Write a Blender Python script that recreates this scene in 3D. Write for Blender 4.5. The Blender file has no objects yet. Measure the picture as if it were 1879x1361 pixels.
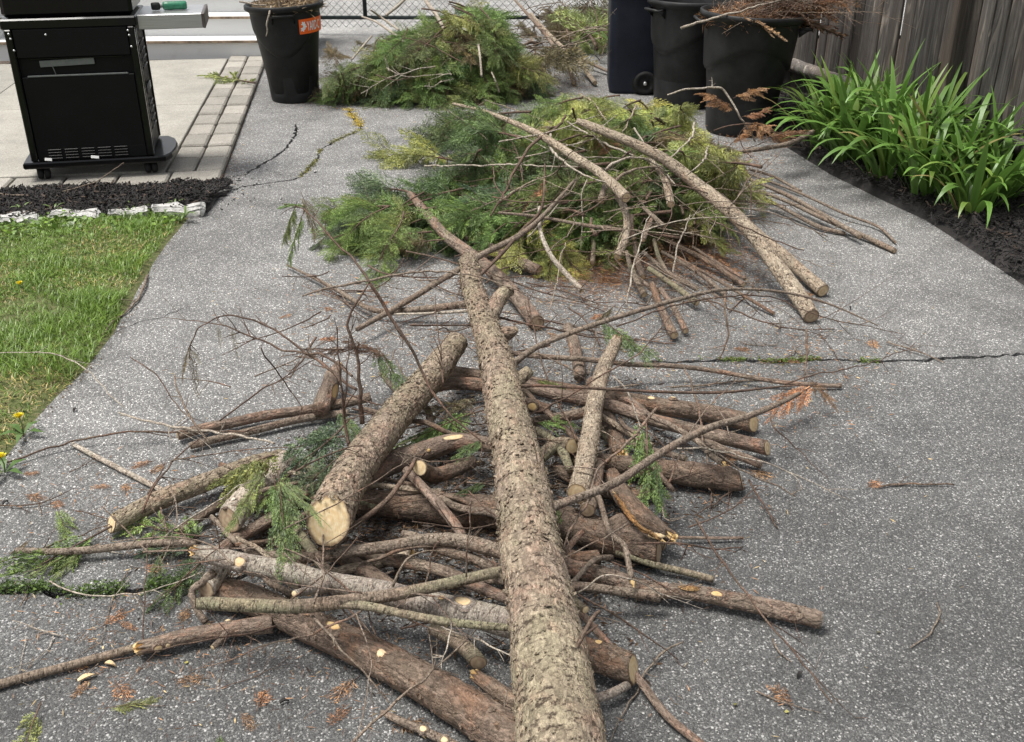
import bpy, math, random
import numpy as np
from mathutils import Vector, Matrix, noise
from mathutils.geometry import tessellate_polygon
random.seed(7); RNG = np.random.default_rng(11)
R = math.radians
SC = bpy.context.scene; COL = SC.collection

# ------------------------------------------------------------------ camera, sky, sun, exposure
F, TH, H = 1900.0, R(27), 1.65
cam_d = bpy.data.cameras.new('camera'); cam = bpy.data.objects.new('camera', cam_d); COL.objects.link(cam)
cam.location = (0, 0, H); cam.rotation_euler = (R(90) - TH, 0, 0)
cam_d.sensor_width = 36; cam_d.lens = F / 1879 * 36; cam_d.clip_start = .05; cam_d.clip_end = 400
SC.camera = cam
world = bpy.data.worlds.new('World'); SC.world = world; world.use_nodes = True
wn, wl = world.node_tree.nodes, world.node_tree.links
bg = wn['Background']; sky = wn.new('ShaderNodeTexSky'); sky.sky_type = 'NISHITA'; sky.sun_disc = False
sky.sun_elevation = R(71); sky.sun_rotation = R(262); sky.dust_density = 4; sky.air_density = 1.2; sky.ozone_density = .6
hsv = wn.new('ShaderNodeHueSaturation'); hsv.inputs['Saturation'].default_value = .22
wl.new(sky.outputs[0], hsv.inputs['Color']); wl.new(hsv.outputs[0], bg.inputs['Color'])
bg.inputs['Strength'].default_value = .065
sun_d = bpy.data.lights.new('sun', 'SUN'); sun_d.energy = 1.5; sun_d.angle = R(22); sun_d.color = (1, .965, .9)
sun = bpy.data.objects.new('sun', sun_d); COL.objects.link(sun)
# sun direction matches sky: azimuth measured from +Y clockwise
_az, _el = R(262), R(71)
sdir = Vector((math.sin(_az) * math.cos(_el), math.cos(_az) * math.cos(_el), math.sin(_el)))
sun.rotation_euler = sdir.to_track_quat('Z', 'Y').to_euler()
SC.view_settings.view_transform = 'Standard'; SC.view_settings.look = 'None'
SC.view_settings.exposure = 1.5; SC.view_settings.gamma = 1; SC.view_settings.use_curve_mapping = False
SC.cycles.max_bounces = 6

# ------------------------------------------------------------------ helpers
def ray(u, v):
    a = (u - 939.5) / F; b = (v - 680.5) / F
    return Vector((a, math.cos(TH) - b * math.sin(TH), -math.sin(TH) - b * math.cos(TH)))
CAMP = Vector((0, 0, H))
def P(u, v, z=0.0):                      # point of the place seen at (u, v) at height z
    d = ray(u, v); return CAMP + d * ((z - H) / d.z)
def U(u, v, Y):                          # the same at a given distance down the driveway
    d = ray(u, v); return CAMP + d * (Y / d.y)
def depth(p): return p.y * math.cos(TH) - (p.z - H) * math.sin(TH)

def mesh(name, V, F4=None, F3=None, attrs=None, mat=None, smooth=True):
    V = np.asarray(V, dtype=np.float32).reshape(-1, 3)
    f4 = np.asarray(F4 if F4 is not None else [], dtype=np.int32).reshape(-1, 4)
    f3 = np.asarray(F3 if F3 is not None else [], dtype=np.int32).reshape(-1, 3)
    me = bpy.data.meshes.new(name)
    me.vertices.add(len(V)); me.vertices.foreach_set('co', V.ravel())
    n4, n3 = len(f4), len(f3)
    me.loops.add(n4 * 4 + n3 * 3)
    me.loops.foreach_set('vertex_index', np.concatenate([f4.ravel(), f3.ravel()]))
    me.polygons.add(n4 + n3)
    st = np.concatenate([np.arange(n4) * 4, n4 * 4 + np.arange(n3) * 3]).astype(np.int32)
    me.polygons.foreach_set('loop_start', st)
    me.polygons.foreach_set('use_smooth', np.full(n4 + n3, smooth))
    for k, a in (attrs or {}).items():
        a = np.asarray(a, dtype=np.float32)
        if a.ndim == 1:
            at = me.attributes.new(k, 'FLOAT', 'POINT'); at.data.foreach_set('value', a)
        else:
            at = me.attributes.new(k, 'FLOAT_VECTOR', 'POINT'); at.data.foreach_set('vector', a.ravel())
    me.update(calc_edges=True); me.validate()
    if mat: me.materials.append(mat)
    return me
def link(name, me, parent=None, loc=None, rot=None):
    o = bpy.data.objects.new(name, me); COL.objects.link(o)
    if parent: o.parent = parent
    if loc is not None: o.location = loc
    if rot is not None: o.rotation_euler = rot
    return o
def tag(o, label=None, cat=None, group=None, kind=None):
    if label: o['label'] = label
    if cat: o['category'] = cat
    if group: o['group'] = group
    if kind: o['kind'] = kind
    return o
def thing(name, label, cat, loc=(0, 0, 0), rz=0, group=None):
    o = bpy.data.objects.new(name, None); COL.objects.link(o); o.location = loc; o.rotation_euler = (0, 0, rz)
    o.empty_display_size = .05
    return tag(o, label, cat, group)

class Geo:                               # gathers shapes into one mesh
    def __init__(s): s.V = []; s.f4 = []; s.f3 = []; s.n = 0; s.A = {}
    def add(s, V, f4=(), f3=(), **at):
        V = np.asarray(V, dtype=np.float64).reshape(-1, 3); k = s.n
        s.V.append(V); s.n += len(V)
        if len(f4): s.f4.append(np.asarray(f4, dtype=np.int64).reshape(-1, 4) + k)
        if len(f3): s.f3.append(np.asarray(f3, dtype=np.int64).reshape(-1, 3) + k)
        for a, val in at.items(): s.A.setdefault(a, []).append(np.asarray(val))
        return s
    def box(s, c, d, rz=0, bev=0.0, top=1.0, rot=None):
        x, y, z = [q / 2 for q in d]
        if bev <= 0:
            V = [(-x, -y, -z), (x, -y, -z), (x, y, -z), (-x, y, -z), (-x * top, -y * top, z), (x * top, -y * top, z), (x * top, y * top, z), (-x * top, y * top, z)]
            f = [(0, 3, 2, 1), (4, 5, 6, 7), (0, 1, 5, 4), (1, 2, 6, 5), (2, 3, 7, 6), (3, 0, 4, 7)]; t = ()
        else:                            # chamfered box
            b = min(bev, x * .9, y * .9, z * .9); V = []; f = []; t = []; idx = {}
            for sx in (-1, 1):
                for sy in (-1, 1):
                    for sz in (-1, 1):
                        for ax in range(3):
                            p = [sx * (x - (b if ax != 0 else 0)), sy * (y - (b if ax != 1 else 0)), sz * (z - (b if ax != 2 else 0))]
                            idx[sx, sy, sz, ax] = len(V); V.append(p)
                        q = [idx[sx, sy, sz, a] for a in range(3)]
                        t.append(q if sx * sy * sz > 0 else q[::-1])
            for s1 in (-1, 1):
                f.append([idx[(s1, a, b_, 0)] for a, b_ in ((-1, -1), (1, -1), (1, 1), (-1, 1))][::s1])
                f.append([idx[(a, s1, b_, 1)] for a, b_ in ((-1, -1), (-1, 1), (1, 1), (1, -1))][::s1])
                f.append([idx[(a, b_, s1, 2)] for a, b_ in ((-1, -1), (1, -1), (1, 1), (-1, 1))][::s1])
            for s1 in (-1, 1):
                for s2 in (-1, 1):
                    k = s1 * s2
                    f.append([idx[-1, s1, s2, 1], idx[1, s1, s2, 1], idx[1, s1, s2, 2], idx[-1, s1, s2, 2]][::k])
                    f.append([idx[s1, -1, s2, 2], idx[s1, 1, s2, 2], idx[s1, 1, s2, 0], idx[s1, -1, s2, 0]][::k])
                    f.append([idx[s1, s2, -1, 0], idx[s1, s2, 1, 0], idx[s1, s2, 1, 1], idx[s1, s2, -1, 1]][::k])
        V = np.array(V, dtype=float)
        m = rot if rot is not None else Matrix.Rotation(rz, 3, 'Z')
        V = V @ np.array(m).T + np.array(c)
        return s.add(V, f, t)
    def tube(s, pts, rad, seg=6, cap=True):
        V, f4, _ = tube_arrays(np.array([tuple(p) for p in pts], float), np.array(rad, float), seg)
        n = len(V); f3 = []
        if cap:
            k = len(pts)
            V = np.vstack([V, V[:seg].mean(0), V[(k - 1) * seg:].mean(0)])
            for i in range(seg):
                f3.append((n, (i + 1) % seg, i)); f3.append((n + 1, (k - 1) * seg + i, (k - 1) * seg + (i + 1) % seg))
        return s.add(V, f4, f3)
    def lathe(s, prof, seg=32, c=(0, 0, 0)):
        a = np.arange(seg) / seg * 2 * np.pi
        V = [(r * math.cos(t) + c[0], r * math.sin(t) + c[1], z + c[2]) for r, z in prof for t in a]
        f = [(j * seg + i, j * seg + (i + 1) % seg, (j + 1) * seg + (i + 1) % seg, (j + 1) * seg + i) for j in range(len(prof) - 1) for i in range(seg)]
        return s.add(V, f)
    def arrays(s):
        return (np.vstack(s.V), np.vstack(s.f4) if s.f4 else None, np.vstack(s.f3) if s.f3 else None, {k: np.concatenate(v) for k, v in s.A.items()})
    def mesh(s, name, mat, smooth=False):
        V, a, b, at = s.arrays(); return mesh(name, V, a, b, at, mat, smooth)
    def build(s, name, mat, parent=None, smooth=False, loc=None, rot=None):
        return link(name, s.mesh(name, mat, smooth), parent, loc, rot)

def frames(C):
    n = len(C); T = np.gradient(C, axis=0); T /= np.linalg.norm(T, axis=1)[:, None] + 1e-12
    up = np.array((0, 0, 1.0)) if abs(T[0, 2]) < .9 else np.array((0, 1.0, 0))
    N = np.zeros_like(C); x = up - T[0] * (up @ T[0]); N[0] = x / np.linalg.norm(x)
    for i in range(1, n):
        x = N[i - 1] - T[i] * (N[i - 1] @ T[i]); N[i] = x / (np.linalg.norm(x) + 1e-12)
    return T, N, np.cross(T, N)
def tube_arrays(C, r, seg):
    T, N, B = frames(C); a = np.arange(seg) / seg * 2 * np.pi
    V = C[:, None] + (r[:, None, None] if r.ndim == 1 else r[:, :, None]) * (np.cos(a)[None, :, None] * N[:, None] + np.sin(a)[None, :, None] * B[:, None])
    k = len(C); i = np.arange(seg); j = np.arange(k - 1)[:, None]
    f = np.stack([j * seg + i, j * seg + (i + 1) % seg, (j + 1) * seg + (i + 1) % seg, (j + 1) * seg + i], -1).reshape(-1, 4)
    return V.reshape(-1, 3), f, (T, N, B)
def resample(pts, rad, step):
    p = np.array([tuple(q) for q in pts], float); r = np.array(rad, float)
    if len(p) == 2:
        t = np.linspace(0, 1, 12)[:, None]; D = p[0] * (1 - t) + p[1] * t; rr = r[0] * (1 - t[:, 0]) + r[1] * t[:, 0]
    else:
        q = np.vstack([2 * p[0] - p[1], p, 2 * p[-1] - p[-2]]); D = []; rr = []
        for i in range(1, len(q) - 2):
            for t in np.linspace(0, 1, 14, endpoint=(i == len(q) - 3)):
                a, b, c, d = q[i - 1], q[i], q[i + 1], q[i + 2]
                D.append(.5 * (2 * b + (c - a) * t + (2 * a - 5 * b + 4 * c - d) * t * t + (3 * b - a - 3 * c + d) * t ** 3))
                rr.append(r[i - 1] * (1 - t) + r[i] * t)
        D = np.array(D); rr = np.array(rr)
    L = np.concatenate([[0], np.cumsum(np.linalg.norm(np.diff(D, axis=0), axis=1))])
    n = max(3, int(L[-1] / step) + 1); s = np.linspace(0, L[-1], n)
    return np.stack([np.interp(s, L, D[:, k]) for k in range(3)], 1), np.interp(s, L, rr), s
def _h(i, k=0):
    h = (i[..., 0] * 73856093) ^ (i[..., 1] * 19349663) ^ (i[..., 2] * 83492791) ^ (k * 2654435)
    h = (h ^ (h >> 13)) * 1274126177 & 0x7fffffff
    return ((h ^ (h >> 16)) & 0xffff) / 65535.0
def vnoise(p):
    i = np.floor(p).astype(np.int64); f = p - i; f = f * f * (3 - 2 * f); out = 0
    for dx in (0, 1):
        for dy in (0, 1):
            for dz in (0, 1):
                w = (f[:, 0] if dx else 1 - f[:, 0]) * (f[:, 1] if dy else 1 - f[:, 1]) * (f[:, 2] if dz else 1 - f[:, 2])
                out = out + w * _h(i + np.array((dx, dy, dz)))
    return out
def cells(p):
    i = np.floor(p).astype(np.int64); n = len(p); F1 = np.full(n, 9.); F2 = np.full(n, 9.); ID = np.zeros(n)
    for dx in (-1, 0, 1):
        for dy in (-1, 0, 1):
            for dz in (-1, 0, 1):
                c = i + np.array((dx, dy, dz)); q = c + np.stack([_h(c, 1), _h(c, 2), _h(c, 3)], -1)
                d = np.linalg.norm(q - p, axis=1); near = d < F1
                F2 = np.where(near, F1, np.minimum(F2, d)); ID = np.where(near, _h(c, 5), ID); F1 = np.minimum(F1, d)
    return F1, F2, ID

# ------------------------------------------------------------------ materials
class NT:
    def __init__(s, name):
        s.m = bpy.data.materials.new(name); s.m.use_nodes = True; s.t = s.m.node_tree; s.t.nodes.clear()
        s.out = s.n('ShaderNodeOutputMaterial'); s.b = s.n('ShaderNodeBsdfPrincipled'); s.l(s.b.outputs[0], s.out.inputs[0])
    def n(s, k, **kw):
        x = s.t.nodes.new(k)
        for a, v in kw.items(): setattr(x, a, v)
        return x
    def l(s, a, b): s.t.links.new(a, b)
    def set(s, **kw):
        for k, v in kw.items(): s.b.inputs[k.replace('_', ' ')].default_value = v
        return s
    def coord(s, kind='Object', scale=(1, 1, 1), attr=None):
        if attr: src = s.n('ShaderNodeAttribute', attribute_name=attr).outputs['Vector']
        elif kind == 'World': src = s.n('ShaderNodeNewGeometry').outputs['Position']
        else: src = s.n('ShaderNodeTexCoord').outputs[kind]
        mp = s.n('ShaderNodeMapping'); mp.inputs['Scale'].default_value = scale; s.l(src, mp.inputs[0]); return mp.outputs[0]
    def noise(s, co, scale, detail=4, rough=.6, dist=0):
        x = s.n('ShaderNodeTexNoise'); x.inputs['Scale'].default_value = scale; x.inputs['Detail'].default_value = detail
        x.inputs['Roughness'].default_value = rough; x.inputs['Distortion'].default_value = dist; s.l(co, x.inputs['Vector']); return x.outputs['Fac']
    def voro(s, co, scale, feat='F1', rnd=1):
        x = s.n('ShaderNodeTexVoronoi', feature=feat); x.inputs['Scale'].default_value = scale; x.inputs['Randomness'].default_value = rnd; s.l(co, x.inputs['Vector']); return x
    def ramp(s, fac, stops, interp='LINEAR'):
        x = s.n('ShaderNodeValToRGB'); e = x.color_ramp.elements; x.color_ramp.interpolation = interp
        while len(e) < len(stops): e.new(.5)
        for el, (p, c) in zip(e, stops):
            el.position = p; el.color = (*c, 1) if len(c) == 3 else c
        s.l(fac, x.inputs[0]); return x.outputs[0]
    def mix(s, fac, a, b, mode='MIX'):
        x = s.n('ShaderNodeMix', data_type='RGBA', blend_type=mode)
        for sock, v in ((x.inputs[0], fac), (x.inputs[6], a), (x.inputs[7], b)):
            if isinstance(v, (int, float)): sock.default_value = v
            elif isinstance(v, tuple): sock.default_value = (*v, 1) if len(v) == 3 else v
            else: s.l(v, sock)
        return x.outputs[2]
    def math(s, op, a, b=0.):
        x = s.n('ShaderNodeMath', operation=op)
        for k, v in enumerate((a, b)):
            if isinstance(v, (int, float)): x.inputs[k].default_value = v
            else: s.l(v, x.inputs[k])
        return x.outputs[0]
    def sep(s, c, k='Red'):
        x = s.n('ShaderNodeSeparateColor'); s.l(c, x.inputs[0]); return x.outputs[k]
    def color(s, c): s.l(c, s.b.inputs['Base Color']); return s
    def bump(s, hgt, strength=.5, dist=.002):
        x = s.n('ShaderNodeBump'); x.inputs['Strength'].default_value = strength; x.inputs['Distance'].default_value = dist
        s.l(hgt, x.inputs['Height']); s.l(x.outputs[0], s.b.inputs['Normal']); return s
    def rnd(s): return s.n('ShaderNodeObjectInfo').outputs['Random']

def g(v): return (v, v, v)
M = {}
def mat_asphalt(name, tone=1.0, seam=None):
    n = NT(name).set(Roughness=.9); n.b.inputs['Specular IOR Level'].default_value = .35; co = n.coord('World')
    v1 = n.voro(co, 150); v2 = n.voro(co, 270); v3 = n.voro(co, 560)
    c1 = n.ramp(n.sep(v1.outputs['Color']), [(0, g(.055)), (.5, (.088, .087, .085)), (.80, (.14, .138, .133)), (.90, (.22, .216, .207)), (.95, (.46, .45, .43)), (1, (.74, .72, .69))])
    c2 = n.ramp(n.sep(v2.outputs['Color'], 'Green'), [(0, g(.045)), (.5, (.085, .084, .082)), (.82, (.15, .148, .143)), (.94, (.33, .325, .31)), (1, (.6, .58, .55))])
    e1 = n.ramp(v1.outputs['Distance'], [(.34, g(1)), (.55, g(0))])
    pick = n.math('GREATER_THAN', n.sep(v1.outputs['Color'], 'Blue'), .5)
    c = n.mix(n.math('MULTIPLY', pick, e1), c2, c1)
    c = n.mix(.35, c, n.ramp(n.sep(v3.outputs['Color']), [(0, g(.035)), (.6, (.085, .083, .08)), (1, (.27, .26, .25))]))
    big = n.noise(co, .9, 5, .6, .4); mid = n.noise(co, 5, 5, .65)
    c = n.mix(1., c, n.ramp(big, [(.28, g(.70 * tone)), (.5, g(1.0 * tone)), (.72, g(1.26 * tone))]), 'MULTIPLY')
    c = n.mix(1., c, n.ramp(mid, [(.3, g(.78)), (.7, g(1.2))]), 'MULTIPLY')
    if seam:                                # two pavings of different age meet at the long crack
        (x0, y0), (x1, y1) = seam; sp = n.n('ShaderNodeSeparateXYZ'); n.l(co, sp.inputs[0])
        d = n.math('SUBTRACT', sp.outputs[1], n.math('ADD', n.math('MULTIPLY', sp.outputs[0], (y1 - y0) / (x1 - x0)), y0 - x0 * (y1 - y0) / (x1 - x0)))
        d = n.math('ADD', d, n.math('MULTIPLY', n.math('SUBTRACT', n.noise(co, 2.2, 3), .5), .5))
        c = n.mix(1., c, n.ramp(n.math('ADD', n.math('MULTIPLY', d, .4), .5), [(.30, (.95, .96, .975)), (.46, (1.16, 1.175, 1.195)), (.56, (1.28, 1.29, 1.3)), (.95, (1.6, 1.6, 1.61))]), 'MULTIPLY')
    n.color(c)
    h = n.math('ADD', n.math('MULTIPLY', v1.outputs['Distance'], -.7), n.math('MULTIPLY', v2.outputs['Distance'], -.5))
    n.bump(h, .8, .006); return n.m
M['asphalt'] = mat_asphalt('asphalt', 1.0, (tuple(P(0, 1085)[:2]), tuple(P(1879, 645)[:2])))
M['asphalt_far'] = mat_asphalt('street_asphalt', 2.3)

def n_warp(n, nz, sc):
    w = n.n('ShaderNodeVectorMath', operation='MULTIPLY_ADD'); n.l(nz.outputs['Color'], w.inputs[0]); w.inputs[1].default_value = (2.6, 2.6, 2.6); n.l(n.coord(attr='bark', scale=sc), w.inputs[2]); return w.outputs[0]
def mat_bark(name, base, alt, lichen, crev, red, cell=(70, 70, 26), amt=.55, redamt=.25, bump=.9, deepk=.97, notch=False):
    n = NT(name).set(Roughness=.92); n.b.inputs['Specular IOR Level'].default_value = .25; co = n.coord(attr='bark')
    nz = n.n('ShaderNodeTexNoise'); nz.inputs['Scale'].default_value = 45; nz.inputs['Detail'].default_value = 4; nz.inputs['Roughness'].default_value = .65; n.l(co, nz.inputs['Vector'])
    def warped(k, amp_):
        w = n.n('ShaderNodeVectorMath', operation='MULTIPLY_ADD'); n.l(nz.outputs['Color'], w.inputs[0]); w.inputs[1].default_value = (amp_, amp_, amp_); n.l(n.coord(attr='bark', scale=tuple(q * k for q in cell)), w.inputs[2]); return w.outputs[0]
    w1, w2 = warped(1, 3.2), warped(2.3, 3.6)
    vo = n.voro(w1, 1); vf = n.voro(w2, 1)
    big = n.noise(n.coord(attr='bark', scale=(1, 1, .45)), 8, 4, .6); fine = n.noise(n.coord(attr='bark', scale=(1, 1, .35)), 260, 5, .75)
    rd = n.noise(n.coord(attr='bark', scale=(1, 1, .5)), 17, 4, .65, .8)
    c = n.mix(n.sep(vo.outputs['Color']), base, alt)
    c = n.mix(n.ramp(big, [(.40, g(0)), (.62, g(amt))]), c, lichen)
    c = n.mix(n.ramp(rd, [(.50, g(0)), (.66, g(redamt))]), c, red)
    c = n.mix(1., c, n.ramp(n.sep(vf.outputs['Color'], 'Green'), [(0, g(.70)), (.5, g(.98)), (1, g(1.32))]), 'MULTIPLY')
    c = n.mix(1., c, n.ramp(fine, [(.28, g(.5)), (.72, g(1.45))]), 'MULTIPLY')
    vn = n.voro(n_warp(n, nz, (cell[0] * .62, cell[1] * .62, cell[2] * 4.2)) if notch else w2, 1)
    deep = n.ramp(vn.outputs['Distance'], [(.5, g(0)), (.74, g(1))]); some = n.ramp(n.noise(co, 60, 4, .7), [(.44, g(0)), (.56, g(1))])
    c = n.mix(n.math('MULTIPLY', n.math('MULTIPLY', deep, some), deepk), c, crev)
    n.color(c)
    hgt = n.math('ADD', n.math('MULTIPLY', vf.outputs['Distance'], -.8), n.math('ADD', n.math('MULTIPLY', n.sep(vo.outputs['Color'], 'Green'), .7), n.math('MULTIPLY', fine, .8)))
    n.bump(hgt, bump, .009); return n.m
M['tan'] = mat_bark('bark_tan', (.41, .325, .25), (.235, .18, .135), (.35, .315, .205), (.05, .034, .024), (.42, .26, .19), (70, 70, 22), .6, .42, .85, .9, True)
M['brown'] = mat_bark('bark_brown', (.235, .175, .135), (.145, .107, .083), (.25, .19, .14), (.035, .023, .016), (.32, .17, .10), (55, 55, 9), .6, .55, .9, .6)
M['pink'] = mat_bark('bark_pinkish', (.30, .225, .178), (.195, .145, .114), (.30, .25, .19), (.045, .03, .022), (.38, .21, .14), (60, 60, 11), .55, .65, .9, .6)
M['silver'] = mat_bark('bark_silver', (.34, .30, .26), (.24, .2, .17), (.36, .34, .26), (.08, .06, .05), (.27, .18, .13), (50, 50, 130), .5, .35, .5)
M['mossy'] = mat_bark('bark_mossy', (.25, .195, .15), (.18, .14, .105), (.24, .235, .145), (.05, .04, .03), (.26, .17, .12), (40, 40, 120), .75, .3, .5)
M['pale'] = mat_bark('bark_pale', (.50, .41, .31), (.37, .29, .215), (.50, .43, .33), (.07, .05, .035), (.36, .23, .155), (90, 90, 45), .5, .4)
M['grey'] = mat_bark('bark_grey', (.245, .195, .155), (.165, .13, .10), (.26, .215, .165), (.05, .035, .025), (.24, .145, .10), (80, 80, 90), .5, .35, .5)
M['twig'] = mat_bark('bark_twig', (.11, .072, .055), (.075, .05, .038), (.16, .12, .09), (.05, .035, .025), (.25, .13, .09), (120, 120, 90), .6, .4, .3)
M['whitish'] = mat_bark('bark_whitish', (.42, .37, .31), (.3, .25, .2), (.46, .42, .35), (.08, .06, .045), (.3, .2, .14), (90, 90, 60), .5, .25, .4)

def mat_cut(name, c1, c2, c3):
    n = NT(name).set(Roughness=.8); co = n.coord(attr='bark')
    ln = n.n('ShaderNodeVectorMath', operation='LENGTH'); n.l(co, ln.inputs[0])
    w = n.math('ADD', n.math('MULTIPLY', ln.outputs['Value'], 420.), n.math('MULTIPLY', n.noise(co, 40, 3), 7.))
    rings = n.math('SINE', w)
    c = n.mix(n.ramp(n.noise(co, 60, 4, .7), [(.35, g(0)), (.65, g(1))]), c1, c2)
    c = n.mix(n.math('MULTIPLY', n.math('ADD', rings, 1.), .2), c, c3)
    saw = n.noise(n.coord(attr='bark', scale=(1, 14, 1)), 55, 4, .7); c = n.mix(1., c, n.ramp(saw, [(.3, g(.74)), (.7, g(1.12))]), 'MULTIPLY')
    rim = n.n('ShaderNodeAttribute', attribute_name='rim').outputs['Fac']; c = n.mix(n.ramp(n.math('ADD', rim, n.math('MULTIPLY', n.math('SUBTRACT', n.noise(co, 90, 3), .5), .5)), [(.62, g(0)), (.95, g(.85))]), c, (.12, .07, .04))
    n.color(c); n.bump(n.noise(co, 500, 3), .4, .002); return n.m
M['cut'] = mat_cut('fresh_cut_wood', (.70, .57, .37), (.62, .47, .28), (.36, .2, .09))
M['cut_bright'] = mat_cut('bright_cut_wood', (.68, .56, .36), (.61, .46, .26), (.5, .32, .14))
M['cut_old'] = mat_cut('weathered_cut_wood', (.50, .39, .26), (.40, .29, .19), (.2, .12, .07))
M['torn'] = mat_cut('torn_wood', (.64, .47, .2), (.5, .27, .1), (.66, .55, .32))

def mat_leafy(name, rough=.6, trans=.12):
    n = NT(name).set(Roughness=rough); oi = n.n('ShaderNodeObjectInfo'); at = n.n('ShaderNodeAttribute', attribute_name='tint')
    c = n.mix(1., oi.outputs['Color'], n.ramp(at.outputs['Fac'], [(0, g(.42)), (.5, g(1.)), (1, (2.1, 1.95, 1.5))]), 'MULTIPLY')
    n.color(c)
    tr = n.n('ShaderNodeBsdfTranslucent'); n.l(c, tr.inputs[0]); mx = n.n('ShaderNodeMixShader'); mx.inputs[0].default_value = trans
    n.l(n.b.outputs[0], mx.inputs[1]); n.l(tr.outputs[0], mx.inputs[2]); n.l(mx.outputs[0], n.out.inputs[0]); return n.m
M['needle'] = mat_leafy('cedar_foliage', .6, .24); M['blade'] = mat_leafy('leaf_blade', .42, .25)

def mat_simple(name, c, rough=.6, metal=0., var=.15, scale=30, bump=.1, coat=0.):
    n = NT(name).set(Roughness=rough, Metallic=metal); co = n.coord('Object')
    if max(c) < .05: n.b.inputs['Specular IOR Level'].default_value = .22
    f = n.noise(co, scale, 4, .65)
    n.color(n.mix(1., c, n.ramp(f, [(.3, g(1 - var)), (.7, g(1 + var))]), 'MULTIPLY'))
    if bump: n.bump(n.noise(co, scale * 8, 3), bump, .001)
    if coat: n.set(Coat_Weight=coat)
    return n.m
# ------------------------------------------------------------------ materials of the setting
def _soil():
    n = NT('soil').set(Roughness=.95); co = n.coord('World')
    n.color(n.ramp(n.noise(co, 40, 5, .7), [(.3, (.035, .025, .018)), (.55, (.075, .055, .04)), (.75, (.13, .10, .07))])); n.bump(n.noise(co, 120, 4, .7), .8, .01); return n.m
M['soil'] = _soil()
def _thatch():
    n = NT('lawn_thatch').set(Roughness=.95); co = n.coord('World')
    c = n.ramp(n.noise(co, 55, 5, .7), [(.3, (.05, .06, .02)), (.5, (.10, .12, .035)), (.7, (.2, .17, .09))])
    n.color(c); n.bump(n.noise(co, 200, 4, .7), .8, .01); return n.m
M['thatch'] = _thatch()
def _concrete(name, base, k=1.0):
    n = NT(name).set(Roughness=.9); co = n.coord('World')
    v = n.voro(co, 260)
    c = n.mix(1., base, n.ramp(n.noise(co, 3.2, 6, .65, .3), [(.3, g(.78)), (.7, g(1.15))]), 'MULTIPLY')
    c = n.mix(1., c, n.ramp(n.sep(v.outputs['Color']), [(0, g(.75)), (.6, g(1.)), (1, g(1.35))]), 'MULTIPLY')
    c = n.mix(1., c, n.ramp(n.rnd(), [(0, g(.82)), (1, g(1.14))]), 'MULTIPLY')
    n.color(c); n.bump(n.math('ADD', n.noise(co, 300, 3), v.outputs['Distance']), .35, .004); return n.m
M['concrete'] = _concrete('concrete_slab', (.295, .28, .245)); M['paver'] = _concrete('concrete_paver', (.285, .265, .232))
def _mulch():
    n = NT('black_mulch').set(Roughness=.8); co = n.coord('World')
    n.color(n.ramp(n.noise(co, 90, 4, .7), [(.3, (.006, .005, .005)), (.6, (.016, .013, .012)), (.78, (.05, .038, .03))])); n.bump(n.noise(co, 150, 3), .6, .006); return n.m
M['mulch'] = _mulch()
def _fencewood(name, k, red=0.):
    n = NT(name).set(Roughness=.9); co = n.coord('Object', (1, 1, .045)); big = n.coord('Object', (1, 1, .16))
    oi = n.rnd(); off = n.n('ShaderNodeVectorMath', operation='ADD'); sc = n.n('ShaderNodeCombineXYZ')
    n.l(n.math('MULTIPLY', oi, 37.), sc.inputs[0]); n.l(n.math('MULTIPLY', oi, 11.), sc.inputs[2]); n.l(co, off.inputs[0]); n.l(sc.outputs[0], off.inputs[1])
    off2 = n.n('ShaderNodeVectorMath', operation='ADD'); n.l(big, off2.inputs[0]); n.l(sc.outputs[0], off2.inputs[1])
    grain = n.noise(off.outputs[0], 70, 6, .75, .6)
    c = n.ramp(grain, [(.32, (.03 * k, .027 * k, .026 * k)), (.5, (.12 * k, .107 * k, .098 * k)), (.68, (.25 * k, .23 * k, .21 * k))])
    worn = n.ramp(n.noise(off2.outputs[0], 14, 3, .55, 1.2), [(.60, g(0)), (.72, g(1))])
    c = n.mix(n.math('MULTIPLY', worn, .75), c, (.55 * k, .48 * k, .40 * k))
    brown = n.ramp(n.noise(off2.outputs[0], 5, 2), [(.45, g(0)), (.65, g(1))])
    c = n.mix(n.math('MULTIPLY', brown, .3 + red), c, (.12, .08, .055))
    c = n.mix(1., c, n.ramp(n.math('FRACT', n.math('MULTIPLY', oi, 7.3)), [(0, g(.45)), (1, g(1.35))]), 'MULTIPLY')
    n.color(c); n.bump(grain, .7, .004); return n.m
M['fence'] = _fencewood('weathered_fence_wood', .56); M['post'] = _fencewood('weathered_post_wood', .6, .4); M['rail'] = _fencewood('weathered_rail_wood', .85)
def _paintwood():
    n = NT('white_painted_wood').set(Roughness=.55); co = n.coord('Object')
    n.color(n.mix(n.ramp(n.noise(co, 7, 5, .7), [(.55, g(0)), (.8, g(.35))]), (.66, .66, .65), (.42, .40, .37))); n.bump(n.noise(co, 40, 3), .15, .002); return n.m
M['white'] = _paintwood()
M['wornedge'] = mat_simple('worn_wood_edge', (.27, .2, .14), .85, var=.6, scale=14, bump=.4)
M['stone'] = None
def _stone():
    n = NT('whitish_edging_stone').set(Roughness=.9); co = n.coord('Object')
    n.color(n.ramp(n.noise(co, 22, 5, .7), [(.3, (.26, .25, .235)), (.5, (.46, .45, .43)), (.7, (.66, .65, .63))])); n.bump(n.noise(co, 60, 5, .7), .8, .012); return n.m
M['stone'] = _stone()
M['blackpaint'] = mat_simple('black_enamel', (.004, .004, .0045), .3, var=.3, scale=6, bump=.05, coat=.25)
M['blackpanel'] = mat_simple('black_sheet_metal', (.003, .003, .0035), .5, var=.4, scale=5, bump=.06)
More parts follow.
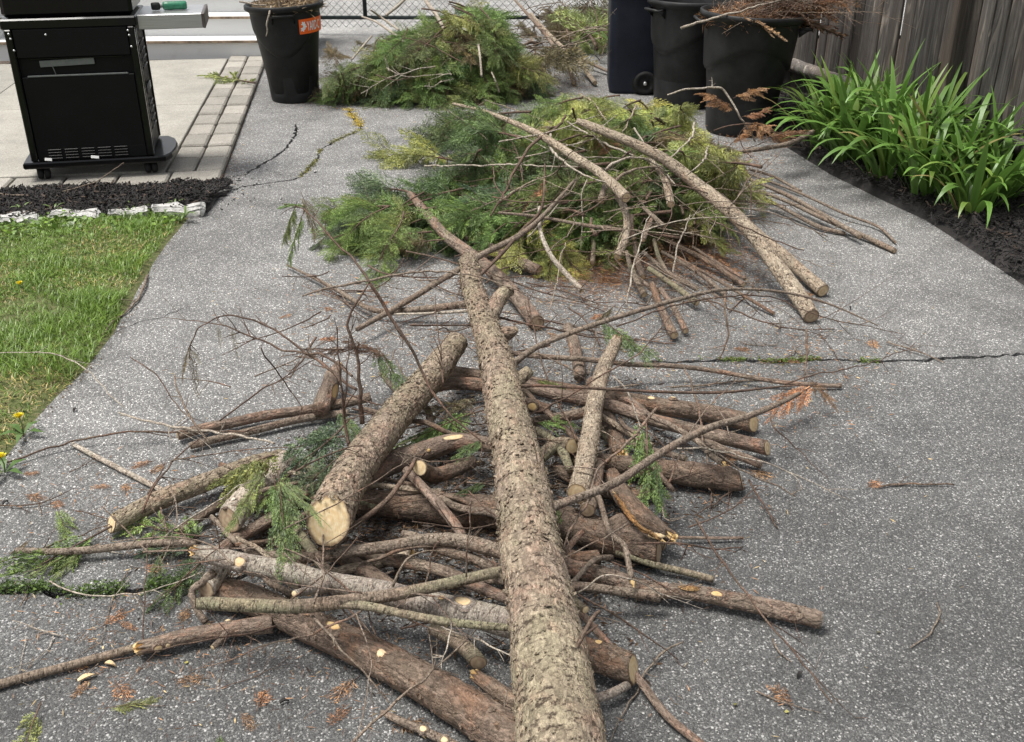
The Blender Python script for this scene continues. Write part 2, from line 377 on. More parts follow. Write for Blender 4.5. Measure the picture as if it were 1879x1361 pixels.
M['blackplastic'] = mat_simple('black_bin_plastic', (.014, .0145, .0145), .5, var=.35, scale=9, bump=.25)
M['blackplastic2'] = mat_simple('scuffed_black_plastic', (.022, .022, .0225), .46, var=.4, scale=7, bump=.25)
M['navy'] = mat_simple('navy_bin_plastic', (.013, .0155, .025), .5, var=.25, scale=8, bump=.25)
M['mulchbrown'] = mat_simple('brown_mulch', (.06, .04, .028), .85, var=.5)
M['soilcrumb'] = mat_simple('dry_soil_crumb', (.15, .11, .075), .9, var=.5)
M['rubber'] = mat_simple('black_rubber', (.012, .012, .012), .7)
M['steel'] = None
def _steel():
    n = NT('brushed_steel').set(Roughness=.38, Metallic=.9); co = n.coord('Object', (1, 1, 60))
    f = n.noise(co, 6, 4, .7); n.color(n.ramp(f, [(.3, g(.42)), (.7, g(.62))])); n.bump(f, .08, .001); return n.m
M['steel'] = _steel()
M['bronze'] = mat_simple('dark_end_cap', (.11, .095, .085), .4, .4, var=.35, scale=12)
M['dullmetal'] = mat_simple('dull_grey_metal', (.16, .17, .165), .5, .3)
M['screw'] = mat_simple('screw_steel', (.6, .6, .6), .35, .8)
M['green'] = mat_simple('green_lacquer', (.02, .16, .085), .35, var=.35, scale=60)
M['orange'] = mat_simple('orange_sticker', (.85, .13, .012), .45, var=.05)
M['stickwhite'] = mat_simple('sticker_white', (.8, .8, .79), .5, var=.03)
M['wire'] = mat_simple('dark_vinyl_wire', (.035, .045, .045), .5)
M['paper'] = mat_simple('white_scrap', (.78, .77, .74), .7, var=.08)
M['yellow'] = mat_simple('dandelion_yellow', (.72, .60, .03), .6, var=.15, scale=200)

# ------------------------------------------------------------------ ground, street, driveway with recessed cracks
def sheet(name, poly, z, mat, holes=(), wall=.0):
    loops = [[Vector((x, y, 0)) for x, y in poly]] + [[Vector((x, y, 0)) for x, y in h] for h in holes]
    tri = tessellate_polygon(loops); allp = [p for l in loops for p in l]
    V = [(p.x, p.y, z) for p in allp]; f3 = []
    for t in tri:
        a, b, c = [allp[i] for i in t]
        f3.append(t if (b - a).cross(c - a).z > 0 else t[::-1])
    f4 = []
    if wall:
        k = 0
        for l in loops:
            n = len(l); o = len(V); V += [(p.x, p.y, z - wall) for p in l]
            for i in range(n):
                j = (i + 1) % n; f4.append((k + i, k + j, o + j, o + i))
            k += n
    return mesh(name, V, f4, f3, None, mat, False)
big = [(-60, -40), (60, -40), (60, 160), (-60, 160)]
tag(link('ground', sheet('ground', big, -.04, M['soil'])), 'bare soil under and around the driveway', 'ground', kind='structure')
def crack(px, w, seed):
    rr = random.Random(seed); pts = [P(u, v) for u, v in px]; C, _, s = resample(pts, [1] * len(pts), .025)
    L, Rr = [], []
    for i, c in enumerate(C):
        t = C[min(i + 1, len(C) - 1)] - C[max(i - 1, 0)]; nrm = np.array((-t[1], t[0])) / (np.hypot(t[0], t[1]) + 1e-9)
        j = rr.uniform(-.009, .009); ww = w * rr.uniform(.45, 1.2) * (min(1, i / 3, (len(C) - 1 - i) / 3) * .9 + .1)
        L.append(tuple(c[:2] + nrm * (j + ww / 2))); Rr.append(tuple(c[:2] + nrm * (j - ww / 2)))
    return L + Rr[::-1], C
CR = [([(-40, 1090), (60, 1083), (130, 1090), (210, 1086), (300, 1077), (380, 1070), (470, 1055)], .030, 1),
      ([(1110, 668), (1230, 664), (1340, 661), (1420, 664), (1500, 660), (1570, 663), (1640, 663), (1700, 660), (1760, 654), (1830, 653), (1925, 643)], .022, 2),
      ([(405, 352), (450, 342), (500, 335), (545, 327), (566, 310), (582, 292), (588, 275), (606, 264), (634, 250), (662, 238)], .016, 3),
      ([(662, 236), (655, 222), (646, 212), (640, 200)], .03, 6),
      ([(446, 322), (478, 303), (511, 284), (532, 262), (544, 240), (540, 226)], .022, 4),
      ([(170, 640), (230, 600), (300, 580), (350, 560)], .006, 5)]
holes, crackC = [], []
for px, w, sd in CR:
    h, c = crack(px, w, sd); holes.append(h); crackC.append(c)
pl = [P(u, v) for u, v in [(0, 850), (60, 770), (110, 718), (150, 680), (205, 610), (260, 515), (300, 450), (345, 397), (398, 352)]]
PO = Vector((-1.575, 5.42, 0)); PN = Vector((.990, .1398, 0)).normalized(); PE = Vector((-PN.y, PN.x, 0))
def pat(n_, e_, z=0.): return PO + PN * n_ + PE * e_ + Vector((0, 0, z))
drive = [(-1.62, -3), (-1.58, 1.5)] + [(p.x, p.y) for p in pl] + [tuple(pat(.0, 0)[:2]), tuple(pat(0, 3.6)[:2]), (-1.9, 9.2), (-2.0, 10.40)] + \
        [(1.16, 10.40), (1.36, 8.4), (1.42, 7.2), (1.62, 6.5), (1.70, 6.1), (1.78, 5.66), (1.92, 5.2), (2.035, 4.86), (2.10, 4.4), (2.145, 4.02), (2.2, 3.2), (2.35, 2), (2.6, -3)]
drive = drive[::-1]
dr = link('driveway', sheet('driveway', drive, 0, M['asphalt'], holes, .03)); tag(dr, 'worn grey asphalt driveway with cracks', 'driveway', kind='structure')
tag(link('street', sheet('street', [(-40, 10.42), (40, 10.42), (40, 60), (-40, 60)], -.006, M['asphalt_far'])), 'pale grey pavement beyond the chain-link gate', 'pavement', kind='structure')

# ------------------------------------------------------------------ patio: slabs and edging pavers
pt = sheet('patio', [tuple(pat(a, b)[:2]) for a, b in ((-3.6, 0), (0, 0), (0, 3.62), (-3.6, 3.62))], .012, M['soil'], (), .05)
patio = tag(link('patio', pt), 'concrete patio with a border of pavers', 'patio', kind='structure')
rzp = math.atan2(PN.y, PN.x)
def slab(name, n0, n1, e0, e1, mat, z0=.0, z1=.042, jig=0., bev=.004):
    c = pat((n0 + n1) / 2, (e0 + e1) / 2, (z0 + z1) / 2 + random.uniform(-jig, jig))
    o = Geo().box((0, 0, 0), (n1 - n0 - .006, e1 - e0 - .006, z1 - z0), 0, bev).build(name, mat, patio, loc=c)
    o.rotation_euler = (random.uniform(-jig, jig) * 2, random.uniform(-jig, jig) * 3, rzp + random.uniform(-jig, jig) * 2); return o
for n0, n1 in ((-3.6, -1.8), (-1.8, -.31)):
    for e0, e1 in ((.215, 1.87), (1.87, 3.6)): slab('slab', n0, n1, e0, e1, M['concrete'])
e = .21
while e < 3.5:
    for n0, n1 in ((-.15, 0), (-.305, -.155)): slab('paver', n0, n1, e, e + .250, M['paver'], jig=.004, bev=.010)
    e += .272
x = 0
while x > -3.5:
    slab('paver', x - .27, x, 0, .2, M['paver'], jig=.003, bev=.009); x -= .275

# ------------------------------------------------------------------ lawn and mulch beds
def heightfield(name, x0, x1, y0, y1, step, inside, hz, mat):
    xs = np.arange(x0, x1 + step, step); ys = np.arange(y0, y1 + step, step)
    X, Y = np.meshgrid(xs, ys); p = np.stack([X.ravel(), Y.ravel()], 1)
    Z = hz(p); V = np.c_[p, Z]; nx = len(xs)
    j, i = np.meshgrid(np.arange(len(ys) - 1), np.arange(nx - 1), indexing='ij'); j = j.ravel(); i = i.ravel()
    f = np.stack([j * nx + i, j * nx + i + 1, (j + 1) * nx + i + 1, (j + 1) * nx + i], 1)
    cen = V[f].mean(1); f = f[inside(cen)]
    return mesh(name, V, f, None, None, mat, True)
lawn_edge_y = np.array([-3, 1.5] + [p.y for p in pl]); lawn_edge_x = np.array([-1.62, -1.58] + [p.x for p in pl])
def lawn_x(y): return np.interp(y, lawn_edge_y, lawn_edge_x)
def stone_y(x): return 4.80 + (x + 2.5) * .165
def n2(p, s, k=0.): return vnoise(np.c_[p[:, :2] * s, np.full(len(p), k)])
lawn_mesh_in = lambda c: (c[:, 0] < lawn_x(c[:, 1]) + .06) & (c[:, 1] < stone_y(c[:, 0]) + .02)
lawn_in = lambda c: (c[:, 0] < lawn_x(c[:, 1]) - .03 + .045 * n2(c, 9)) & (c[:, 1] < stone_y(c[:, 0]))
lawn_z = lambda p: .004 + (.02 * n2(p, 5) + .012 * n2(p, 17)) * np.clip((lawn_x(p[:, 1]) - p[:, 0]) / .12, 0, 1)
lawn = heightfield('lawn', -4.6, -1.5, -1, 5.1, .03, lawn_mesh_in, lambda p: .004 + (.02 * n2(p, 5) + .012 * n2(p, 17)) * np.clip((lawn_x(p[:, 1]) - p[:, 0]) / .12, 0, 1) - .014 * np.clip((p[:, 0] - lawn_x(p[:, 1])) / .03, 0, 1), M['thatch'])
tag(link('lawn', lawn), 'lawn ground on the left of the driveway', 'lawn', kind='structure')
bedL_in = lambda c: (c[:, 1] > stone_y(c[:, 0]) - .02) & (((c[:, :2] - np.array(PO[:2])) @ np.array(PE[:2])) < .01) & (c[:, 0] < lawn_x(c[:, 1]) + .03 + .05 * n2(c, 11))
bedL = heightfield('mulch_bed', -4.2, -1.3, 4.5, 5.7, .025, bedL_in, lambda p: .005 + .035 * n2(p, 8) + .02 * n2(p, 30) - .03 * np.clip(1 - (lawn_x(p[:, 1]) + .02 - p[:, 0]) / .12, 0, 1), M['mulch'])
tag(link('mulch_bed', bedL), 'bed of black mulch between lawn and patio', 'mulch bed', kind='structure')
dre_y = np.array([-3, 2, 3.2, 4.02, 4.4, 4.86, 5.2, 5.66, 6.1, 6.5, 7.2, 8.4, 10.4]); dre_x = np.array([2.6, 2.35, 2.2, 2.145, 2.10, 2.035, 1.92, 1.78, 1.70, 1.62, 1.42, 1.36, 1.16])
def bed_x(y): return np.interp(y, dre_y, dre_x)
FD = Vector((-.287, 1, 0)).normalized(); FN = Vector((-FD.y, FD.x, 0))     # fence direction; FN points to the driveway
def fence_x(y): return 2.70 - .287 * (y - 5.21)
bedR_in = lambda c: (c[:, 0] > bed_x(c[:, 1]) - .05) & (c[:, 0] < fence_x(c[:, 1]) + .08)
bedR = heightfield('mulch_bed', 1.0, 4.4, 1, 10.3, .03, bedR_in, lambda p: -.012 + .03 * np.clip((p[:, 0] - bed_x(p[:, 1]) + .03 - .05 * n2(p, 12)) / .06, 0, 1) * (.6 + .6 * n2(p, 20)) + (.05 * np.clip((p[:, 0] - bed_x(p[:, 1])) / .25, 0, 1) + .025 * n2(p, 8) + .015 * n2(p, 28)) * np.clip((p[:, 0] - bed_x(p[:, 1])) / .05, 0, 1), M['mulch'])
tag(link('mulch_bed', bedR), 'bed of black mulch along the wooden fence', 'mulch bed', kind='structure')

def rot_mats(n, tilt=.5):
    a = RNG.uniform(0, 2 * np.pi, n); b = RNG.normal(0, tilt, n); c = RNG.normal(0, tilt, n)
    ca, sa, cb, sb, cc, sc_ = np.cos(a), np.sin(a), np.cos(b), np.sin(b), np.cos(c), np.sin(c)
    Z = np.zeros(n); O = np.ones(n)
    Rz = np.stack([ca, -sa, Z, sa, ca, Z, Z, Z, O], -1).reshape(n, 3, 3); Ry = np.stack([cb, Z, sb, Z, O, Z, -sb, Z, cb], -1).reshape(n, 3, 3)
    Rx = np.stack([O, Z, Z, Z, cc, -sc_, Z, sc_, cc], -1).reshape(n, 3, 3)
    return Rz @ Ry @ Rx
BOXV = np.array([(-1, -1, -1), (1, -1, -1), (1, 1, -1), (-1, 1, -1), (-1, -1, 1), (1, -1, 1), (1, 1, 1), (-1, 1, 1)], float) * .5
BOXF = np.array([(0, 3, 2, 1), (4, 5, 6, 7), (0, 1, 5, 4), (1, 2, 6, 5), (2, 3, 7, 6), (3, 0, 4, 7)])
def chips(name, c, dims, mat, tilt=.45):
    n = len(c); v = BOXV[None] * dims[:, None, :]; v = v * RNG.uniform(.6, 1.2, (n, 8, 1))
    v = np.einsum('nij,nkj->nki', rot_mats(n, tilt), v) + c[:, None, :]
    f = BOXF[None] + (np.arange(n) * 8)[:, None, None]
    return mesh(name, v.reshape(-1, 3), f.reshape(-1, 4), None, None, mat, False)
def scatter(n, x0, x1, y0, y1, inside):
    p = np.c_[RNG.uniform(x0, x1, n), RNG.uniform(y0, y1, n), np.zeros(n)]; return p[inside(p)]
def bed_chips(x0, x1, y0, y1, n, ins, zf, label):
    c = scatter(n, x0, x1, y0, y1, ins); k = len(c); c[:, 2] = zf(c)
    d = np.c_[RNG.uniform(.010, .05, k), RNG.uniform(.003, .009, k), RNG.uniform(.0015, .005, k)]
    tag(link('mulch_chips', chips('mulch_chips', c, d, M['mulch'])), label, 'mulch', kind='stuff')
bed_chips(-3.4, -1.3, 4.6, 5.7, 24000, bedL_in, lambda c: .02 + .035 * n2(c, 8) + .014 * RNG.random(len(c)), 'shredded black mulch beside the grill')
bed_chips(1.2, 3.2, 3.4, 8.5, 42000, lambda c: bedR_in(c) & (c[:, 0] > bed_x(c[:, 1]) - .03 + .06 * n2(c, 12)), lambda c: .016 + (.05 * np.clip((c[:, 0] - bed_x(c[:, 1])) / .25, 0, 1) + .04 * n2(c, 8)) + .016 * RNG.random(len(c)), 'shredded black mulch under the fence plants')
c = scatter(420, -1.75, -1.05, 5.0, 5.75, lambda c: (c[:, 0] > lawn_x(c[:, 1])) & (RNG.random(len(c)) < np.exp(-(c[:, 0] - lawn_x(c[:, 1])) / .12))); c[:, 2] = .004
tag(link('mulch_crumbs', chips('mulch_crumbs', c, np.c_[RNG.uniform(.004, .02, len(c)), RNG.uniform(.002, .006, len(c)), RNG.uniform(.002, .005, len(c))], M['mulch'], .15)), 'mulch crumbs spilled onto the asphalt', 'mulch', kind='stuff')

for nm_, x0_, x1_, y0_, y1_, ins_, n_c in (('left', -3.4, -1.3, 4.6, 5.7, bedL_in, 700), ('right', 1.5, 3.0, 3.4, 7.5, lambda c: bedR_in(c) & (c[:, 0] > bed_x(c[:, 1])), 1100)):
    c = scatter(n_c, x0_, x1_, y0_, y1_, ins_); c[:, 2] = .04 + .035 * n2(c, 8) * .8 + (.0 if nm_ == 'left' else .03); k = len(c)
    tag(link('brown_mulch_chips', chips('brown_mulch_chips', c, np.c_[RNG.uniform(.01, .04, k), RNG.uniform(.003, .01, k), RNG.uniform(.002, .005, k)], M['mulchbrown'])), 'brown bark shreds among the black mulch on the ' + nm_, 'mulch', kind='stuff')

def blades(name, base, h, w, lean, mat, tint):
    n = len(base); a = RNG.uniform(0, 2 * np.pi, n); d = np.stack([np.cos(a), np.sin(a), 0 * a], 1); s = np.stack([-np.sin(a), np.cos(a), 0 * a], 1)
    V = []
    for t, ww in ((0, .8), (.55, 1.), (1., .08)):
        c = base + d * (lean * h * t ** 1.8)[:, None] + np.array((0, 0, 1.)) * (h * t * (1 - .25 * lean * t))[:, None]
        V += [c - s * (w * ww / 2)[:, None], c + s * (w * ww / 2)[:, None]]
    V = np.stack(V, 1); k = (np.arange(n) * 6)[:, None]
    f = np.concatenate([k + np.array((0, 1, 3, 2)), k + np.array((2, 3, 5, 4))])
    return mesh(name, V.reshape(-1, 3), f, None, {'tint': np.repeat(tint, 6)}, mat, True)
c = scatter(105000, -3.3, -1.5, 2.2, 5.05, lawn_in)
dens = n2(c, 3.2) * .6 + n2(c, 11, 3.) * .4; keep = RNG.random(len(c)) < np.clip((dens - .18) * 2.6, .22, 1); c = c[keep]; dens = dens[keep]
edge = np.clip((lawn_x(c[:, 1]) - c[:, 0]) / .25, 0, 1); c[:, 2] = lawn_z(c) - .004
tall = n2(c, 5, 9.)
tg = tag(link('grass', blades('grass', c, RNG.uniform(.018, .045, len(c)) * (.6 + 1.3 * tall ** 2) , RNG.uniform(.0022, .0042, len(c)), RNG.uniform(.2, 1.3, len(c)), M['blade'], np.clip(.25 + .6 * RNG.random(len(c)) * (.6 + .5 * dens) + .35 * (n2(c, 2.1, 5.) - .5), 0, 1))), 'short green lawn grass beside the driveway', 'grass', kind='stuff')
tg.color = (.15, .245, .045, 1)
c2 = scatter(30000, -3.3, -1.5, 2.2, 5.05, lawn_in); c2 = c2[n2(c2, 2.7, 7.) > .38]; c2[:, 2] = lawn_z(c2) - .002
dg = tag(link('dry_grass', blades('dry_grass', c2, RNG.uniform(.01, .025, len(c2)), RNG.uniform(.002, .0035, len(c2)), RNG.uniform(.8, 2., len(c2)), M['blade'], RNG.random(len(c2)))), 'straw coloured dead grass in the lawn', 'grass', kind='stuff'); dg.color = (.34, .28, .13, 1)

def leaflets(name, c, size, mat, tilt=.5, tint=None):
    n = len(c); q = np.array([(-.1, 0, 0), (.3, -.5, .06), (1, 0, 0), (.3, .5, .06)])
    v = np.einsum('nij,nkj->nki', rot_mats(n, tilt), q[None] * size[:, None, None]) + c[:, None]
    return mesh(name, v.reshape(-1, 3), (np.arange(n) * 4)[:, None] + np.arange(4), None, {'tint': np.repeat(RNG.random(n) if tint is None else tint, 4)}, mat, False)
c = scatter(9000, -3.2, -1.5, 4.2, 5.05, lawn_in); c = c[RNG.random(len(c)) < np.clip((c[:, 1] - stone_y(c[:, 0]) + .35) * 2.5, 0, 1) * n2(c, 6)]; c[:, 2] = lawn_z(c) + RNG.uniform(.006, .028, len(c))
tag(link('clover', leaflets('clover', c, RNG.uniform(.014, .03, len(c)), M['blade'])), 'small broad-leaved weeds along the white stones', 'weeds', kind='stuff').color = (.13, .22, .045, 1)
def crack_weeds(C, n, a, b, spread, label, col, hmax=.025):
    n = int(n * 1.7); i = RNG.integers(int(a * len(C)), max(int(a * len(C)) + 1, int(b * len(C))), n); p = C[i] + RNG.normal(0, spread, (n, 3)); p[:, 2] = RNG.uniform(0, hmax, n)
    p = p[n2(p, 14, 2.) > .38]
    tag(link('crack_weeds', leaflets('crack_weeds', p, RNG.uniform(.003, .009, len(p)), M['blade'], .7)), label, 'weeds', kind='stuff').color = col
crack_weeds(crackC[0], 1500, .05, .75, .012, 'tiny green weeds growing in the left front crack', (.075, .125, .032, 1), .03)
crack_weeds(crackC[1], 800, .22, .66, .010, 'moss in the long crack on the right', (.11, .16, .03, 1), .012)
crack_weeds(crackC[3], 900, 0, 1, .02, 'yellow moss in the crack near the sticker can', (.42, .33, .07, 1), .012)
crack_weeds(crackC[2], 700, .3, 1, .012, 'moss in the winding crack on the left', (.17, .17, .05, 1), .01)
c = scatter(4000, -1.75, -1.2, 2.5, 5.2, lambda c: np.abs(c[:, 0] - lawn_x(c[:, 1]) - .01) < .035); c[:, 2] = .004
tag(link('edge_soil_crumbs', chips('edge_soil_crumbs', c, np.c_[RNG.uniform(.002, .006, len(c)), RNG.uniform(.002, .005, len(c)), RNG.uniform(.001, .003, len(c))], M['soilcrumb'], .3)), 'soil crumbs along the lawn edge', 'soil', kind='stuff')

# white edging stones
def rock(name, d, seed, mat):
    g_ = Geo().box((0, 0, 0), d, 0, min(d) * .22); V, a, b, _ = g_.arrays()
    me = mesh(name, V, a, b, None, mat, True)
    import bmesh
    bm = bmesh.new(); bm.from_mesh(me); bmesh.ops.subdivide_edges(bm, edges=bm.edges[:], cuts=5, use_grid_fill=True)
    for v in bm.verts:
        q = v.co * 14 + Vector((seed * 3.1, seed, 0)); v.co += Vector(noise.noise_vector(q)) * .02 + Vector(noise.noise_vector(q * 2.7)) * .009 + Vector(noise.noise_vector(q * 6)) * .004
    bm.to_mesh(me); bm.free(); return me
sx = [(-2.62, .20, 'whitish edging stone cut off by the left side of the photo'), (-2.385, .24, 'rough whitish edging stone, second from the left'), (-2.135, .27, 'long whitish edging stone in the middle of the row'),
      (-1.885, .22, 'whitish edging stone, fourth from the left'), (-1.655, .25, 'whitish edging stone nearest the driveway')]
for k, (x, L, lab) in enumerate(sx):
    o = link('edging_stone', rock('edging_stone', (L * random.uniform(.85, 1), .085, .075), k, M['stone']), None, (x, float(stone_y(x)) + random.uniform(-.012, .012), .016), (0, 0, .16 + random.uniform(-.06, .06)))
    tag(o, lab, 'stone', 'whitish stones edging the lawn')

# dandelions
def dandelion(u, v, z, label, tilt):
    p = P(u, v, z); t = thing('dandelion', label, 'dandelion', (p.x, p.y, .01), 0, 'dandelions at the lawn edge')
    Geo().tube([(0, 0, 0), (.004, 0, z * .5), (0, 0, z - .01)], [.0022] * 3, 5).build('stem', M['stemgreen'], t, True)
    a = RNG.uniform(0, 2 * np.pi, 90); rr = RNG.uniform(.2, 1, 90); g_ = Geo()
    for i in range(90):
        d = np.array((math.cos(a[i]), math.sin(a[i]), 0)); s = np.array((-d[1], d[0], 0)) * .0016; r1 = .017 * rr[i]
        b0 = np.array((0, 0, z - .012)); e0 = d * r1 + np.array((0, 0, z + .006 * (1 - rr[i])))
        g_.add([b0 - s * .4, b0 + s * .4, e0 + s, e0 - s], [(0, 1, 2, 3)])
    g_.build('flower_head', M['yellow'], t)
    for k in range(5):
        an = k * 1.3 + u; d = np.array((math.cos(an), math.sin(an), 0)); s = np.array((-d[1], d[0], 0)) * .011
        V = [np.zeros(3), d * .035 - s + (0, 0, .02), d * .035 + s + (0, 0, .02), d * .075 + (0, 0, .012)]
        o = link('leaf', mesh('leaf', V, None, [(0, 1, 2), (1, 3, 2)], {'tint': np.full(4, .5)}, M['blade'], False), t); o.color = (.08, .15, .03, 1)
M['stemgreen'] = mat_simple('green_stem', (.13, .2, .06), .6)
dandelion(35, 766, .07, 'yellow dandelion on a bent stem at the lawn edge', 0); dandelion(2, 840, .06, 'yellow dandelion at the left border of the photo', 0); dandelion(36, 522, .045, 'small pale yellow dandelion out in the lawn', 0)
# ------------------------------------------------------------------ white wooden steps
st = thing('wooden_steps', 'white painted wooden steps behind the grill, their edges worn', 'steps', (-3.1, 9.02, 0), .04)
for k in range(5):
    y0 = k * .205; z0 = .012 + k * .165
    Geo().box((-.0, y0 + .012, z0 + .068), (2.5, .022, .136), 0, .002).build('riser', M['white'], st)
    t = Geo().box((0, y0 + .095, z0 + .152), (2.54, .235, .026), 0, .004).build('tread', M['white'], st)
    Geo().box((0, y0 - .0245, z0 + .15), (2.535, .006, .02), 0, .001).build('worn_edge', M['wornedge'], t)
Geo().box((-1.24, .6, .38), (.03, 1.1, .74), 0, .002).build('stringer', M['white'], st); Geo().box((1.236, .6, .38), (.03, 1.1, .74), 0, .002).build('stringer', M['white'], st)

# ------------------------------------------------------------------ chain-link gate
gt = thing('chain_link_gate', 'dark chain-link gate across the end of the driveway', 'gate', (-.42, 10.44, 0), 0)
def bar(name, a, b, r, mat, par, seg=10): return Geo().tube([a, b], [r, r], seg).build(name, mat, par, True)
for x in (-1.55, -.993, 1.5): bar('post', (x, 0, 0 if abs(x) > 1.2 else .14), (x, 0, 1.2), .028 if abs(x) > 1.2 else .02, M['wire'], gt)
bar('bottom_rail', (-1.55, 0, .155), (1.5, 0, .155), .018, M['wire'], gt); bar('top_rail', (-1.55, 0, 1.19), (1.5, 0, 1.19), .02, M['wire'], gt)
D = .072; nz = 17; zz = [.075 + i * D / 1.0 * .5 * 2 * .5 for i in range(2 * nz)]
wm = []
for s in (0, 1):
    pts = [(((i + s) % 2) * D * .5, (.006 if i % 2 else -.006), .07 + i * D * .5) for i in range(31)]
    wm.append(Geo().tube(pts, [.0024] * len(pts), 4, False).mesh('wire', M['wire'], True))
x = -1.54; k = 0
while x < 1.46:
    link('wire', wm[0], gt, (x, -.022, 0)); x += D * .5; link('wire', wm[1], gt, (x, -.022, 0)); x += D * .5

# ------------------------------------------------------------------ gas grill seen from behind
gx = thing('gas_grill', 'black gas grill on casters with a steel side shelf', 'grill', (-2.285, 5.665, .042), R(12)); gx.scale = (.985, 1, .945)
out = [(-.36, -.23), (.335, -.23), (.375, -.215), (.405, -.15), (.42, -.04), (.42, .06), (.40, .16), (.36, .225), (-.345, .225), (-.365, .16), (-.37, .0), (-.365, -.15)]
def prism(o, z0, z1, bev=.008):
    n = len(o); c = np.mean(o, 0); V = []
    for z, k in ((z0, .985), (z0 + bev, 1), (z1 - bev, 1), (z1, .985)):
        V += [(c[0] + (x - c[0]) * k, c[1] + (y - c[1]) * k, z) for x, y in o]
    V += [(c[0], c[1], z0), (c[0], c[1], z1)]
    f = [(j * n + i, j * n + (i + 1) % n, (j + 1) * n + (i + 1) % n, (j + 1) * n + i) for j in range(3) for i in range(n)]
    t = [(4 * n, (i + 1) % n, i) for i in range(n)] + [(4 * n + 1, 3 * n + i, 3 * n + (i + 1) % n) for i in range(n)]
    return Geo().add(V, f, t)
prism(out, .072, .108).build('base_shelf', M['blackpaint'], gx)
for x in (-.275, .285):
    for y in (-.165, .16):
        ck = Geo().box((x, y, .058), (.03, .022, .03), 0, .003).build('caster', M['blackplastic'], gx)
        w = Geo().lathe([(.0, -.016), (.024, -.016), (.033, -.011), (.035, 0), (.033, .011), (.024, .016), (0, .016)], 20)
        for sx_ in (-.018, .018):
            wo = w.build('wheel', M['rubber'], ck, True, (x + sx_, y - .01, .035), (0, R(90), R(14)))
            Geo().lathe([(0, .017), (.012, .018), (.014, .0165)], 12).build('hub', M['blackplastic'], ck, False, (x + sx_, y - .01, .035), (0, R(90), R(14)))
Geo().box((0, .02, .46), (.58, .40, .70), 0, .006).build('cabinet', M['blackpanel'], gx)
for x in (-.30, .30): Geo().box((x, -.197, .465), (.034, .04, .71), 0, .005).build('corner_post', M['blackpaint'], gx)
Geo().box((0, -.196, .37), (.562, .018, .40), 0, .004).build('lower_panel', M['blackpanel'], gx)
Geo().box((0, -.198, .745), (.562, .022, .15), 0, .004).build('upper_panel', M['blackpanel'], gx)
Geo().box((0, -.200, .573), (.50, .012, .008), 0, .001).build('slot_lip', M['dullmetal'], gx)
Geo().box((.01, -.200, .665), (.46, .014, .005), 0, .001).build('slot_lip', M['blackpaint'], gx)
Geo().box((-.045, -.193, .640), (.27, .01, .034), 0, .001, rot=Matrix.Rotation(-.03, 3, 'Y')).build('heat_strip', M['dullmetal'], gx)
Geo().tube([(-.12, -.2, .625), (-.11, -.2, .58)], [.0025, .002], 5).build('dangling_wire', M['dullmetal'], gx)
vp = Geo().box((0, -.197, .142), (.562, .016, .066), 0, .003).build('vent_panel', M['blackpanel'], gx)
for r_ in range(4):
    for c_ in range(5):
        Geo().box((-.19 + c_ * .085, -.208, .122 + r_ * .016), (.07, .008, .006), 0, .002).build('vent_bar', M['blackpaint'], vp)
for x, z in ((-.295, .80), (-.29, .775), (-.285, .715), (.285, .80), (.288, .775), (.29, .715), (-.12, .79)):
    Geo().lathe([(0, .007), (.005, .006), (.0065, 0)], 10).build('screw', M['screw'], gx, True, (x, -.217 if abs(x) > .2 else -.211, z), (R(90), 0, 0))
sd = Geo().box((.302, .02, .462), (.016, .37, .69), 0, .003).build('side_panel', M['blackpanel'], gx)
Geo().box((.313, -.15, .46), (.01, .02, .68), 0, .003).build('side_trim', M['blackpaint'], sd); Geo().box((.313, .19, .46), (.01, .02, .68), 0, .003).build('side_trim', M['blackpaint'], sd)
for z in (.70, .655, .61, .565, .46, .45, .44, .43, .36, .32, .275, .23):
    pts = [(.311 + .012 * math.sin(q * math.pi), -.085 + .2 * q, z + .018 * math.sin(q * math.pi)) for q in np.linspace(0, 1, 9)]
    Geo().tube(pts, [.0045] * 9, 6).build('louver', M['blackpaint'], sd, True)
Geo().box((0, .0, .845), (.665, .42, .055), 0, .008).build('frame_rail', M['blackpaint'], gx)
Geo().box((0, .01, .985), (.64, .40, .22), 0, .02).build('firebox', M['blackpaint'], gx)
hood = Geo(); a = np.linspace(0, np.pi, 14)
V = [(x, .01 - .205 * math.cos(t), 1.10 + .15 * math.sin(t)) for x in (-.325, .325) for t in a]; n_ = len(a)
hood.add(V + [(-.325, .01, 1.1), (.325, .01, 1.1)], [(i, i + 1, n_ + i + 1, n_ + i) for i in range(n_ - 1)], [(2 * n_, i + 1, i) for i in range(n_ - 1)] + [(2 * n_ + 1, n_ + i, n_ + i + 1) for i in range(n_ - 1)])
hood.build('hood', M['blackpaint'], gx, True)
sh = Geo().box((.497, .0, .832), (.33, .34, .078), 0, .004).build('side_shelf', M['steel'], gx)
Geo().box((.668, .0, .832), (.014, .344, .08), 0, .003).build('shelf_end_cap', M['bronze'], sh)
Geo().box((.355, .1, .775), (.03, .03, .035), 0, .006).build('shelf_bracket', M['blackplastic'], sh)
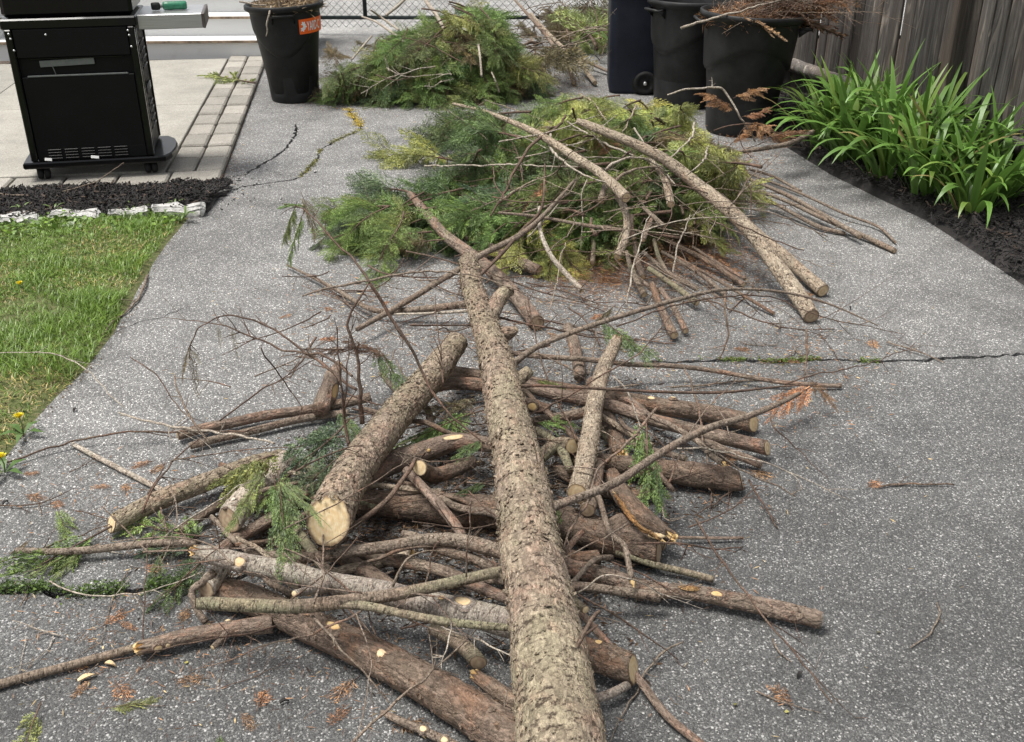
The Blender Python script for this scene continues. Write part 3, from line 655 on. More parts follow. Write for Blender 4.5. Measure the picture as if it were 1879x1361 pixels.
# two white scraps on the base, the green canister on the shelf
gm = Matrix.Translation((-2.295, 5.665, .042)) @ Matrix.Rotation(R(12), 4, 'Z')
for lab, lx, w in (('white paper scrap on the grill base, the left one', -.215, .035), ('white paper scrap on the grill base, the right one', .02, .04)):
    p = gm @ Vector((lx, -.222, .114)); o = Geo().box((0, 0, 0), (w, .004, .016), 0, .001).build('paper_scrap', M['paper'], None, False, p, (R(-35), R(12), R(25)))
    tag(o, lab, 'scrap')
p = gm @ Vector((.50, -.03, .871 * .945 + .022))
tc = thing('canister', 'green cylinder with a black end lying on the grill shelf', 'canister', (p.x, p.y, p.z - .021), R(12 + 6))
Geo().lathe([(0, -.06), (.016, -.06), (.021, -.054), (.022, -.03), (.0215, .0), (.022, .045), (.0205, .058), (.014, .062), (0, .062)], 24).build('body', M['green'], tc, True, (.02, 0, .022), (0, R(90), 0))
Geo().lathe([(0, -.024), (.014, -.024), (.019, -.018), (.02, 0), (.019, .016), (.012, .022), (0, .022)], 20).build('cap', M['blackplastic'], tc, True, (-.075, 0, .022), (0, R(90), 0))
Geo().lathe([(.009, -.01), (.009, .012)], 12).build('neck', M['dullmetal'], tc, True, (-.05, 0, .022), (0, R(90), 0))

# ------------------------------------------------------------------ trash cans
def can(label, c, rb, rt, h, mat, tilt=(0, 0), rz=0., arch=False, panels=4, group='black trash cans'):
    t = thing('trash_can', label, 'trash can', c, rz, group); t.rotation_euler = (tilt[0], tilt[1], rz)
    prof = [(0, .0), (rb * .93, 0), (rb, .012), (rb + (rt - rb) * .62 - .012, h * .66)]
    seg = 96; V = []; zs = np.concatenate([[0, .006, .02], np.linspace(.04, h - .05, 40), [h - .048, h - .03, h - .004, h]])
    A = np.arange(seg) / seg * 2 * np.pi
    for z in zs:
        q = z / h; r0 = rb + (rt - .02 - rb) * q
        for a_ in A:
            r = r0
            # deeper lower body under a shoulder that dips between the handles
            sh_z = h * (.62 + (.10 if arch else .13) * math.cos(2 * a_ + (math.pi if arch else 0)))
            k = 1 / (1 + math.exp((z - sh_z) / .006)); r -= .026 * k
            if panels:
                w = abs(((a_ * panels / (2 * math.pi)) + .5) % 1 - .5) / panels * 2 * math.pi
                if .08 * h < z < sh_z - .03 and not arch: r -= .010 * (1 / (1 + math.exp((w - .26) / .02))) * min(1, (z - .08 * h) / .03)
            if z < .02: r *= .975 + .025 * z / .02
            if z > h - .05: r = rt - (.02 if z < h - .045 else 0.) + (.006 if h - .035 < z < h - .002 else 0)
            V.append((r * math.cos(a_), r * math.sin(a_), z))
    n = len(zs); f = [(j * seg + i, j * seg + (i + 1) % seg, (j + 1) * seg + (i + 1) % seg, (j + 1) * seg + i) for j in range(n - 1) for i in range(seg)]
    # inner wall and floor
    k = len(V); ri = [(rt - .012, h), (rt - .022, h - .03), (rb + (rt - rb) * .5 - .03, h * .5), (rb - .03, .03)]
    for r, z in ri: V += [(r * math.cos(a_), r * math.sin(a_), z) for a_ in A]
    f += [((n - 1) * seg + i, (n - 1) * seg + (i + 1) % seg, k + (i + 1) % seg, k + i) for i in range(seg)]
    f += [(k + j * seg + i, k + j * seg + (i + 1) % seg, k + (j + 1) * seg + (i + 1) % seg, k + (j + 1) * seg + i) for j in range(3) for i in range(seg)]
    V += [(0, 0, .03), (0, 0, 0)]; t3 = [(k + 3 * seg + i, k + 3 * seg + (i + 1) % seg, len(V) - 2) for i in range(seg)] + [(len(V) - 1, (i + 1) % seg, i) for i in range(seg)]
    link('body', mesh('body', V, f, t3, None, mat, True), t); return t
def handle(t, ang, r, z, mat, w=.16, outw=.05):
    d = Vector((math.cos(ang), math.sin(ang), 0)); s = Vector((-d.y, d.x, 0)); o = Vector((0, 0, z))
    g_ = Geo()
    pts = [o + s * w / 2 + d * (r - .01), o + s * w / 2 + d * (r + outw - .01) - Vector((0, 0, .004)), o + s * (w / 2 - .012) + d * (r + outw), o - s * (w / 2 - .012) + d * (r + outw), o - s * w / 2 + d * (r + outw - .01) - Vector((0, 0, .004)), o - s * w / 2 + d * (r - .01)]
    g_.tube(pts, [.009] * 6, 8)
    for sg in (-1, 1):
        q = o + s * sg * w / 2; V = [q + d * (r - .02), q + d * (r + outw - .004), q + d * (r - .015) - Vector((0, 0, .055))]
        V = [v - s * .004 for v in V] + [v + s * .004 for v in V]
        g_.add([tuple(v) for v in V], [(0, 1, 4, 3), (1, 2, 5, 4), (2, 0, 3, 5)], [(0, 2, 1), (3, 4, 5)])
    g_.build('handle', mat, t, True)
c1 = Vector((-1.565, 7.585, 0)); canA = can('black trash can with an orange sticker, full of pale sticks', c1, .197, .268, .665, M['blackplastic'], (0, R(-2.2)), R(0), panels=6)
front = math.atan2(-c1.y, -c1.x)
handle(canA, front - .07, .243, .605, M['blackplastic'], .15, .022); handle(canA, front - .07 + math.pi, .243, .605, M['blackplastic'], .15, .03)
# the orange sticker, bent round the can
def wrap(V, ang0, zb, lift):
    out_ = []
    for x, y, z in V:
        zz_ = zb + y; r = .197 + (.248 - .197) * zz_ / .665 + lift; a_ = ang0 + x / .235
        out_.append((r * math.cos(a_), r * math.sin(a_), zz_))
    return out_
a0 = front + .36; nx = 24; L_ = .33; hS = .098; zb = .475
V = [(L_ * i / nx, hS * j, 0) for j in (0, 1) for i in range(nx + 1)]
stk = link('sticker', mesh('sticker', wrap(V, a0, zb, .0035), [(i, i + 1, nx + 2 + i, nx + 1 + i) for i in range(nx)], None, None, M['orange'], True), canA)
cu = bpy.data.curves.new('lettering', 'FONT'); cu.body = 'YARD-C'; cu.size = .088; cu.offset = .0016; cu.resolution_u = 3
tmp = bpy.data.objects.new('lettering', cu); COL.objects.link(tmp); bpy.context.view_layer.update()
me = bpy.data.meshes.new_from_object(tmp.evaluated_get(bpy.context.evaluated_depsgraph_get())); bpy.data.objects.remove(tmp)
import bmesh
bm = bmesh.new(); bm.from_mesh(me); bmesh.ops.triangulate(bm, faces=bm.faces[:]); bmesh.ops.subdivide_edges(bm, edges=[e_ for e_ in bm.edges if e_.calc_length() > .02], cuts=2); bmesh.ops.triangulate(bm, faces=bm.faces[:])
tv = np.array([v.co[:] for v in bm.verts]); tv[:, 0] = tv[:, 0] * .40 + .060; tv[:, 1] = tv[:, 1] * .98 + .02
for v, q in zip(bm.verts, wrap(tv, a0, zb, .0055)): v.co = q
bm.to_mesh(me); bm.free(); me.materials.clear(); me.materials.append(M['stickwhite']); link('lettering', me, stk)
lv = []                                   # white leaf-like mark left of the word
for k in range(3):
    cx, cy = ((.025, .032), (.040, .05), (.032, .068))[k]
    for i in range(16):
        t_ = i / 16 * 2 * math.pi; r_ = .014 * (1 + .35 * math.cos(5 * t_ + k)); lv.append((cx + r_ * math.cos(t_) * 1.05, cy + r_ * math.sin(t_), 0))
Vw = wrap(lv, a0, zb, .0055); ctr = [tuple(np.mean(Vw[k * 16:(k + 1) * 16], 0)) for k in range(3)]
link('leaf_mark', mesh('leaf_mark', Vw + ctr, None, [(48 + k, k * 16 + i, k * 16 + (i + 1) % 16) for k in range(3) for i in range(16)], None, M['stickwhite'], False), stk)

c3 = Vector((1.455, 6.665, 0)); canC = can('big black trash can heaped with brown twigs by the fence', c3, .232, .318, .735, M['blackplastic2'], (0, R(2.2)), 0, arch=True, panels=0)
fr = math.atan2(-c3.y, -c3.x); handle(canC, fr - 1.35, .298, .68, M['blackplastic2'], .15, .05); handle(canC, fr + 1.62, .298, .66, M['blackplastic2'], .17, .06)
c2_ = Vector((1.215, 7.42, 0)); canB = can('tall black trash can between the navy bin and the big can', c2_, .235, .292, .715, M['blackplastic2'], (0, R(.5)), R(38), arch=True, panels=0)
fr = math.atan2(-c2_.y, -c2_.x) - R(38); handle(canB, fr - .95, .272, .655, M['blackplastic2'], .15, .055); handle(canB, fr - .95 + math.pi, .272, .655, M['blackplastic2'], .15, .05)

nb = thing('wheeled_bin', 'navy wheeled bin behind the black cans', 'bin', (.93, 8.02, 0), R(-3))
def rrect(w, d, r, k=6):
    o = []
    for cx, cy, a_ in ((w / 2 - r, d / 2 - r, 0), (-w / 2 + r, d / 2 - r, 90), (-w / 2 + r, -d / 2 + r, 180), (w / 2 - r, -d / 2 + r, 270)):
        o += [(cx + r * math.cos(R(a_ + 90 * i / k)), cy + r * math.sin(R(a_ + 90 * i / k))) for i in range(k + 1)]
    return o
zs = [0, .01, .03, .25, .26, .60, .95, .951, .99, 1.0]; V = []
for z in zs:
    k = 1 + .10 * z - (.03 if z < .005 else 0) - (.006 if z < .255 else 0) + (.03 if z > .9505 else 0)
    o = rrect(.40 * k, .56 * k, .07); V += [(x, y, z) for x, y in o]
n_ = len(o); f = [(j * n_ + i, j * n_ + (i + 1) % n_, (j + 1) * n_ + (i + 1) % n_, (j + 1) * n_ + i) for j in range(len(zs) - 1) for i in range(n_)]
V += [(0, 0, 0)]; link('body', mesh('body', V, f, [(len(V) - 1, (i + 1) % n_, i) for i in range(n_)], None, M['navy'], True), nb)
lid = prism([(x * 1.16, y * 1.16) for x, y in rrect(.41, .57, .07)], 1.0, 1.05); lid.build('lid', M['navy'], nb)
arch_ = Geo(); arch_.lathe([(0, 0), (.098, 0), (.112, -.004), (.118, -.012)], 28)
arch_.build('wheel_arch', M['blackplastic'], nb, True, (.06, -.2815, .092), (R(90), 0, 0))
for yy in (-.302, .302):
    w = Geo().lathe([(.0, -.02), (.05, -.02), (.07, -.024), (.082, -.016), (.085, 0), (.082, .016), (.07, .024), (.05, .016), (.046, .012), (.02, .012), (.016, .022), (0, .022)], 30).build('wheel', M['rubber'], nb, True, (.06, yy, .085), (R(90 if yy < 0 else -90), 0, 0))
    Geo().lathe([(0, .026), (.012, .025), (.015, .018)], 14).build('hub', M['screw'], w, True)
bar('axle', (.06, -.3, .085), (.06, .3, .085), .01, M['dullmetal'], nb); bar('grab_bar', (.26, -.2, .96), (.26, .2, .96), .014, M['navy'], nb)

# ------------------------------------------------------------------ wooden fence on the right
fw = thing('wooden_fence', 'weathered grey wooden picket fence along the right side', 'fence', (fence_x(5.9), 5.9, 0), math.atan2(FD.y, FD.x))
pk = []
for k in range(5):
    g_ = Geo(); w = .095; hN = 9
    V = []; rr = random.Random(k)
    for j in range(hN + 1):
        z = 1.8 * j / hN; e1, e2 = rr.uniform(-.002, .002), rr.uniform(-.002, .002)
        V += [(-w / 2 + e1, -.006, z), (-w / 2 + .009 + e1, -.0115, z), (w / 2 - .009 + e2, -.0115, z), (w / 2 + e2, -.006, z), (w / 2 + e2, .009, z), (-w / 2 + e1, .009, z)]
    f = [(j * 6 + i, j * 6 + (i + 1) % 6, (j + 1) * 6 + (i + 1) % 6, (j + 1) * 6 + i) for j in range(hN) for i in range(6)]
    f += [(0, 3, 2, 1), (0, 5, 4, 3), (hN * 6, hN * 6 + 1, hN * 6 + 2, hN * 6 + 3), (hN * 6, hN * 6 + 3, hN * 6 + 4, hN * 6 + 5)]
    pk.append(mesh('picket', V, f, None, None, M['fence'], False))
# local x runs away from the camera along the fence, local +y points to the driveway
s = -3.6
while s < 4.45:
    o = link('picket', random.choice(pk), fw, (s, random.uniform(-.011, .011), .015 + random.uniform(-.012, .012)), (random.uniform(-.006, .006), random.uniform(-.006, .006), math.pi + random.uniform(-.05, .05)))
    s += .0988
for x in (-2.42, 0.02, 2.46):
    p_ = Geo().box((0, 0, .93), (.098, .098, 1.86), 0, .006).build('post', M['post'], fw, False, (x, .066, 0))
for a_, b_ in ((-3.6, -2.48), (-2.36, -.04), (.08, 2.40), (2.52, 4.4)):
    for z in (.25, 1.5):
        C, r_, _ = resample([(a_, .046, z), ((a_ + b_) / 2, .049, z + .004), (b_, .046, z - .003)], [.047, .045, .046], .06)
        r2 = r_[:, None] * (1 + .05 * RNG.normal(0, 1, (len(C), 14)))
        V, f4, _ = tube_arrays(C, r2, 14); n_ = len(C)
        V = np.vstack([V, C[0], C[-1]]); f3 = [(len(V) - 2, (i + 1) % 14, i) for i in range(14)] + [(len(V) - 1, (n_ - 1) * 14 + i, (n_ - 1) * 14 + (i + 1) % 14) for i in range(14)]
        link('rail', mesh('rail', V, f4, f3, None, M['rail'], True), fw)

# ------------------------------------------------------------------ daylilies
leafm = []
for k in range(12):
    rr = random.Random(50 + k); L = 1.0; th0 = rr.uniform(.08, .55); bend = rr.uniform(1.2, 2.7) if k < 8 else rr.uniform(.2, .8); n_ = 12; x = z = y = 0; V = []; tint = []
    tw = rr.uniform(-.35, .35)
    for j in range(n_ + 1):
        q = j / n_; th = th0 + bend * q ** rr.uniform(1.7, 1.9); wv = .025 * (min(1, .55 + q * 1.6)) * (1 - max(0, (q - .5) / .5) ** 1.7) + .0006
        nx_, nz_ = math.cos(th), -math.sin(th)                            # leaf surface normal in the arching plane
        s_ = (0, math.cos(tw * q), math.sin(tw * q)); fold = .006 * (1 - q * .6)
        for sg in (-1, 0, 1):
            V.append((x + (fold * nx_ * -1 if sg == 0 else 0) , y + sg * wv * s_[1], z + (sg * wv * s_[2]) - (fold * .4 if sg == 0 else 0))); tint.append(.35 + .25 * q + (-.16 if sg == 0 else 0))
        x += math.sin(th) * L / n_; z += math.cos(th) * L / n_; y += .01 * tw
    f = [(j * 3 + i, j * 3 + i + 1, j * 3 + 3 + i + 1, j * 3 + 3 + i) for j in range(n_) for i in range(2)]
    leafm.append(mesh('leaf', V, f, None, {'tint': np.clip(tint, 0, 1)}, M['blade'], True))
def lily(x, y, n, Lmax, label, group='daylily clumps along the fence', col=(.115, .225, .042)):
    t = thing('daylily', label, 'plant', (x, y, .04), random.uniform(0, 6), group)
    n = int(n * 1.75)
    for i in range(n):
        inner = i / n; a_ = i * 2.399 + random.uniform(-.3, .3); L = Lmax * 1.12 * random.uniform(.55, 1.05) * (1 - .15 * inner)
        o = link('leaf', leafm[random.randrange(8) if random.random() < .72 else 8 + random.randrange(4)], t, (math.cos(a_) * .10 * inner ** .5 + random.uniform(-.02, .02), math.sin(a_) * .10 * inner ** .5 + random.uniform(-.02, .02), -.01), (random.uniform(-.1, .1), random.uniform(-.1, .22), a_))
        o.scale = (L, L * random.uniform(.85, 1.4) / max(L, .5) * .62, L); k = random.uniform(.75, 1.25)
        yv = random.random(); o.color = (col[0] * k * (1.25 if yv > .8 else 1), col[1] * k, col[2] * k, 1)
        if random.random() < .04: o.color = (.30, .24, .10, 1)
for x, y, n, L, lab in [(2.24, 4.86, 26, .50, 'daylily clump nearest the camera, over the black mulch'), (2.44, 5.02, 24, .52, 'daylily clump at the right border against the fence'), (2.14, 5.16, 34, .60, 'daylily clump second along the bed, leaves arching over the asphalt'),
        (2.37, 5.38, 32, .64, 'daylily clump beside the fence post'), (2.03, 5.46, 36, .62, 'daylily clump in the middle of the bed edge'), (2.24, 5.66, 36, .68, 'daylily clump behind the middle one, close to the pickets'),
        (1.94, 5.80, 36, .62, 'daylily clump at the far half of the bed edge'), (2.14, 5.98, 36, .68, 'tallest daylily clump against the pickets'), (1.88, 6.10, 30, .56, 'daylily clump farthest along, next to the big trash can'), (2.02, 6.28, 24, .55, 'daylily clump behind the farthest one at the fence')]:
    lily(x, y, n, L, lab)
lily(2.66, 4.72, 12, .36, 'small sparse daylily at the right border by the fence foot')
lily(.98, 8.95, 20, .55, 'pale leafed plant behind the navy bin', None, (.14, .22, .06)); lily(1.2, 9.5, 18, .5, 'leafy plant in the far corner of the fence and gate', None, (.12, .2, .06))
# ------------------------------------------------------------------ logs, poles and branches
def pts_of(spec):
    out_, rr = [], []
    for q in spec:
        if isinstance(q[0], Vector): p, w = q[0], q[1]
        else: p, w = P(q[0], q[1], q[2]), q[3]
        out_.append(p); rr.append(w / 2 * depth(p) / F)
    return out_, rr
_seed = [0]
def barked(C, r, s, seg, amp, cell, wob=.05):
    _seed[0] += 17; sd = _seed[0]; T, N, B = frames(C); a = np.arange(seg) / seg * 2 * np.pi; k = len(C)
    A2, S2 = np.meshgrid(a, s); R0 = float(np.mean(r)); x = np.cos(A2).ravel() * R0; y = np.sin(A2).ravel() * R0; z = S2.ravel()
    q = np.stack([x, y, z], 1) + sd * .731
    rad = np.repeat(r, seg) * (1 + wob * 2 * (vnoise(q * np.array((1 / R0 * .8, 1 / R0 * .8, 9))) - .5) + wob * (vnoise(q * np.array((1 / R0 * 1.7, 1 / R0 * 1.7, 22))) - .5))
    if amp > 0:
        wq = q * np.array(cell) + 1.1 * np.stack([vnoise(q * 70), vnoise(q * 70 + 9), vnoise(q * 70 + 31)], 1)
        F1, F2, ID = cells(wq); rad = rad + amp * ((ID - .4) * np.clip((F2 - F1) * 5, 0, 1)) - amp * .5 * np.clip(1 - (F2 - F1) * 6, 0, 1) + amp * .5 * (vnoise(q * 260) - .5)
    V = np.repeat(C, seg, 0) + rad[:, None] * (np.cos(A2).ravel()[:, None] * np.repeat(N, seg, 0) + np.sin(A2).ravel()[:, None] * np.repeat(B, seg, 0))
    i = np.arange(seg); j = np.arange(k - 1)[:, None]
    f = np.stack([j * seg + i, j * seg + (i + 1) % seg, (j + 1) * seg + (i + 1) % seg, (j + 1) * seg + i], -1).reshape(-1, 4)
    return V, f, q, (T, N, B), rad.reshape(k, seg)
def tilt_end(V, seg, row, c, t, n, rows, sign):
    n = np.array(n, float); n /= np.linalg.norm(n)
    den = t @ n
    if abs(den) < .25: return
    for m in range(rows):
        rw = row + sign * m; ring = V[rw * seg:(rw + 1) * seg]; off = -((ring - c) @ n) / den if m == 0 else None
        if m == 0: base_off = off; ring += t[None] * off[:, None]
        else: ring += t[None] * (base_off * (1 - m / rows))[:, None]
def end_disc(name, ring, outward, mat, parent, bulge=.0, inset=.95, jag=0.):
    c = ring.mean(0); n = len(ring); o = np.array(outward, float); o /= np.linalg.norm(o); V = []; at = []
    T_ = ring[0] - c; T_ /= np.linalg.norm(T_); B_ = np.cross(o, T_)
    lv = (inset, .7, .4, .15)
    for k in lv:
        p = c + (ring - c) * k + o * (.0018 + bulge * (1 - k * k))
        if jag: p = p + o * (RNG.uniform(0, jag, n) * (1.1 - k))[:, None]
        V.append(p)
    V.append((c + o * (.0018 + bulge))[None]); V = np.vstack(V); d = V - c; at = np.stack([d @ T_, d @ B_, d @ o], 1) + RNG.uniform(-.004, .004, 3)
    f = [(j * n + i, j * n + (i + 1) % n, (j + 1) * n + (i + 1) % n, (j + 1) * n + i) for j in range(len(lv) - 1) for i in range(n)]
    t = [(4 * n, 3 * n + i, 3 * n + (i + 1) % n) for i in range(n)]
    e1 = V[f[0][1]] - V[f[0][0]]; e2 = V[f[0][2]] - V[f[0][0]]
    if np.cross(e1, e2) @ o < 0: f = [q[::-1] for q in f]; t = [q[::-1] for q in t]
    return link(name, mesh(name, V, f, t, {'bark': at, 'rim': np.concatenate([np.full(n, x_) for x_ in (1., .45, 0, 0)] + [np.zeros(1)])}, mat, False), parent)
def limb(name, parent, spec, mat, ends=(None, None), seg=14, step=.012, amp=.0, cell=(70, 70, 26), wob=.06, norms=(None, None), raw=False, wig=0.):
    p, r = spec if raw else pts_of(spec)
    C, r, s = resample(p, r, step)
    if wig:
        k = len(C); fade = np.clip(np.minimum(np.arange(k), np.arange(k)[::-1]) / 6, 0, 1)
        _seed[0] += 5; ph = _seed[0]
        C = C + fade[:, None] * wig * (np.stack([vnoise(np.stack([s * 9 + ph, s * 0, s * 0 + q], 1)) for q in (1, 2, 3)], 1) - .5)
    V, f, q, (T, N, B), rad = barked(C, r, s, seg, amp, cell, wob); k = len(C)
    for e_, row, sg in ((0, 0, 1), (1, k - 1, -1)):
        if norms[e_] is not None: tilt_end(V, seg, row, C[row], T[row], norms[e_], min(6, k // 3), sg)
        if ends[e_] == 'torn':
            V[row * seg:(row + 1) * seg] += -sg * T[row] * (RNG.uniform(-.5, 1.2, seg) * r[row])[:, None]
    VV = np.vstack([V, V[:seg].mean(0), V[-seg:].mean(0)]); n = len(V)
    f3 = [(n, (i + 1) % seg, i) for i in range(seg)] + [(n + 1, (k - 1) * seg + i, (k - 1) * seg + (i + 1) % seg) for i in range(seg)]
    qq = np.vstack([q, q[:seg].mean(0), q[-seg:].mean(0)])
    o = link(name, mesh(name, VV, f, f3, {'bark': qq}, M[mat], True), parent)
    for e_, row, sg in ((0, 0, -1), (1, k - 1, 1)):
        if ends[e_] and ends[e_] != 'closed':
            nn = norms[e_] if norms[e_] is not None else tuple(sg * T[row])
            end_disc('torn_end' if ends[e_] == 'torn' else 'cut_end', V[row * seg:(row + 1) * seg], nn, M[ends[e_]], o, .0015 if ends[e_] != 'torn' else .004, .93, .02 if ends[e_] == 'torn' else 0)
    o_data = (C, r, s, T, N, B); return o, o_data
def surf(data, u, v):                      # where the line of sight at (u, v) meets a limb
    C, r = data[0], data[1]; d = np.array(ray(u, v).normalized()); w = C - np.array(CAMP); t = w @ d
    e_ = np.linalg.norm(w - t[:, None] * d, axis=1); i = int(np.argmin(e_ / r)); ee = min(e_[i], r[i] * .95)
    q = np.array(CAMP) + d * (t[i] - math.sqrt(r[i] ** 2 - ee ** 2)); n = (q - C[i]); n -= data[3][i] * (n @ data[3][i]); return q, n / np.linalg.norm(n), data[3][i]
def knot(log_o, data, u, v, wpx, mat='cut_bright', asp=1.3):
    q, n, t = surf(data, u, v); b = np.cross(n, t); rr = wpx * .43 * depth(Vector(q)) / F; N_ = 18; a = np.arange(N_) / N_ * 2 * np.pi
    wv = (1 + .07 * np.sin(2 * a + u) + .05 * np.sin(3 * a + v) + .03 * RNG.normal(0, 1, N_))[:, None]; e_ = np.cos(a)[:, None] * t * asp + np.sin(a)[:, None] * b
    def ring(k, h): return q + n * h + rr * k * wv * e_
    if asp < 2.4:
        hs = min(.007, rr * .45); V = np.vstack([ring(.93, hs * .75), ring(1.08, hs), ring(1.25, hs * .8), ring(1.75, -.004)]); f = [(j * N_ + i, j * N_ + (i + 1) % N_, (j + 1) * N_ + (i + 1) % N_, (j + 1) * N_ + i) for j in range(3) for i in range(N_)]
        e1, e2 = V[f[0][1]] - V[f[0][0]], V[f[0][3]] - V[f[0][0]]
        if np.cross(e1, e2) @ n < 0: f = [x[::-1] for x in f]
        link('branch_collar', mesh('branch_collar', V, f, None, {'bark': V * 1.0 + RNG.uniform(0, 5, 3)}, log_o.data.materials[0], True), log_o)
        end_disc('cut_knot', ring(.97, hs * .5), n, M[mat], log_o, .001, 1.0)
    else: end_disc('bark_scar', ring(1, .0012), n, M['splint' if mat == 'torn' else mat], log_o, .0005, 1.0)
def flakes(log_o, data, n, mat, size=(.008, .02), lift=.004, upper=True):
    C, r, s, T, N, B = data; i = RNG.integers(2, len(C) - 2, n); a = RNG.uniform(0, 2 * np.pi, n)
    out_ = np.cos(a)[:, None] * N[i] + np.sin(a)[:, None] * B[i]; keep = out_[:, 2] > -.35; i = i[keep]; out_ = out_[keep]; n = len(i)
    tan = T[i] * RNG.choice((-1, 1), n)[:, None] + np.cross(out_, T[i]) * RNG.normal(0, .55, n)[:, None]; tan /= np.linalg.norm(tan, axis=1)[:, None]
    sid = np.cross(out_, tan); L = RNG.uniform(*size, n)[:, None]; W = L * RNG.uniform(.3, .8, n)[:, None] * .5; lf = RNG.uniform(.25, 1, n)[:, None] * lift
    c = C[i] + out_ * (r[i] * 1.0)[:, None]; th = out_ * .0012
    a0 = c - tan * L * .5 - out_ * .001; a1 = c + tan * L * .5 + out_ * lf; mid = c + out_ * lf * .25
    V = [a0 - sid * W, a0 + sid * W, mid - sid * W * 1.1, mid + sid * W * 1.1, a1 - sid * W * .7, a1 + sid * W * .7]
    V = np.stack(V + [v - th for v in V], 1); k = (np.arange(n) * 12)[:, None]
    F_ = [(0, 1, 3, 2), (2, 3, 5, 4), (7, 6, 8, 9), (9, 8, 10, 11), (0, 2, 8, 6), (2, 4, 10, 8), (3, 1, 7, 9), (5, 3, 9, 11), (4, 5, 11, 10)]
    f = np.concatenate([k + np.array(q) for q in F_]); bk = np.repeat(np.stack([RNG.uniform(0, 9, n), RNG.uniform(0, 9, n), RNG.uniform(0, 9, n)], 1), 12, 0) + (V.reshape(-1, 3) - np.repeat(c, 12, 0))
    tag(link('bark_flakes', mesh('bark_flakes', V.reshape(-1, 3), f, None, {'bark': bk}, M[mat], False), log_o), kind='stuff')
FG = 'cut logs and limbs in the front heap'; MG = 'cut poles and sticks in the middle heap'
def log(label, spec, mat, ends=(None, 'cut'), cat='log', name='log', group=FG, amp=.0016, seg=None, step=None, cell=(70, 70, 26), norms=(None, None), wob=.07, knots=(), stubs=(), nfl=0, wig=0.):
    p, r = pts_of(spec); rm = max(r); seg = seg or (40 if rm > .02 else 20 if rm > .009 else 12); step = step or (.008 if rm > .02 else .012)
    if cat == 'branch': name = 'branch'
    o, data = limb(name, None, (p, r), mat, ends, seg, step, amp if rm > .008 else 0, cell, wob, norms, True, wig)
    tag(o, label, cat, group)
    for kn in knots: knot(o, data, *kn)
    for sp in stubs: limb('side_stub', o, sp[0], sp[1] if len(sp) > 1 else mat, (None, sp[2] if len(sp) > 2 else 'cut_bright'), 14, .008, .0006)
    if nfl: flakes(o, data, nfl, mat)
    return o, data

M['splint'] = mat_bark('torn_orange_wood', (.40, .22, .09), (.26, .13, .055), (.55, .42, .22), (.06, .03, .015), (.2, .1, .05), (120, 120, 20), .5, .5)
# the long trunk lying over the heap
TS = [(860, 478, .27, 33), (868, 530, .262, 39), (893, 604, .25, 50), (914, 672, .26, 64), (929, 753, .265, 74), (944, 817, .27, 84), (963, 927, .275, 104), (981, 1056, .28, 118), (995, 1117, .28, 126), (1030, 1361, .285, 162), (1048, 1500, .29, 182)]
trunk, td = log('long thick trunk with scaly tan bark lying over the heap towards the camera', TS, 'tan', ('cut', 'cut'), 'trunk', 'trunk', None, .0022, 180, .0045, (105, 105, 48), wob=.06)
flakes(trunk, td, 2600, 'tan', (.005, .018), .007)
limb('side_stub', trunk, [(893, 596, .25, 34), (908, 562, .26, 30), (922, 540, .265, 27), (934, 533, .262, 22)], 'tan', (None, 'cut_old'), 24, .006, .0016)
limb('side_stub', trunk, [(928, 612, .265, 30), (942, 607, .285, 18), (947, 604, .292, 12)], 'tan', (None, 'cut_old'), 18, .006, .001)
limb('side_stub', trunk, [(948, 702, .262, 26), (960, 690, .275, 24), (971, 680, .285, 22)], 'tan', (None, 'cut_bright'), 18, .006, .0008, norms=(None, (.35, -.75, .55)))
for kn in ((985, 975, 26, 'cut_old', 1.2), (958, 868, 16, 'cut_old', 1.3), (1002, 1180, 20, 'cut_old', 1.2)): knot(trunk, td, *kn)
limb('side_branch', trunk, [(936, 672, .265, 14), (960, 653, .285, 12), (992, 633, .305, 11), (1054, 608, .33, 10), (1120, 586, .345, 9), (1175, 569, .35, 8.5), (1245, 549, .34, 8), (1330, 531, .31, 6.5), (1432, 535, .26, 5), (1520, 557, .21, 4), (1611, 597, .16, 2.2)], 'grey', (None, None), 10, .012)
limb('side_branch', trunk, [(1004, 935, .275, 26), (1030, 924, .28, 17), (1084, 905, .275, 16), (1139, 880, .265, 16), (1194, 843, .25, 15), (1249, 810, .235, 15), (1304, 784, .22, 14), (1377, 762, .2, 12), (1430, 740, .185, 10), (1466, 722, .175, 8)], 'grey', (None, 'cut_old'), 12, .012)
limb('side_twig', trunk, [(1052, 1198, .33, 10), (1070, 1165, .355, 9), (1090, 1130, .375, 8), (1102, 1120, .385, 5)], 'twig', (None, None), 8, .01)
limb('side_twig', trunk, [(1075, 1164, .36, 5), (1090, 1152, .365, 4), (1097, 1146, .37, 3)], 'twig', (None, None), 6, .01)
limb('side_twig', trunk, [(952, 708, .28, 7), (1000, 708, .27, 6), (1084, 712, .25, 6), (1194, 718, .22, 6), (1322, 720, .18, 5.5), (1433, 709, .15, 3.5), (1500, 705, .13, 2)], 'twig', (None, None), 8, .012)

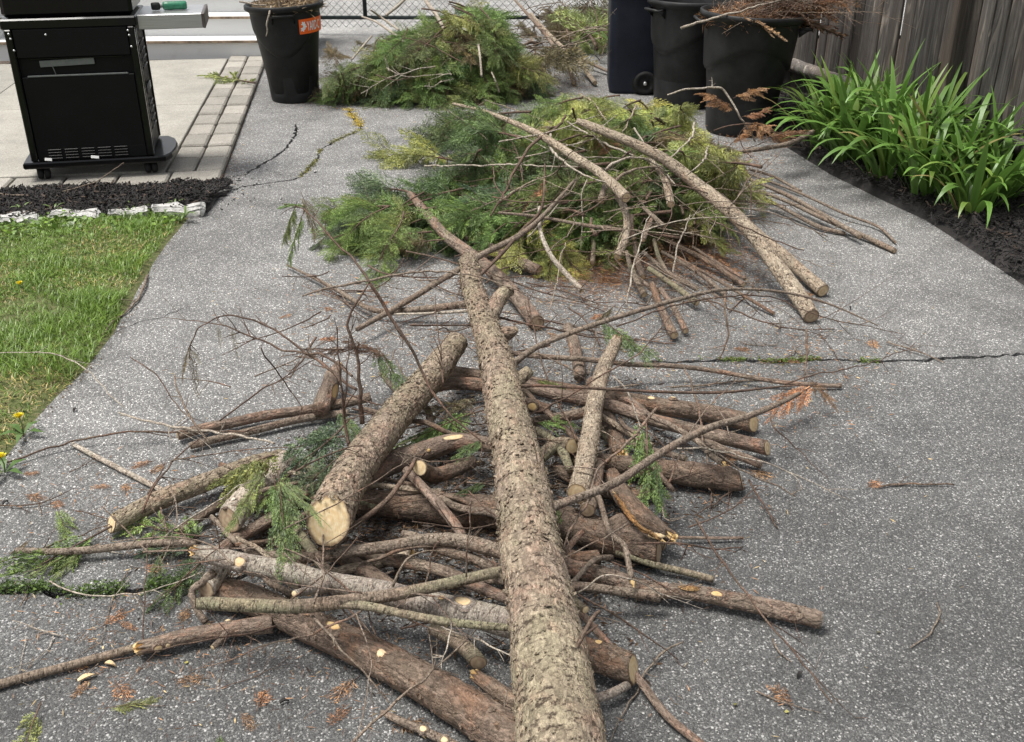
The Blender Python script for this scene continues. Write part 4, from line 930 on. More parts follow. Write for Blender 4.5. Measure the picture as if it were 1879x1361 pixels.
log('big log left of the trunk with a pale round cut end facing the camera', [(838, 628, .16, 42), (790, 690, .165, 54), (722, 768, .175, 62), (660, 850, .185, 68), (625, 905, .19, 76), (603, 955, .195, 84)], 'tan', ('cut_old', 'cut_bright'), amp=.0026, seg=96, step=.006, cell=(75, 75, 38), norms=(None, (-.05, -.82, .57)), knots=[(556, 905, 14, 'tan')][:0], nfl=1100)
log('longest brown log on the asphalt, running under the trunk at lower left', [(380, 1084, .045, 52), (460, 1100, .044, 55), (577, 1152, .043, 60), (713, 1217, .043, 66), (831, 1284, .043, 76), (940, 1356, .045, 86), (1015, 1408, .046, 92)], 'brown', ('cut_old', 'cut'), amp=.0022, seg=72, step=.007, knots=[(700, 1200, 22, 'cut', 1.2), (832, 1282, 28, 'cut', 1.2), (612, 1150, 20, 'torn', 1.8), (878, 1302, 8, 'cut_old', 1.)], nfl=260)
log('smooth silver log with a splintered left end and big cut knots', [(366, 1013, .155, 24), (390, 1018, .155, 34), (442, 1032, .15, 36), (543, 1053, .14, 38), (628, 1073, .135, 40), (692, 1084, .13, 42), (780, 1107, .125, 46), (868, 1126, .12, 52), (945, 1146, .12, 54)], 'silver', ('torn', None), amp=.0008, seg=48, knots=[(441, 1031, 24, 'cut_bright', .95), (850, 1105, 26, 'cut_bright', 1.4), (810, 1098, 12, 'torn', 1.2)],
    stubs=[([(602, 1076, .145, 22), (570, 1083, .165, 17), (548, 1087, .18, 14), (541, 1089, .185, 13)], 'silver')])
b1, b1d = log('forked mossy branch with a white cut end, crossing the silver log', [(361, 1108, .175, 20), (380, 1107, .175, 24), (442, 1110, .178, 26), (543, 1113, .18, 26), (638, 1103, .185, 25), (713, 1093, .19, 23), (780, 1080, .195, 22), (848, 1064, .2, 21), (930, 1046, .2, 19)], 'mossy', ('cut_bright', None), amp=.0006, seg=24, cat='limb')
limb('side_branch', b1, [(610, 1106, .183, 18), (679, 1113, .185, 17), (746, 1127, .185, 16), (831, 1142, .185, 15), (936, 1152, .185, 13)], 'mossy', (None, None), 14, .012, .0004)
log('curved dark limb passing just behind the pale round cut end', [(455, 1008, .10, 16), (509, 1021, .10, 19), (577, 1022, .105, 21), (645, 1012, .11, 22), (713, 1002, .115, 23), (780, 991, .12, 24), (831, 990, .125, 26), (882, 1001, .125, 28), (960, 1024, .12, 28)], 'grey', (None, None), amp=.001, seg=28, cat='limb')
l6, l6d = log('thick dark log under the trunk with a torn orange side limb', [(640, 918, .05, 44), (700, 924, .05, 50), (800, 932, .05, 56), (900, 940, .05, 60), (1021, 955, .048, 60), (1110, 984, .047, 62), (1208, 1010, .046, 60)], 'brown', ('cut_old', 'cut_old'), amp=.0024, seg=72, norms=(None, (.95, -.3, .1)), nfl=300)
limb('torn_limb', l6, [(1112, 985, .055, 52), (1150, 960, .075, 46)], 'brown', (None, None), 20, .01, .002)
limb('torn_limb', l6, [(1122, 872, .075, 30), (1140, 905, .085, 36), (1170, 940, .085, 40), (1195, 962, .08, 40), (1224, 980, .07, 24)], 'brown', (None, 'torn'), 28, .008, .002)
q_ = [(1130, 908, .112), (1152, 942, .116), (1174, 966, .115), (1196, 980, .106), (1210, 988, .098)]
limb('splinter', l6, [(*q_[0], 5), (*q_[1], 10), (*q_[2], 9), (*q_[3], 8), (*q_[4], 6)], 'splint', ('torn', 'torn'), 14, .006, .004, (160, 160, 30), .3)
limb('splinter', l6, [(1190, 982, .088, 12), (1206, 985, .088, 16), (1220, 984, .082, 6)], 'cut_bright', (None, None), 12, .006, .003, (160, 160, 40), .3)
log('stout bare log lying crosswise at right, its rounded end on the asphalt', [(1040, 840, .06, 24), (1102, 846, .056, 28), (1180, 858, .05, 38), (1270, 870, .045, 46), (1330, 878, .043, 46), (1360, 883, .04, 36)], 'brown', (None, 'cut_old'), amp=.0022, seg=56, norms=(None, (.9, -.1, .3)), nfl=160)
log('straight grey log with an angled cut end, right of the upright log', [(955, 700, .10, 22), (1000, 718, .10, 23), (1120, 744, .10, 24), (1194, 769, .09, 24), (1267, 788, .075, 26), (1340, 806, .06, 27), (1407, 822, .045, 27)], 'pink', (None, 'cut'), amp=.0012, norms=(None, (.8, -.5, .3)))
log('brown log with a pale cut end, farthest back on the right side', [(940, 694, .05, 24), (1040, 716, .048, 26), (1157, 735, .045, 30), (1230, 748, .045, 31), (1304, 759, .042, 33), (1382, 777, .04, 33)], 'brown', (None, 'cut_bright'), amp=.0016, norms=(None, (.72, -.62, .3)), knots=[(1235, 730, 8, 'cut_bright', 1.6), (1195, 731, 10, 'cut_bright', 1.6)], nfl=100)
log('steep light log right of the trunk, leaning on the heap', [(1131, 626, .19, 22), (1106, 681, .175, 28), (1091, 744, .165, 32), (1080, 817, .16, 36), (1066, 885, .155, 40), (1060, 905, .155, 42)], 'pale', ('torn', 'cut'), amp=.001, seg=44, cell=(110, 110, 60), norms=(None, (-.3, -.9, .1)), knots=[(1080, 822, 9, 'torn', 1.5), (1072, 890, 9, 'torn', 4.)], nfl=160)
log('short log end peeking out below the steep light log', [(1098, 850, .11, 26), (1088, 895, .115, 29), (1078, 935, .115, 30)], 'pink', (None, 'cut_old'), amp=.001)
l11, d11 = log('short forked log with two bright cut ends beside the trunk', [(990, 842, .085, 22), (1008, 824, .095, 26), (1028, 815, .105, 27), (1050, 818, .11, 29)], 'mossy', (None, 'cut_bright'), amp=.0008, norms=(None, (.55, -.75, .3)))
limb('side_stub', l11, [(1022, 818, .10, 20), (1003, 800, .115, 17), (983, 789, .125, 15)], 'mossy', (None, 'cut_bright'), 16, .008, .0005)
limb('side_stub', l11, [(1030, 822, .10, 20), (1040, 845, .085, 17), (1046, 862, .075, 14)], 'mossy', (None, 'cut_old'), 14, .008, .0005)
log('reddish log upright in the gap behind the steep light log', [(1085, 700, .06, 22), (1110, 760, .065, 28), (1128, 800, .07, 32), (1136, 830, .07, 32)], 'brown', (None, 'torn'), amp=.0016)
log('small pinkish log behind the trunk, under the crossing grey branches', [(1042, 600, .05, 20), (1056, 640, .05, 23), (1064, 690, .05, 22)], 'pink', (None, None), amp=.001)
log('dark log stub with a yellow torn patch right against the trunk', [(946, 738, .15, 26), (968, 742, .14, 26), (990, 748, .125, 24), (1008, 750, .12, 20)], 'brown', (None, 'cut_old'), amp=.001, knots=[(976, 745, 18, 'torn', 1.2)])
log('log with a long slanted pale cut, pointing to the lawn', [(520, 838, .06, 30), (459, 853, .058, 31), (372, 887, .052, 33), (291, 918, .046, 36), (240, 944, .042, 36), (206, 961, .04, 34)], 'tan', (None, 'cut_bright'), amp=.0018, norms=(None, (-.75, -.62, .5)), cell=(75, 75, 38), nfl=130)
log('thin dark limb under the slanted-cut log', [(540, 850, .05, 20), (430, 910, .04, 19), (380, 940, .035, 18), (325, 977, .03, 17)], 'brown', (None, None), amp=.001, cat='limb')
log('stripped whitish log with a dull greenish cut end under the green sprigs', [(530, 845, .1, 44), (480, 888, .1, 47), (440, 928, .1, 49), (420, 953, .1, 50)], 'whitish', (None, 'cut_old'), amp=.0022, norms=(None, (-.45, -.85, .2)), nfl=120)
log('reddish limb reaching left behind the green sprigs', [(327, 799, .025, 18), (372, 786, .025, 19), (420, 777, .027, 19), (490, 762, .03, 19), (550, 754, .035, 18), (620, 742, .04, 18), (680, 728, .05, 18)], 'pink', ('cut_old', None), amp=.001, cat='limb')
log('grey limb lying right below the reddish one', [(350, 818, .02, 14), (400, 805, .02, 15), (453, 793, .022, 15), (560, 767, .026, 14), (640, 757, .03, 13)], 'grey', ('cut_old', None), amp=.0006, cat='limb')
log('short broken log split open to bright yellow wood', [(588, 752, .06, 32), (600, 720, .07, 33), (612, 690, .075, 30), (620, 672, .08, 16)], 'pink', (None, 'torn'), amp=.0014, knots=[(612, 718, 24, 'torn', 2.2), (616, 706, 16, 'cut_bright', 2.6)])
log('pale thin stick on the asphalt between lawn and heap', [(134, 815, .012, 9), (210, 855, .012, 10), (301, 901, .013, 11)], 'whitish', ('cut_old', 'cut_old'), amp=.0, cat='stick', name='stick')
log('thin grey pole entering the photo at lower left', [(-60, 1272, .014, 18), (0, 1255, .014, 18), (102, 1228, .015, 17), (186, 1205, .016, 16), (264, 1184, .018, 15), (300, 1175, .02, 14)], 'mossy', (None, None), amp=.0004, cat='pole', name='pole')
log('pinkish log with several cut knots at lower left', [(268, 1186, .03, 27), (339, 1168, .032, 28), (406, 1157, .034, 30), (455, 1150, .036, 32), (500, 1144, .036, 34)], 'pink', ('torn', None), amp=.001, seg=40, knots=[(290, 1188, 17, 'cut_bright', 1.), (308, 1183, 11, 'cut', 1.), (418, 1140, 12, 'cut_bright', 1.)],
    stubs=[([(416, 1162, .05, 15), (402, 1177, .055, 12), (391, 1187, .055, 11)], 'pink', 'cut_bright')])
log('bare limb lying far left, ending in the green sprigs', [(30, 1010, .03, 12), (90, 1012, .03, 13), (152, 1010, .032, 14), (237, 1001, .035, 15), (300, 996, .04, 15), (362, 996, .05, 14)], 'grey', ('cut_old', None), amp=.0005, cat='limb')
log('reddish flaky log reaching far right over the asphalt', [(960, 1010, .05, 30), (1043, 1040, .046, 32), (1115, 1058, .042, 32), (1165, 1075, .04, 31), (1215, 1083, .038, 29), (1278, 1088, .036, 29), (1369, 1106, .034, 31), (1440, 1122, .034, 33), (1508, 1138, .034, 32)], 'pink', (None, 'cut'), amp=.0020, seg=44, knots=[(1265, 1080, 14, 'torn', 3.), (1315, 1090, 12, 'torn', 2.)], nfl=220)
log('thick short log just right of the trunk with a clean sawn rim', [(1010, 1178, .05, 54), (1070, 1196, .05, 56), (1118, 1212, .05, 56), (1161, 1228, .05, 56)], 'brown', (None, 'cut_bright'), amp=.0024, seg=64, norms=(None, (.9, -.33, .28)), knots=[(1098, 1180, 15, 'torn', 1.2)], nfl=180)
log('brown pole running out of the photo at the bottom right of the trunk', [(1062, 1120, .08, 13), (1104, 1168, .06, 14), (1170, 1244, .03, 15), (1224, 1313, .02, 16), (1290, 1368, .014, 16), (1340, 1410, .012, 16)], 'pink', (None, None), amp=.0004, cat='pole', name='pole', wob=.04)
log('knobbly twig end with a pale cut near the trunk, right side', [(1050, 1098, .12, 14), (1066, 1112, .125, 15), (1074, 1118, .128, 16)], 'mossy', (None, 'cut_bright'), amp=.0004, cat='stub', name='stub')
log('straight light brown stick sticking out under the thick dark log', [(1130, 1012, .04, 12), (1202, 1036, .03, 13), (1260, 1050, .022, 13), (1309, 1063, .018, 13)], 'mossy', (None, 'cut_old'), amp=.0, cat='stick', name='stick')
log('thin reddish stick lying straight out to the right', [(1205, 983, .03, 6), (1245, 986, .02, 6), (1300, 987, .016, 5.5), (1363, 987, .012, 5.5)], 'pink', (None, 'cut_old'), amp=0, cat='stick', name='stick')
log('grey stick between the trunk and the sawn rim log', [(1020, 1290, .05, 16), (1097, 1280, .035, 17), (1130, 1268, .035, 17), (1152, 1256, .035, 16)], 'silver', (None, 'cut_old'), amp=0, cat='stick', name='stick')
log('small log with a round brown cut end, left of the trunk over bare asphalt', [(790, 1150, .08, 26), (825, 1168, .07, 28), (858, 1192, .062, 30), (878, 1215, .058, 31)], 'mossy', (None, 'cut_old'), amp=.0008, norms=(None, (.1, -.93, .1)))
log('broken flaky log tucked against the left side of the trunk', [(880, 1244, .05, 26), (905, 1262, .05, 32), (935, 1284, .05, 33), (990, 1320, .05, 33)], 'brown', ('torn', None), amp=.002)
log('knobbly stick with two pale cut knots at the bottom of the photo', [(700, 1306, .02, 9), (723, 1317, .02, 14), (777, 1341, .02, 16), (824, 1362, .02, 17), (880, 1392, .02, 17)], 'grey', (None, None), amp=.0004, cat='stick', name='stick', knots=[(777, 1338, 14, 'cut_bright', 1.3), (816, 1358, 14, 'cut_bright', 1.3)])
l31, d31 = log('curved log with a stripped white back, between the big left log and the trunk', [(655, 906, .075, 36), (680, 878, .085, 40), (703, 857, .09, 41), (774, 830, .1, 38), (827, 812, .11, 34), (870, 812, .12, 30), (915, 818, .12, 28)], 'pink', (None, None), amp=.0014, knots=[(832, 803, 12, 'cut_bright', 4.), (786, 826, 8, 'torn', 1.)])
limb('side_stub', l31, [(700, 858, .1, 16), (718, 838, .115, 13), (732, 824, .125, 12)], 'pink', (None, 'cut_bright'), 12, .008, .0004)
log('short log with a bright round cut end, left of the trunk', [(868, 846, .09, 24), (832, 862, .09, 27), (802, 871, .10, 29), (783, 867, .13, 29), (771, 858, .162, 28)], 'brown', (None, 'cut_bright'), amp=.001, norms=(None, (-.2, -.86, .45)))
log('bare stick running down from the bright round cut end', [(745, 862, .14, 16), (775, 893, .13, 18), (805, 925, .12, 19), (835, 962, .11, 19), (850, 985, .105, 17)], 'pink', ('cut_old', None), amp=.0004, cat='stick', name='stick')
log('thin curved branch crossing in front of the bright cut end', [(762, 842, .18, 7), (753, 860, .175, 8), (735, 885, .165, 8.5), (715, 912, .155, 9), (690, 935, .145, 10), (655, 960, .14, 10), (645, 968, .14, 9)], 'twig', (None, 'cut_old'), amp=0, cat='branch')
log('grey limb below the curved dark limb, left of the trunk', [(640, 1012, .06, 18), (696, 1026, .06, 21), (797, 1043, .065, 22), (860, 1068, .07, 22), (920, 1094, .07, 21), (960, 1104, .07, 20)], 'pink', (None, None), amp=.0006, cat='limb')
log('dark flaky log dipping under the silver log', [(600, 1000, .06, 28), (640, 1030, .055, 31), (690, 1060, .05, 31), (740, 1095, .045, 30)], 'brown', (None, None), amp=.0014)
log('dark log behind the big left log, tucked under the trunk', [(800, 676, .06, 24), (830, 683, .06, 26), (877, 690, .06, 26), (920, 694, .06, 26)], 'brown', (None, None), amp=.001)
log('second dark log lower in the same dark gap by the trunk', [(785, 712, .07, 22), (830, 703, .07, 24), (880, 706, .07, 24), (925, 716, .07, 22)], 'pink', (None, None), amp=.001)
log('short log end in the shade at the far left corner of the heap', [(418, 1030, .09, 30), (395, 1058, .085, 36), (378, 1080, .082, 38)], 'whitish', (None, 'cut_old'), amp=.0018, norms=(None, (-.4, -.9, .15)))
log('greyish limb standing at the left end of the silver log', [(392, 1050, .11, 15), (372, 1068, .1, 14), (352, 1085, .08, 14), (362, 1120, .05, 13), (378, 1142, .03, 13)], 'grey', ('cut_bright', None), amp=.0005, cat='limb')
log('brown limb low in the heap between cut log and curved dark limb', [(560, 905, .06, 24), (500, 950, .06, 24), (440, 985, .055, 23), (400, 1012, .05, 22)], 'pink', (None, None), amp=.001, cat='limb')
log('dark limb in the shade under the stout crosswise log', [(1020, 860, .03, 22), (1080, 890, .03, 26), (1150, 910, .03, 24), (1210, 900, .03, 18)], 'brown', (None, None), amp=.001, cat='limb')
log('dark log end in the shade below the thick dark log', [(990, 1020, .045, 30), (1060, 1028, .04, 32), (1098, 1024, .04, 30)], 'brown', (None, 'cut_old'), amp=.0014)
log('small grey stub with a hooked end right of the trunk', [(1030, 1025, .13, 10), (1048, 998, .15, 12), (1062, 982, .16, 12), (1070, 975, .165, 11)], 'pink', (None, 'cut_old'), amp=0, cat='stub', name='stub')
log('thin dead stick behind the upright log, straight and level', [(936, 648, .10, 11), (1010, 655, .10, 10), (1084, 660, .09, 10), (1153, 668, .08, 9), (1231, 671, .065, 9), (1304, 679, .05, 9), (1377, 692, .035, 9), (1451, 703, .025, 9), (1543, 708, .014, 8)], 'pink', (None, 'cut_old'), amp=0, cat='branch')
log('stick lying in the gap right of the upright log, nearly level', [(1135, 806, .03, 11), (1180, 822, .028, 12), (1240, 836, .026, 12), (1258, 842, .025, 12)], 'grey', (None, 'cut_bright'), amp=0, cat='stick', name='stick')

# poles of the middle heap
log('pole lying behind the trunk tip, its sawn end towards the camera', [(752, 356, .16, 11), (775, 382, .155, 16), (818, 432, .125, 20), (862, 466, .10, 23), (908, 502, .07, 25), (948, 545, .05, 27), (985, 592, .035, 29)], 'pink', (None, 'cut_old'), 'pole', 'pole', MG, .0014, cell=(90, 90, 45), norms=(None, (.35, -.9, .0)), nfl=90)
log('mottled pole with a dark end, right of the trunk tip', [(820, 412, .09, 13), (875, 442, .08, 17), (936, 472, .06, 20), (990, 497, .035, 21)], 'pink', (None, 'cut_old'), 'pole', 'pole', MG, .001)
log('longest light pole slanting over the middle heap to the asphalt', [(1060, 222, .53, 12), (1101, 238, .51, 16), (1208, 285, .43, 20), (1271, 332, .34, 24), (1335, 383, .27, 26), (1378, 425, .21, 28), (1420, 480, .14, 30), (1460, 535, .07, 31), (1489, 580, .032, 31)], 'pale', (None, 'cut_old'), 'pole', 'pole', MG, .0012, 44, .01, (110, 110, 60), nfl=160)
log('light pole lying close beneath the longest one', [(1320, 360, .18, 16), (1376, 418, .13, 20), (1447, 477, .07, 23), (1510, 533, .03, 25)], 'pale', (None, 'cut'), 'pole', 'pole', MG, .0012, 32, .01, (110, 110, 60))
log('slender light pole with an upturned sawn butt over the green foliage', [(832, 190, .46, 5), (900, 208, .47, 8), (986, 245, .46, 13), (1056, 289, .43, 16), (1104, 320, .39, 18), (1149, 362, .38, 20)], 'pale', (None, 'cut'), 'pole', 'pole', MG, .0008, norms=(None, (.5, -.85, -.1)))
log('crooked light limb hanging down below the sawn butt', [(1132, 355, .33, 12), (1145, 380, .31, 14), (1151, 405, .27, 14), (1147, 438, .22, 14), (1133, 470, .17, 15)], 'pale', (None, 'cut'), 'limb', 'limb', MG, .0008)
log('stubby limb with a sawn end between the two light poles', [(1190, 292, .36, 11), (1208, 310, .35, 13), (1222, 335, .33, 14), (1231, 375, .29, 15)], 'pale', (None, 'cut'), 'limb', 'limb', MG, .0008)
log('short stub with an orange sawn end left of the sawn butt', [(1112, 335, .33, 11), (1107, 352, .31, 12), (1103, 368, .29, 13)], 'grey', (None, 'cut'), 'limb', 'limb', MG, .0004)
log('smooth light limb bending down left of the crooked one', [(990, 380, .27, 6), (992, 425, .22, 8), (1012, 470, .15, 9), (1037, 500, .10, 10), (1068, 533, .05, 11)], 'whitish', (None, 'cut'), 'limb', 'limb', MG, 0)
log('level grey branch ending at the crooked light limb', [(915, 390, .25, 5), (985, 397, .25, 6), (1074, 413, .25, 7), (1144, 422, .25, 8)], 'grey', (None, None), 'branch', 'branch', MG, 0)
log('long curved pole resting on the trunk tip, rising to the right', [(655, 604, .06, 10), (717, 570, .07, 11), (767, 540, .09, 11), (805, 516, .11, 11), (842, 494, .14, 11), (886, 466, .17, 12), (953, 432, .22, 11), (1000, 392, .28, 8), (1055, 330, .36, 5)], 'grey', (None, None), 'branch', 'branch', None, 0)
log('thin pole crossing the long curved one near the trunk tip', [(879, 507, .13, 6), (920, 466, .18, 7), (958, 422, .23, 6), (994, 380, .28, 5), (1000, 300, .40, 3)], 'twig', (None, None), 'branch', 'branch', None, 0)
log('grey limb left of the trunk, bending towards its side', [(527, 486, .02, 4), (608, 526, .03, 7), (649, 551, .035, 9), (683, 568, .04, 10), (717, 571, .045, 11), (784, 566, .06, 13), (846, 559, .08, 14), (880, 552, .1, 13)], 'grey', (None, None), 'limb', 'limb', None, .0004)
log('thin straight stick just below the bending grey limb', [(700, 577, .05, 4), (780, 575, .07, 5), (870, 570, .1, 6)], 'whitish', (None, None), 'stick', 'stick', None, 0)
for lab, sp in [('nearest cut stick of the bundle on the right asphalt', [(1369, 342, .10, 6), (1441, 368, .07, 7), (1505, 398, .045, 8), (1565, 424, .028, 9), (1600, 440, .02, 10), (1642, 460, .014, 10)]),
                ('forked cut stick lying on the nearest one of the bundle', [(1368, 326, .12, 6), (1441, 356, .085, 8), (1505, 391, .055, 9), (1578, 434, .04, 10)]),
                ('long thin stick of the right bundle, bent at its end', [(1373, 318, .1, 4), (1463, 352, .06, 5), (1548, 391, .035, 5), (1610, 415, .02, 5), (1643, 444, .012, 5)]),
                ('short thin stick of the right bundle, farthest back', [(1374, 310, .09, 5), (1420, 324, .06, 5), (1469, 351, .03, 6)]),
                ('third thicker stick under the right bundle', [(1375, 350, .06, 6), (1440, 383, .04, 7), (1500, 415, .02, 8), (1550, 428, .014, 7)])]:
    log(lab, sp, 'grey', (None, 'cut_old'), 'stick', 'stick', 'sticks lying on the asphalt right of the middle heap', 0)
log('dark dead branch pointing at the daylilies', [(1255, 300, .2, 5), (1318, 286, .2, 7), (1360, 278, .2, 7), (1403, 272, .2, 8), (1450, 262, .2, 9), (1492, 242, .21, 10)], 'grey', (None, None), 'branch', 'branch', MG, 0)
bund = [((1179, 509), (1162, 430), 11), ((1175, 528), (1150, 462), 10), ((1182, 541), (1158, 488), 11), ((1237, 615), (1196, 520), 15), ((1258, 607), (1212, 530), 11), ((1278, 530), (1180, 462), 9), ((1279, 556), (1190, 492), 11), ((1364, 522), (1220, 440), 10), ((1368, 512), (1270, 452), 6), ((1208, 540), (1150, 495), 8),
        ((1230, 510), (1200, 440), 9), ((1163, 436), (1160, 395), 9), ((1180, 440), (1200, 395), 9), ((1218, 415), (1180, 380), 9), ((1087, 482), (1082, 420), 9), ((1420, 575), (1240, 470), 6), ((1095, 432), (1085, 400), 7), ((1330, 540), (1215, 462), 8)]
for i, ((u1, v1), (u0, v0), w) in enumerate(bund):
    z1 = (.03, .05, .035, .03, .025, .05, .03, .02, .02, .03, .05, .19, .19, .22, .06, .014, .16, .02)[i]; z0 = z1 + .06
    mx_, my_ = (u0 + u1) / 2 + random.uniform(-6, 6), (v0 + v1) / 2 + random.uniform(-4, 4)
    log(['sawn stick end of the fan-shaped bundle, %s' % q for q in ('upper left', 'left, third from the top', 'left, lowest of the three', 'lowest and thickest', 'lowest but one', 'whitish, in the middle', 'middle, just above the asphalt', 'far right', 'thin one at far right', 'behind the left three', 'in the dark centre', 'top left by the crooked limb', 'top, leaning right', 'top right under the stubby limb', 'short, at the left edge', 'thin, longest to the right', 'small, at upper left', 'right of the middle')][i],
        [(u0, v0, z0, w * .8), (mx_, my_, (z0 + z1) / 2, w * .95), (u1, v1, z1, w * 1.1)], ['pink', 'grey', 'mossy', 'brown'][i % 4], (None, 'cut' if i not in (14, 15) else 'cut_old'), 'stick', 'stick', 'sticks of the bundle below the middle heap', .0004)

# the back heap's poles and the brown branches beside it
BG = 'branches lying by the gate'
log('upper light pole of the brown branches by the gate', [(945, 0, .42, 4), (972, 30, .36, 6), (1000, 62, .26, 7), (1020, 90, .18, 8), (1040, 112, .1, 8), (1053, 152, .03, 8)], 'pink', (None, 'cut_old'), 'pole', 'pole', BG, 0)
log('second light pole beside the upper one by the gate', [(975, 25, .34, 5), (1000, 55, .28, 7), (1030, 85, .19, 8), (1042, 95, .16, 9), (1060, 110, .1, 8), (1075, 130, .06, 8), (1092, 152, .03, 8)], 'pale', (None, 'cut_old'), 'pole', 'pole', BG, 0)
log('long thin pole leading from the gate branches to the navy bin', [(960, 85, .12, 4), (1010, 95, .1, 5), (1060, 107, .07, 6), (1124, 134, .03, 6)], 'grey', (None, None), 'pole', 'pole', BG, 0)
log('crooked stick standing left of the gate branches', [(958, 50, .2, 3), (975, 70, .15, 4), (982, 92, .09, 5), (978, 116, .03, 5)], 'pale', (None, 'cut_old'), 'stick', 'stick', BG, 0)
log('bent stick with a bright cut end by the gate', [(948, 90, .14, 4), (972, 78, .16, 5), (988, 80, .15, 7)], 'twig', (None, 'cut_bright'), 'stick', 'stick', BG, 0)
WG = 'pale stems showing in the green heap by the gate'
for lab, sp in [('long arching pale stem over the green heap by the gate', [(664, 30, .36, 3), (690, 40, .38, 4), (720, 60, .4, 5), (745, 80, .36, 5), (762, 102, .3, 5), (774, 128, .2, 5), (780, 155, .1, 4)]),
                ('pale stem sticking up towards the gate post', [(680, 18, .5, 3), (700, 32, .42, 4), (732, 55, .36, 4)]),
                ('light grey stem leaning against the gate', [(745, -4, .5, 6), (728, 12, .45, 6), (708, 28, .4, 5)]),
                ('lichen covered stem at the top of the green heap', [(778, -8, .6, 8), (786, 8, .55, 8), (800, 26, .5, 7), (815, 55, .42, 6), (822, 80, .36, 5), (832, 106, .3, 4)]),
                ('pale twig on the left flank of the green heap', [(682, 66, .3, 3), (668, 82, .28, 4), (656, 96, .26, 4), (645, 110, .22, 3)]),
                ('short pale twig below the arching stem', [(706, 106, .3, 3), (710, 118, .28, 4), (714, 130, .25, 3)]),
                ('pale stem on the right flank of the green heap', [(878, 82, .42, 4), (881, 105, .36, 4), (884, 140, .25, 4)]),
                ('thin stem low on the right flank of the green heap', [(902, 132, .26, 3), (910, 150, .2, 3), (916, 168, .12, 3)])]:
    log(lab, sp, 'whitish', (None, None), 'stem', 'stem', WG, 0)
# ------------------------------------------------------------------ cedar foliage
class Strips:                              # thin leaf strips gathered as arrays
    def __init__(s): s.a = []; s.b = []; s.w = []; s.t = []
    def add(s, a, b, w, t): s.a.append(a); s.b.append(b); s.w.append(w); s.t.append(t)
    def arrays(s): return np.array(s.a), np.array(s.b), np.array(s.w), np.array(s.t)
def strip_mesh(name, a, b, w, t, mat):
    d = b - a; n = len(a); r_ = RNG.normal(0, 1, (n, 3)); r_[:, 2] *= .6; s = np.cross(d, r_); s /= np.linalg.norm(s, axis=1)[:, None] + 1e-9
    m = a + d * .45; V = np.stack([a, m + s * w[:, None] / 2, b, m - s * w[:, None] / 2], 1).reshape(-1, 3)
    return mesh(name, V, (np.arange(n) * 4)[:, None] + np.arange(4), None, {'tint': np.repeat(np.clip(t, 0, 1), 4)}, mat, False)
def spray_data(rr, L=1., nsec=11, ntert=5, w=.022, spread=.42, droop=.25, base=.08):
    S = Strips(); n_ = 10
    def rach(q): return np.array((q * L, 0.04 * L * math.sin(q * 3 + rr.random()) * 0, -droop * L * q * q))
    for i in range(n_): S.add(rach(i / n_), rach((i + 1) / n_), w * .8, .35)
    for i in range(nsec):
        for sg in (-1, 1):
            q = base + (1 - base) * (i + (.5 if sg > 0 else 0)) / nsec * .97; o = rach(q); l2 = spread * L * (1 - q) ** .65 * (.35 + .65 * min(1, (q + .12) * 4)) * rr.uniform(.7, 1.15) + .05 * L
            an = rr.uniform(.55, .85) * sg; zt = rr.uniform(-.25, .15); d = np.array((math.cos(an), math.sin(an), zt - droop * q)); base_t = rr.uniform(.3, .75)
            cur = np.array((.35 * math.cos(an), -.25 * math.sin(an), -droop * .7))
            def sec(k): return o + l2 * (d * k + cur * k * k * .5)
            for k in range(3): S.add(sec(k / 3), sec((k + 1) / 3), w, base_t)
            m = max(2, int(ntert * (l2 / (spread * L)) + 1.5))
            for k in range(m):
                kk = .12 + .86 * k / m; oo = sec(kk)
                for s2 in (-1, 1):
                    l3 = l2 * .42 * (1 - kk * .55) * rr.uniform(.7, 1.2); a3 = an + s2 * rr.uniform(.45, .8); zz_ = rr.uniform(-.45, .3) - droop * .6
                    d3 = np.array((math.cos(a3), math.sin(a3), zz_)); S.add(oo, oo + d3 * l3, w * rr.uniform(.8, 1.3), base_t + rr.uniform(-.15, .28))
    return S.arrays()
def xform(p, rot, off): return p @ np.array(rot).T + np.array(off)
SPR = [spray_data(random.Random(100 + i), droop=(.15, .3, .45, .25)[i % 4]) for i in range(6)]
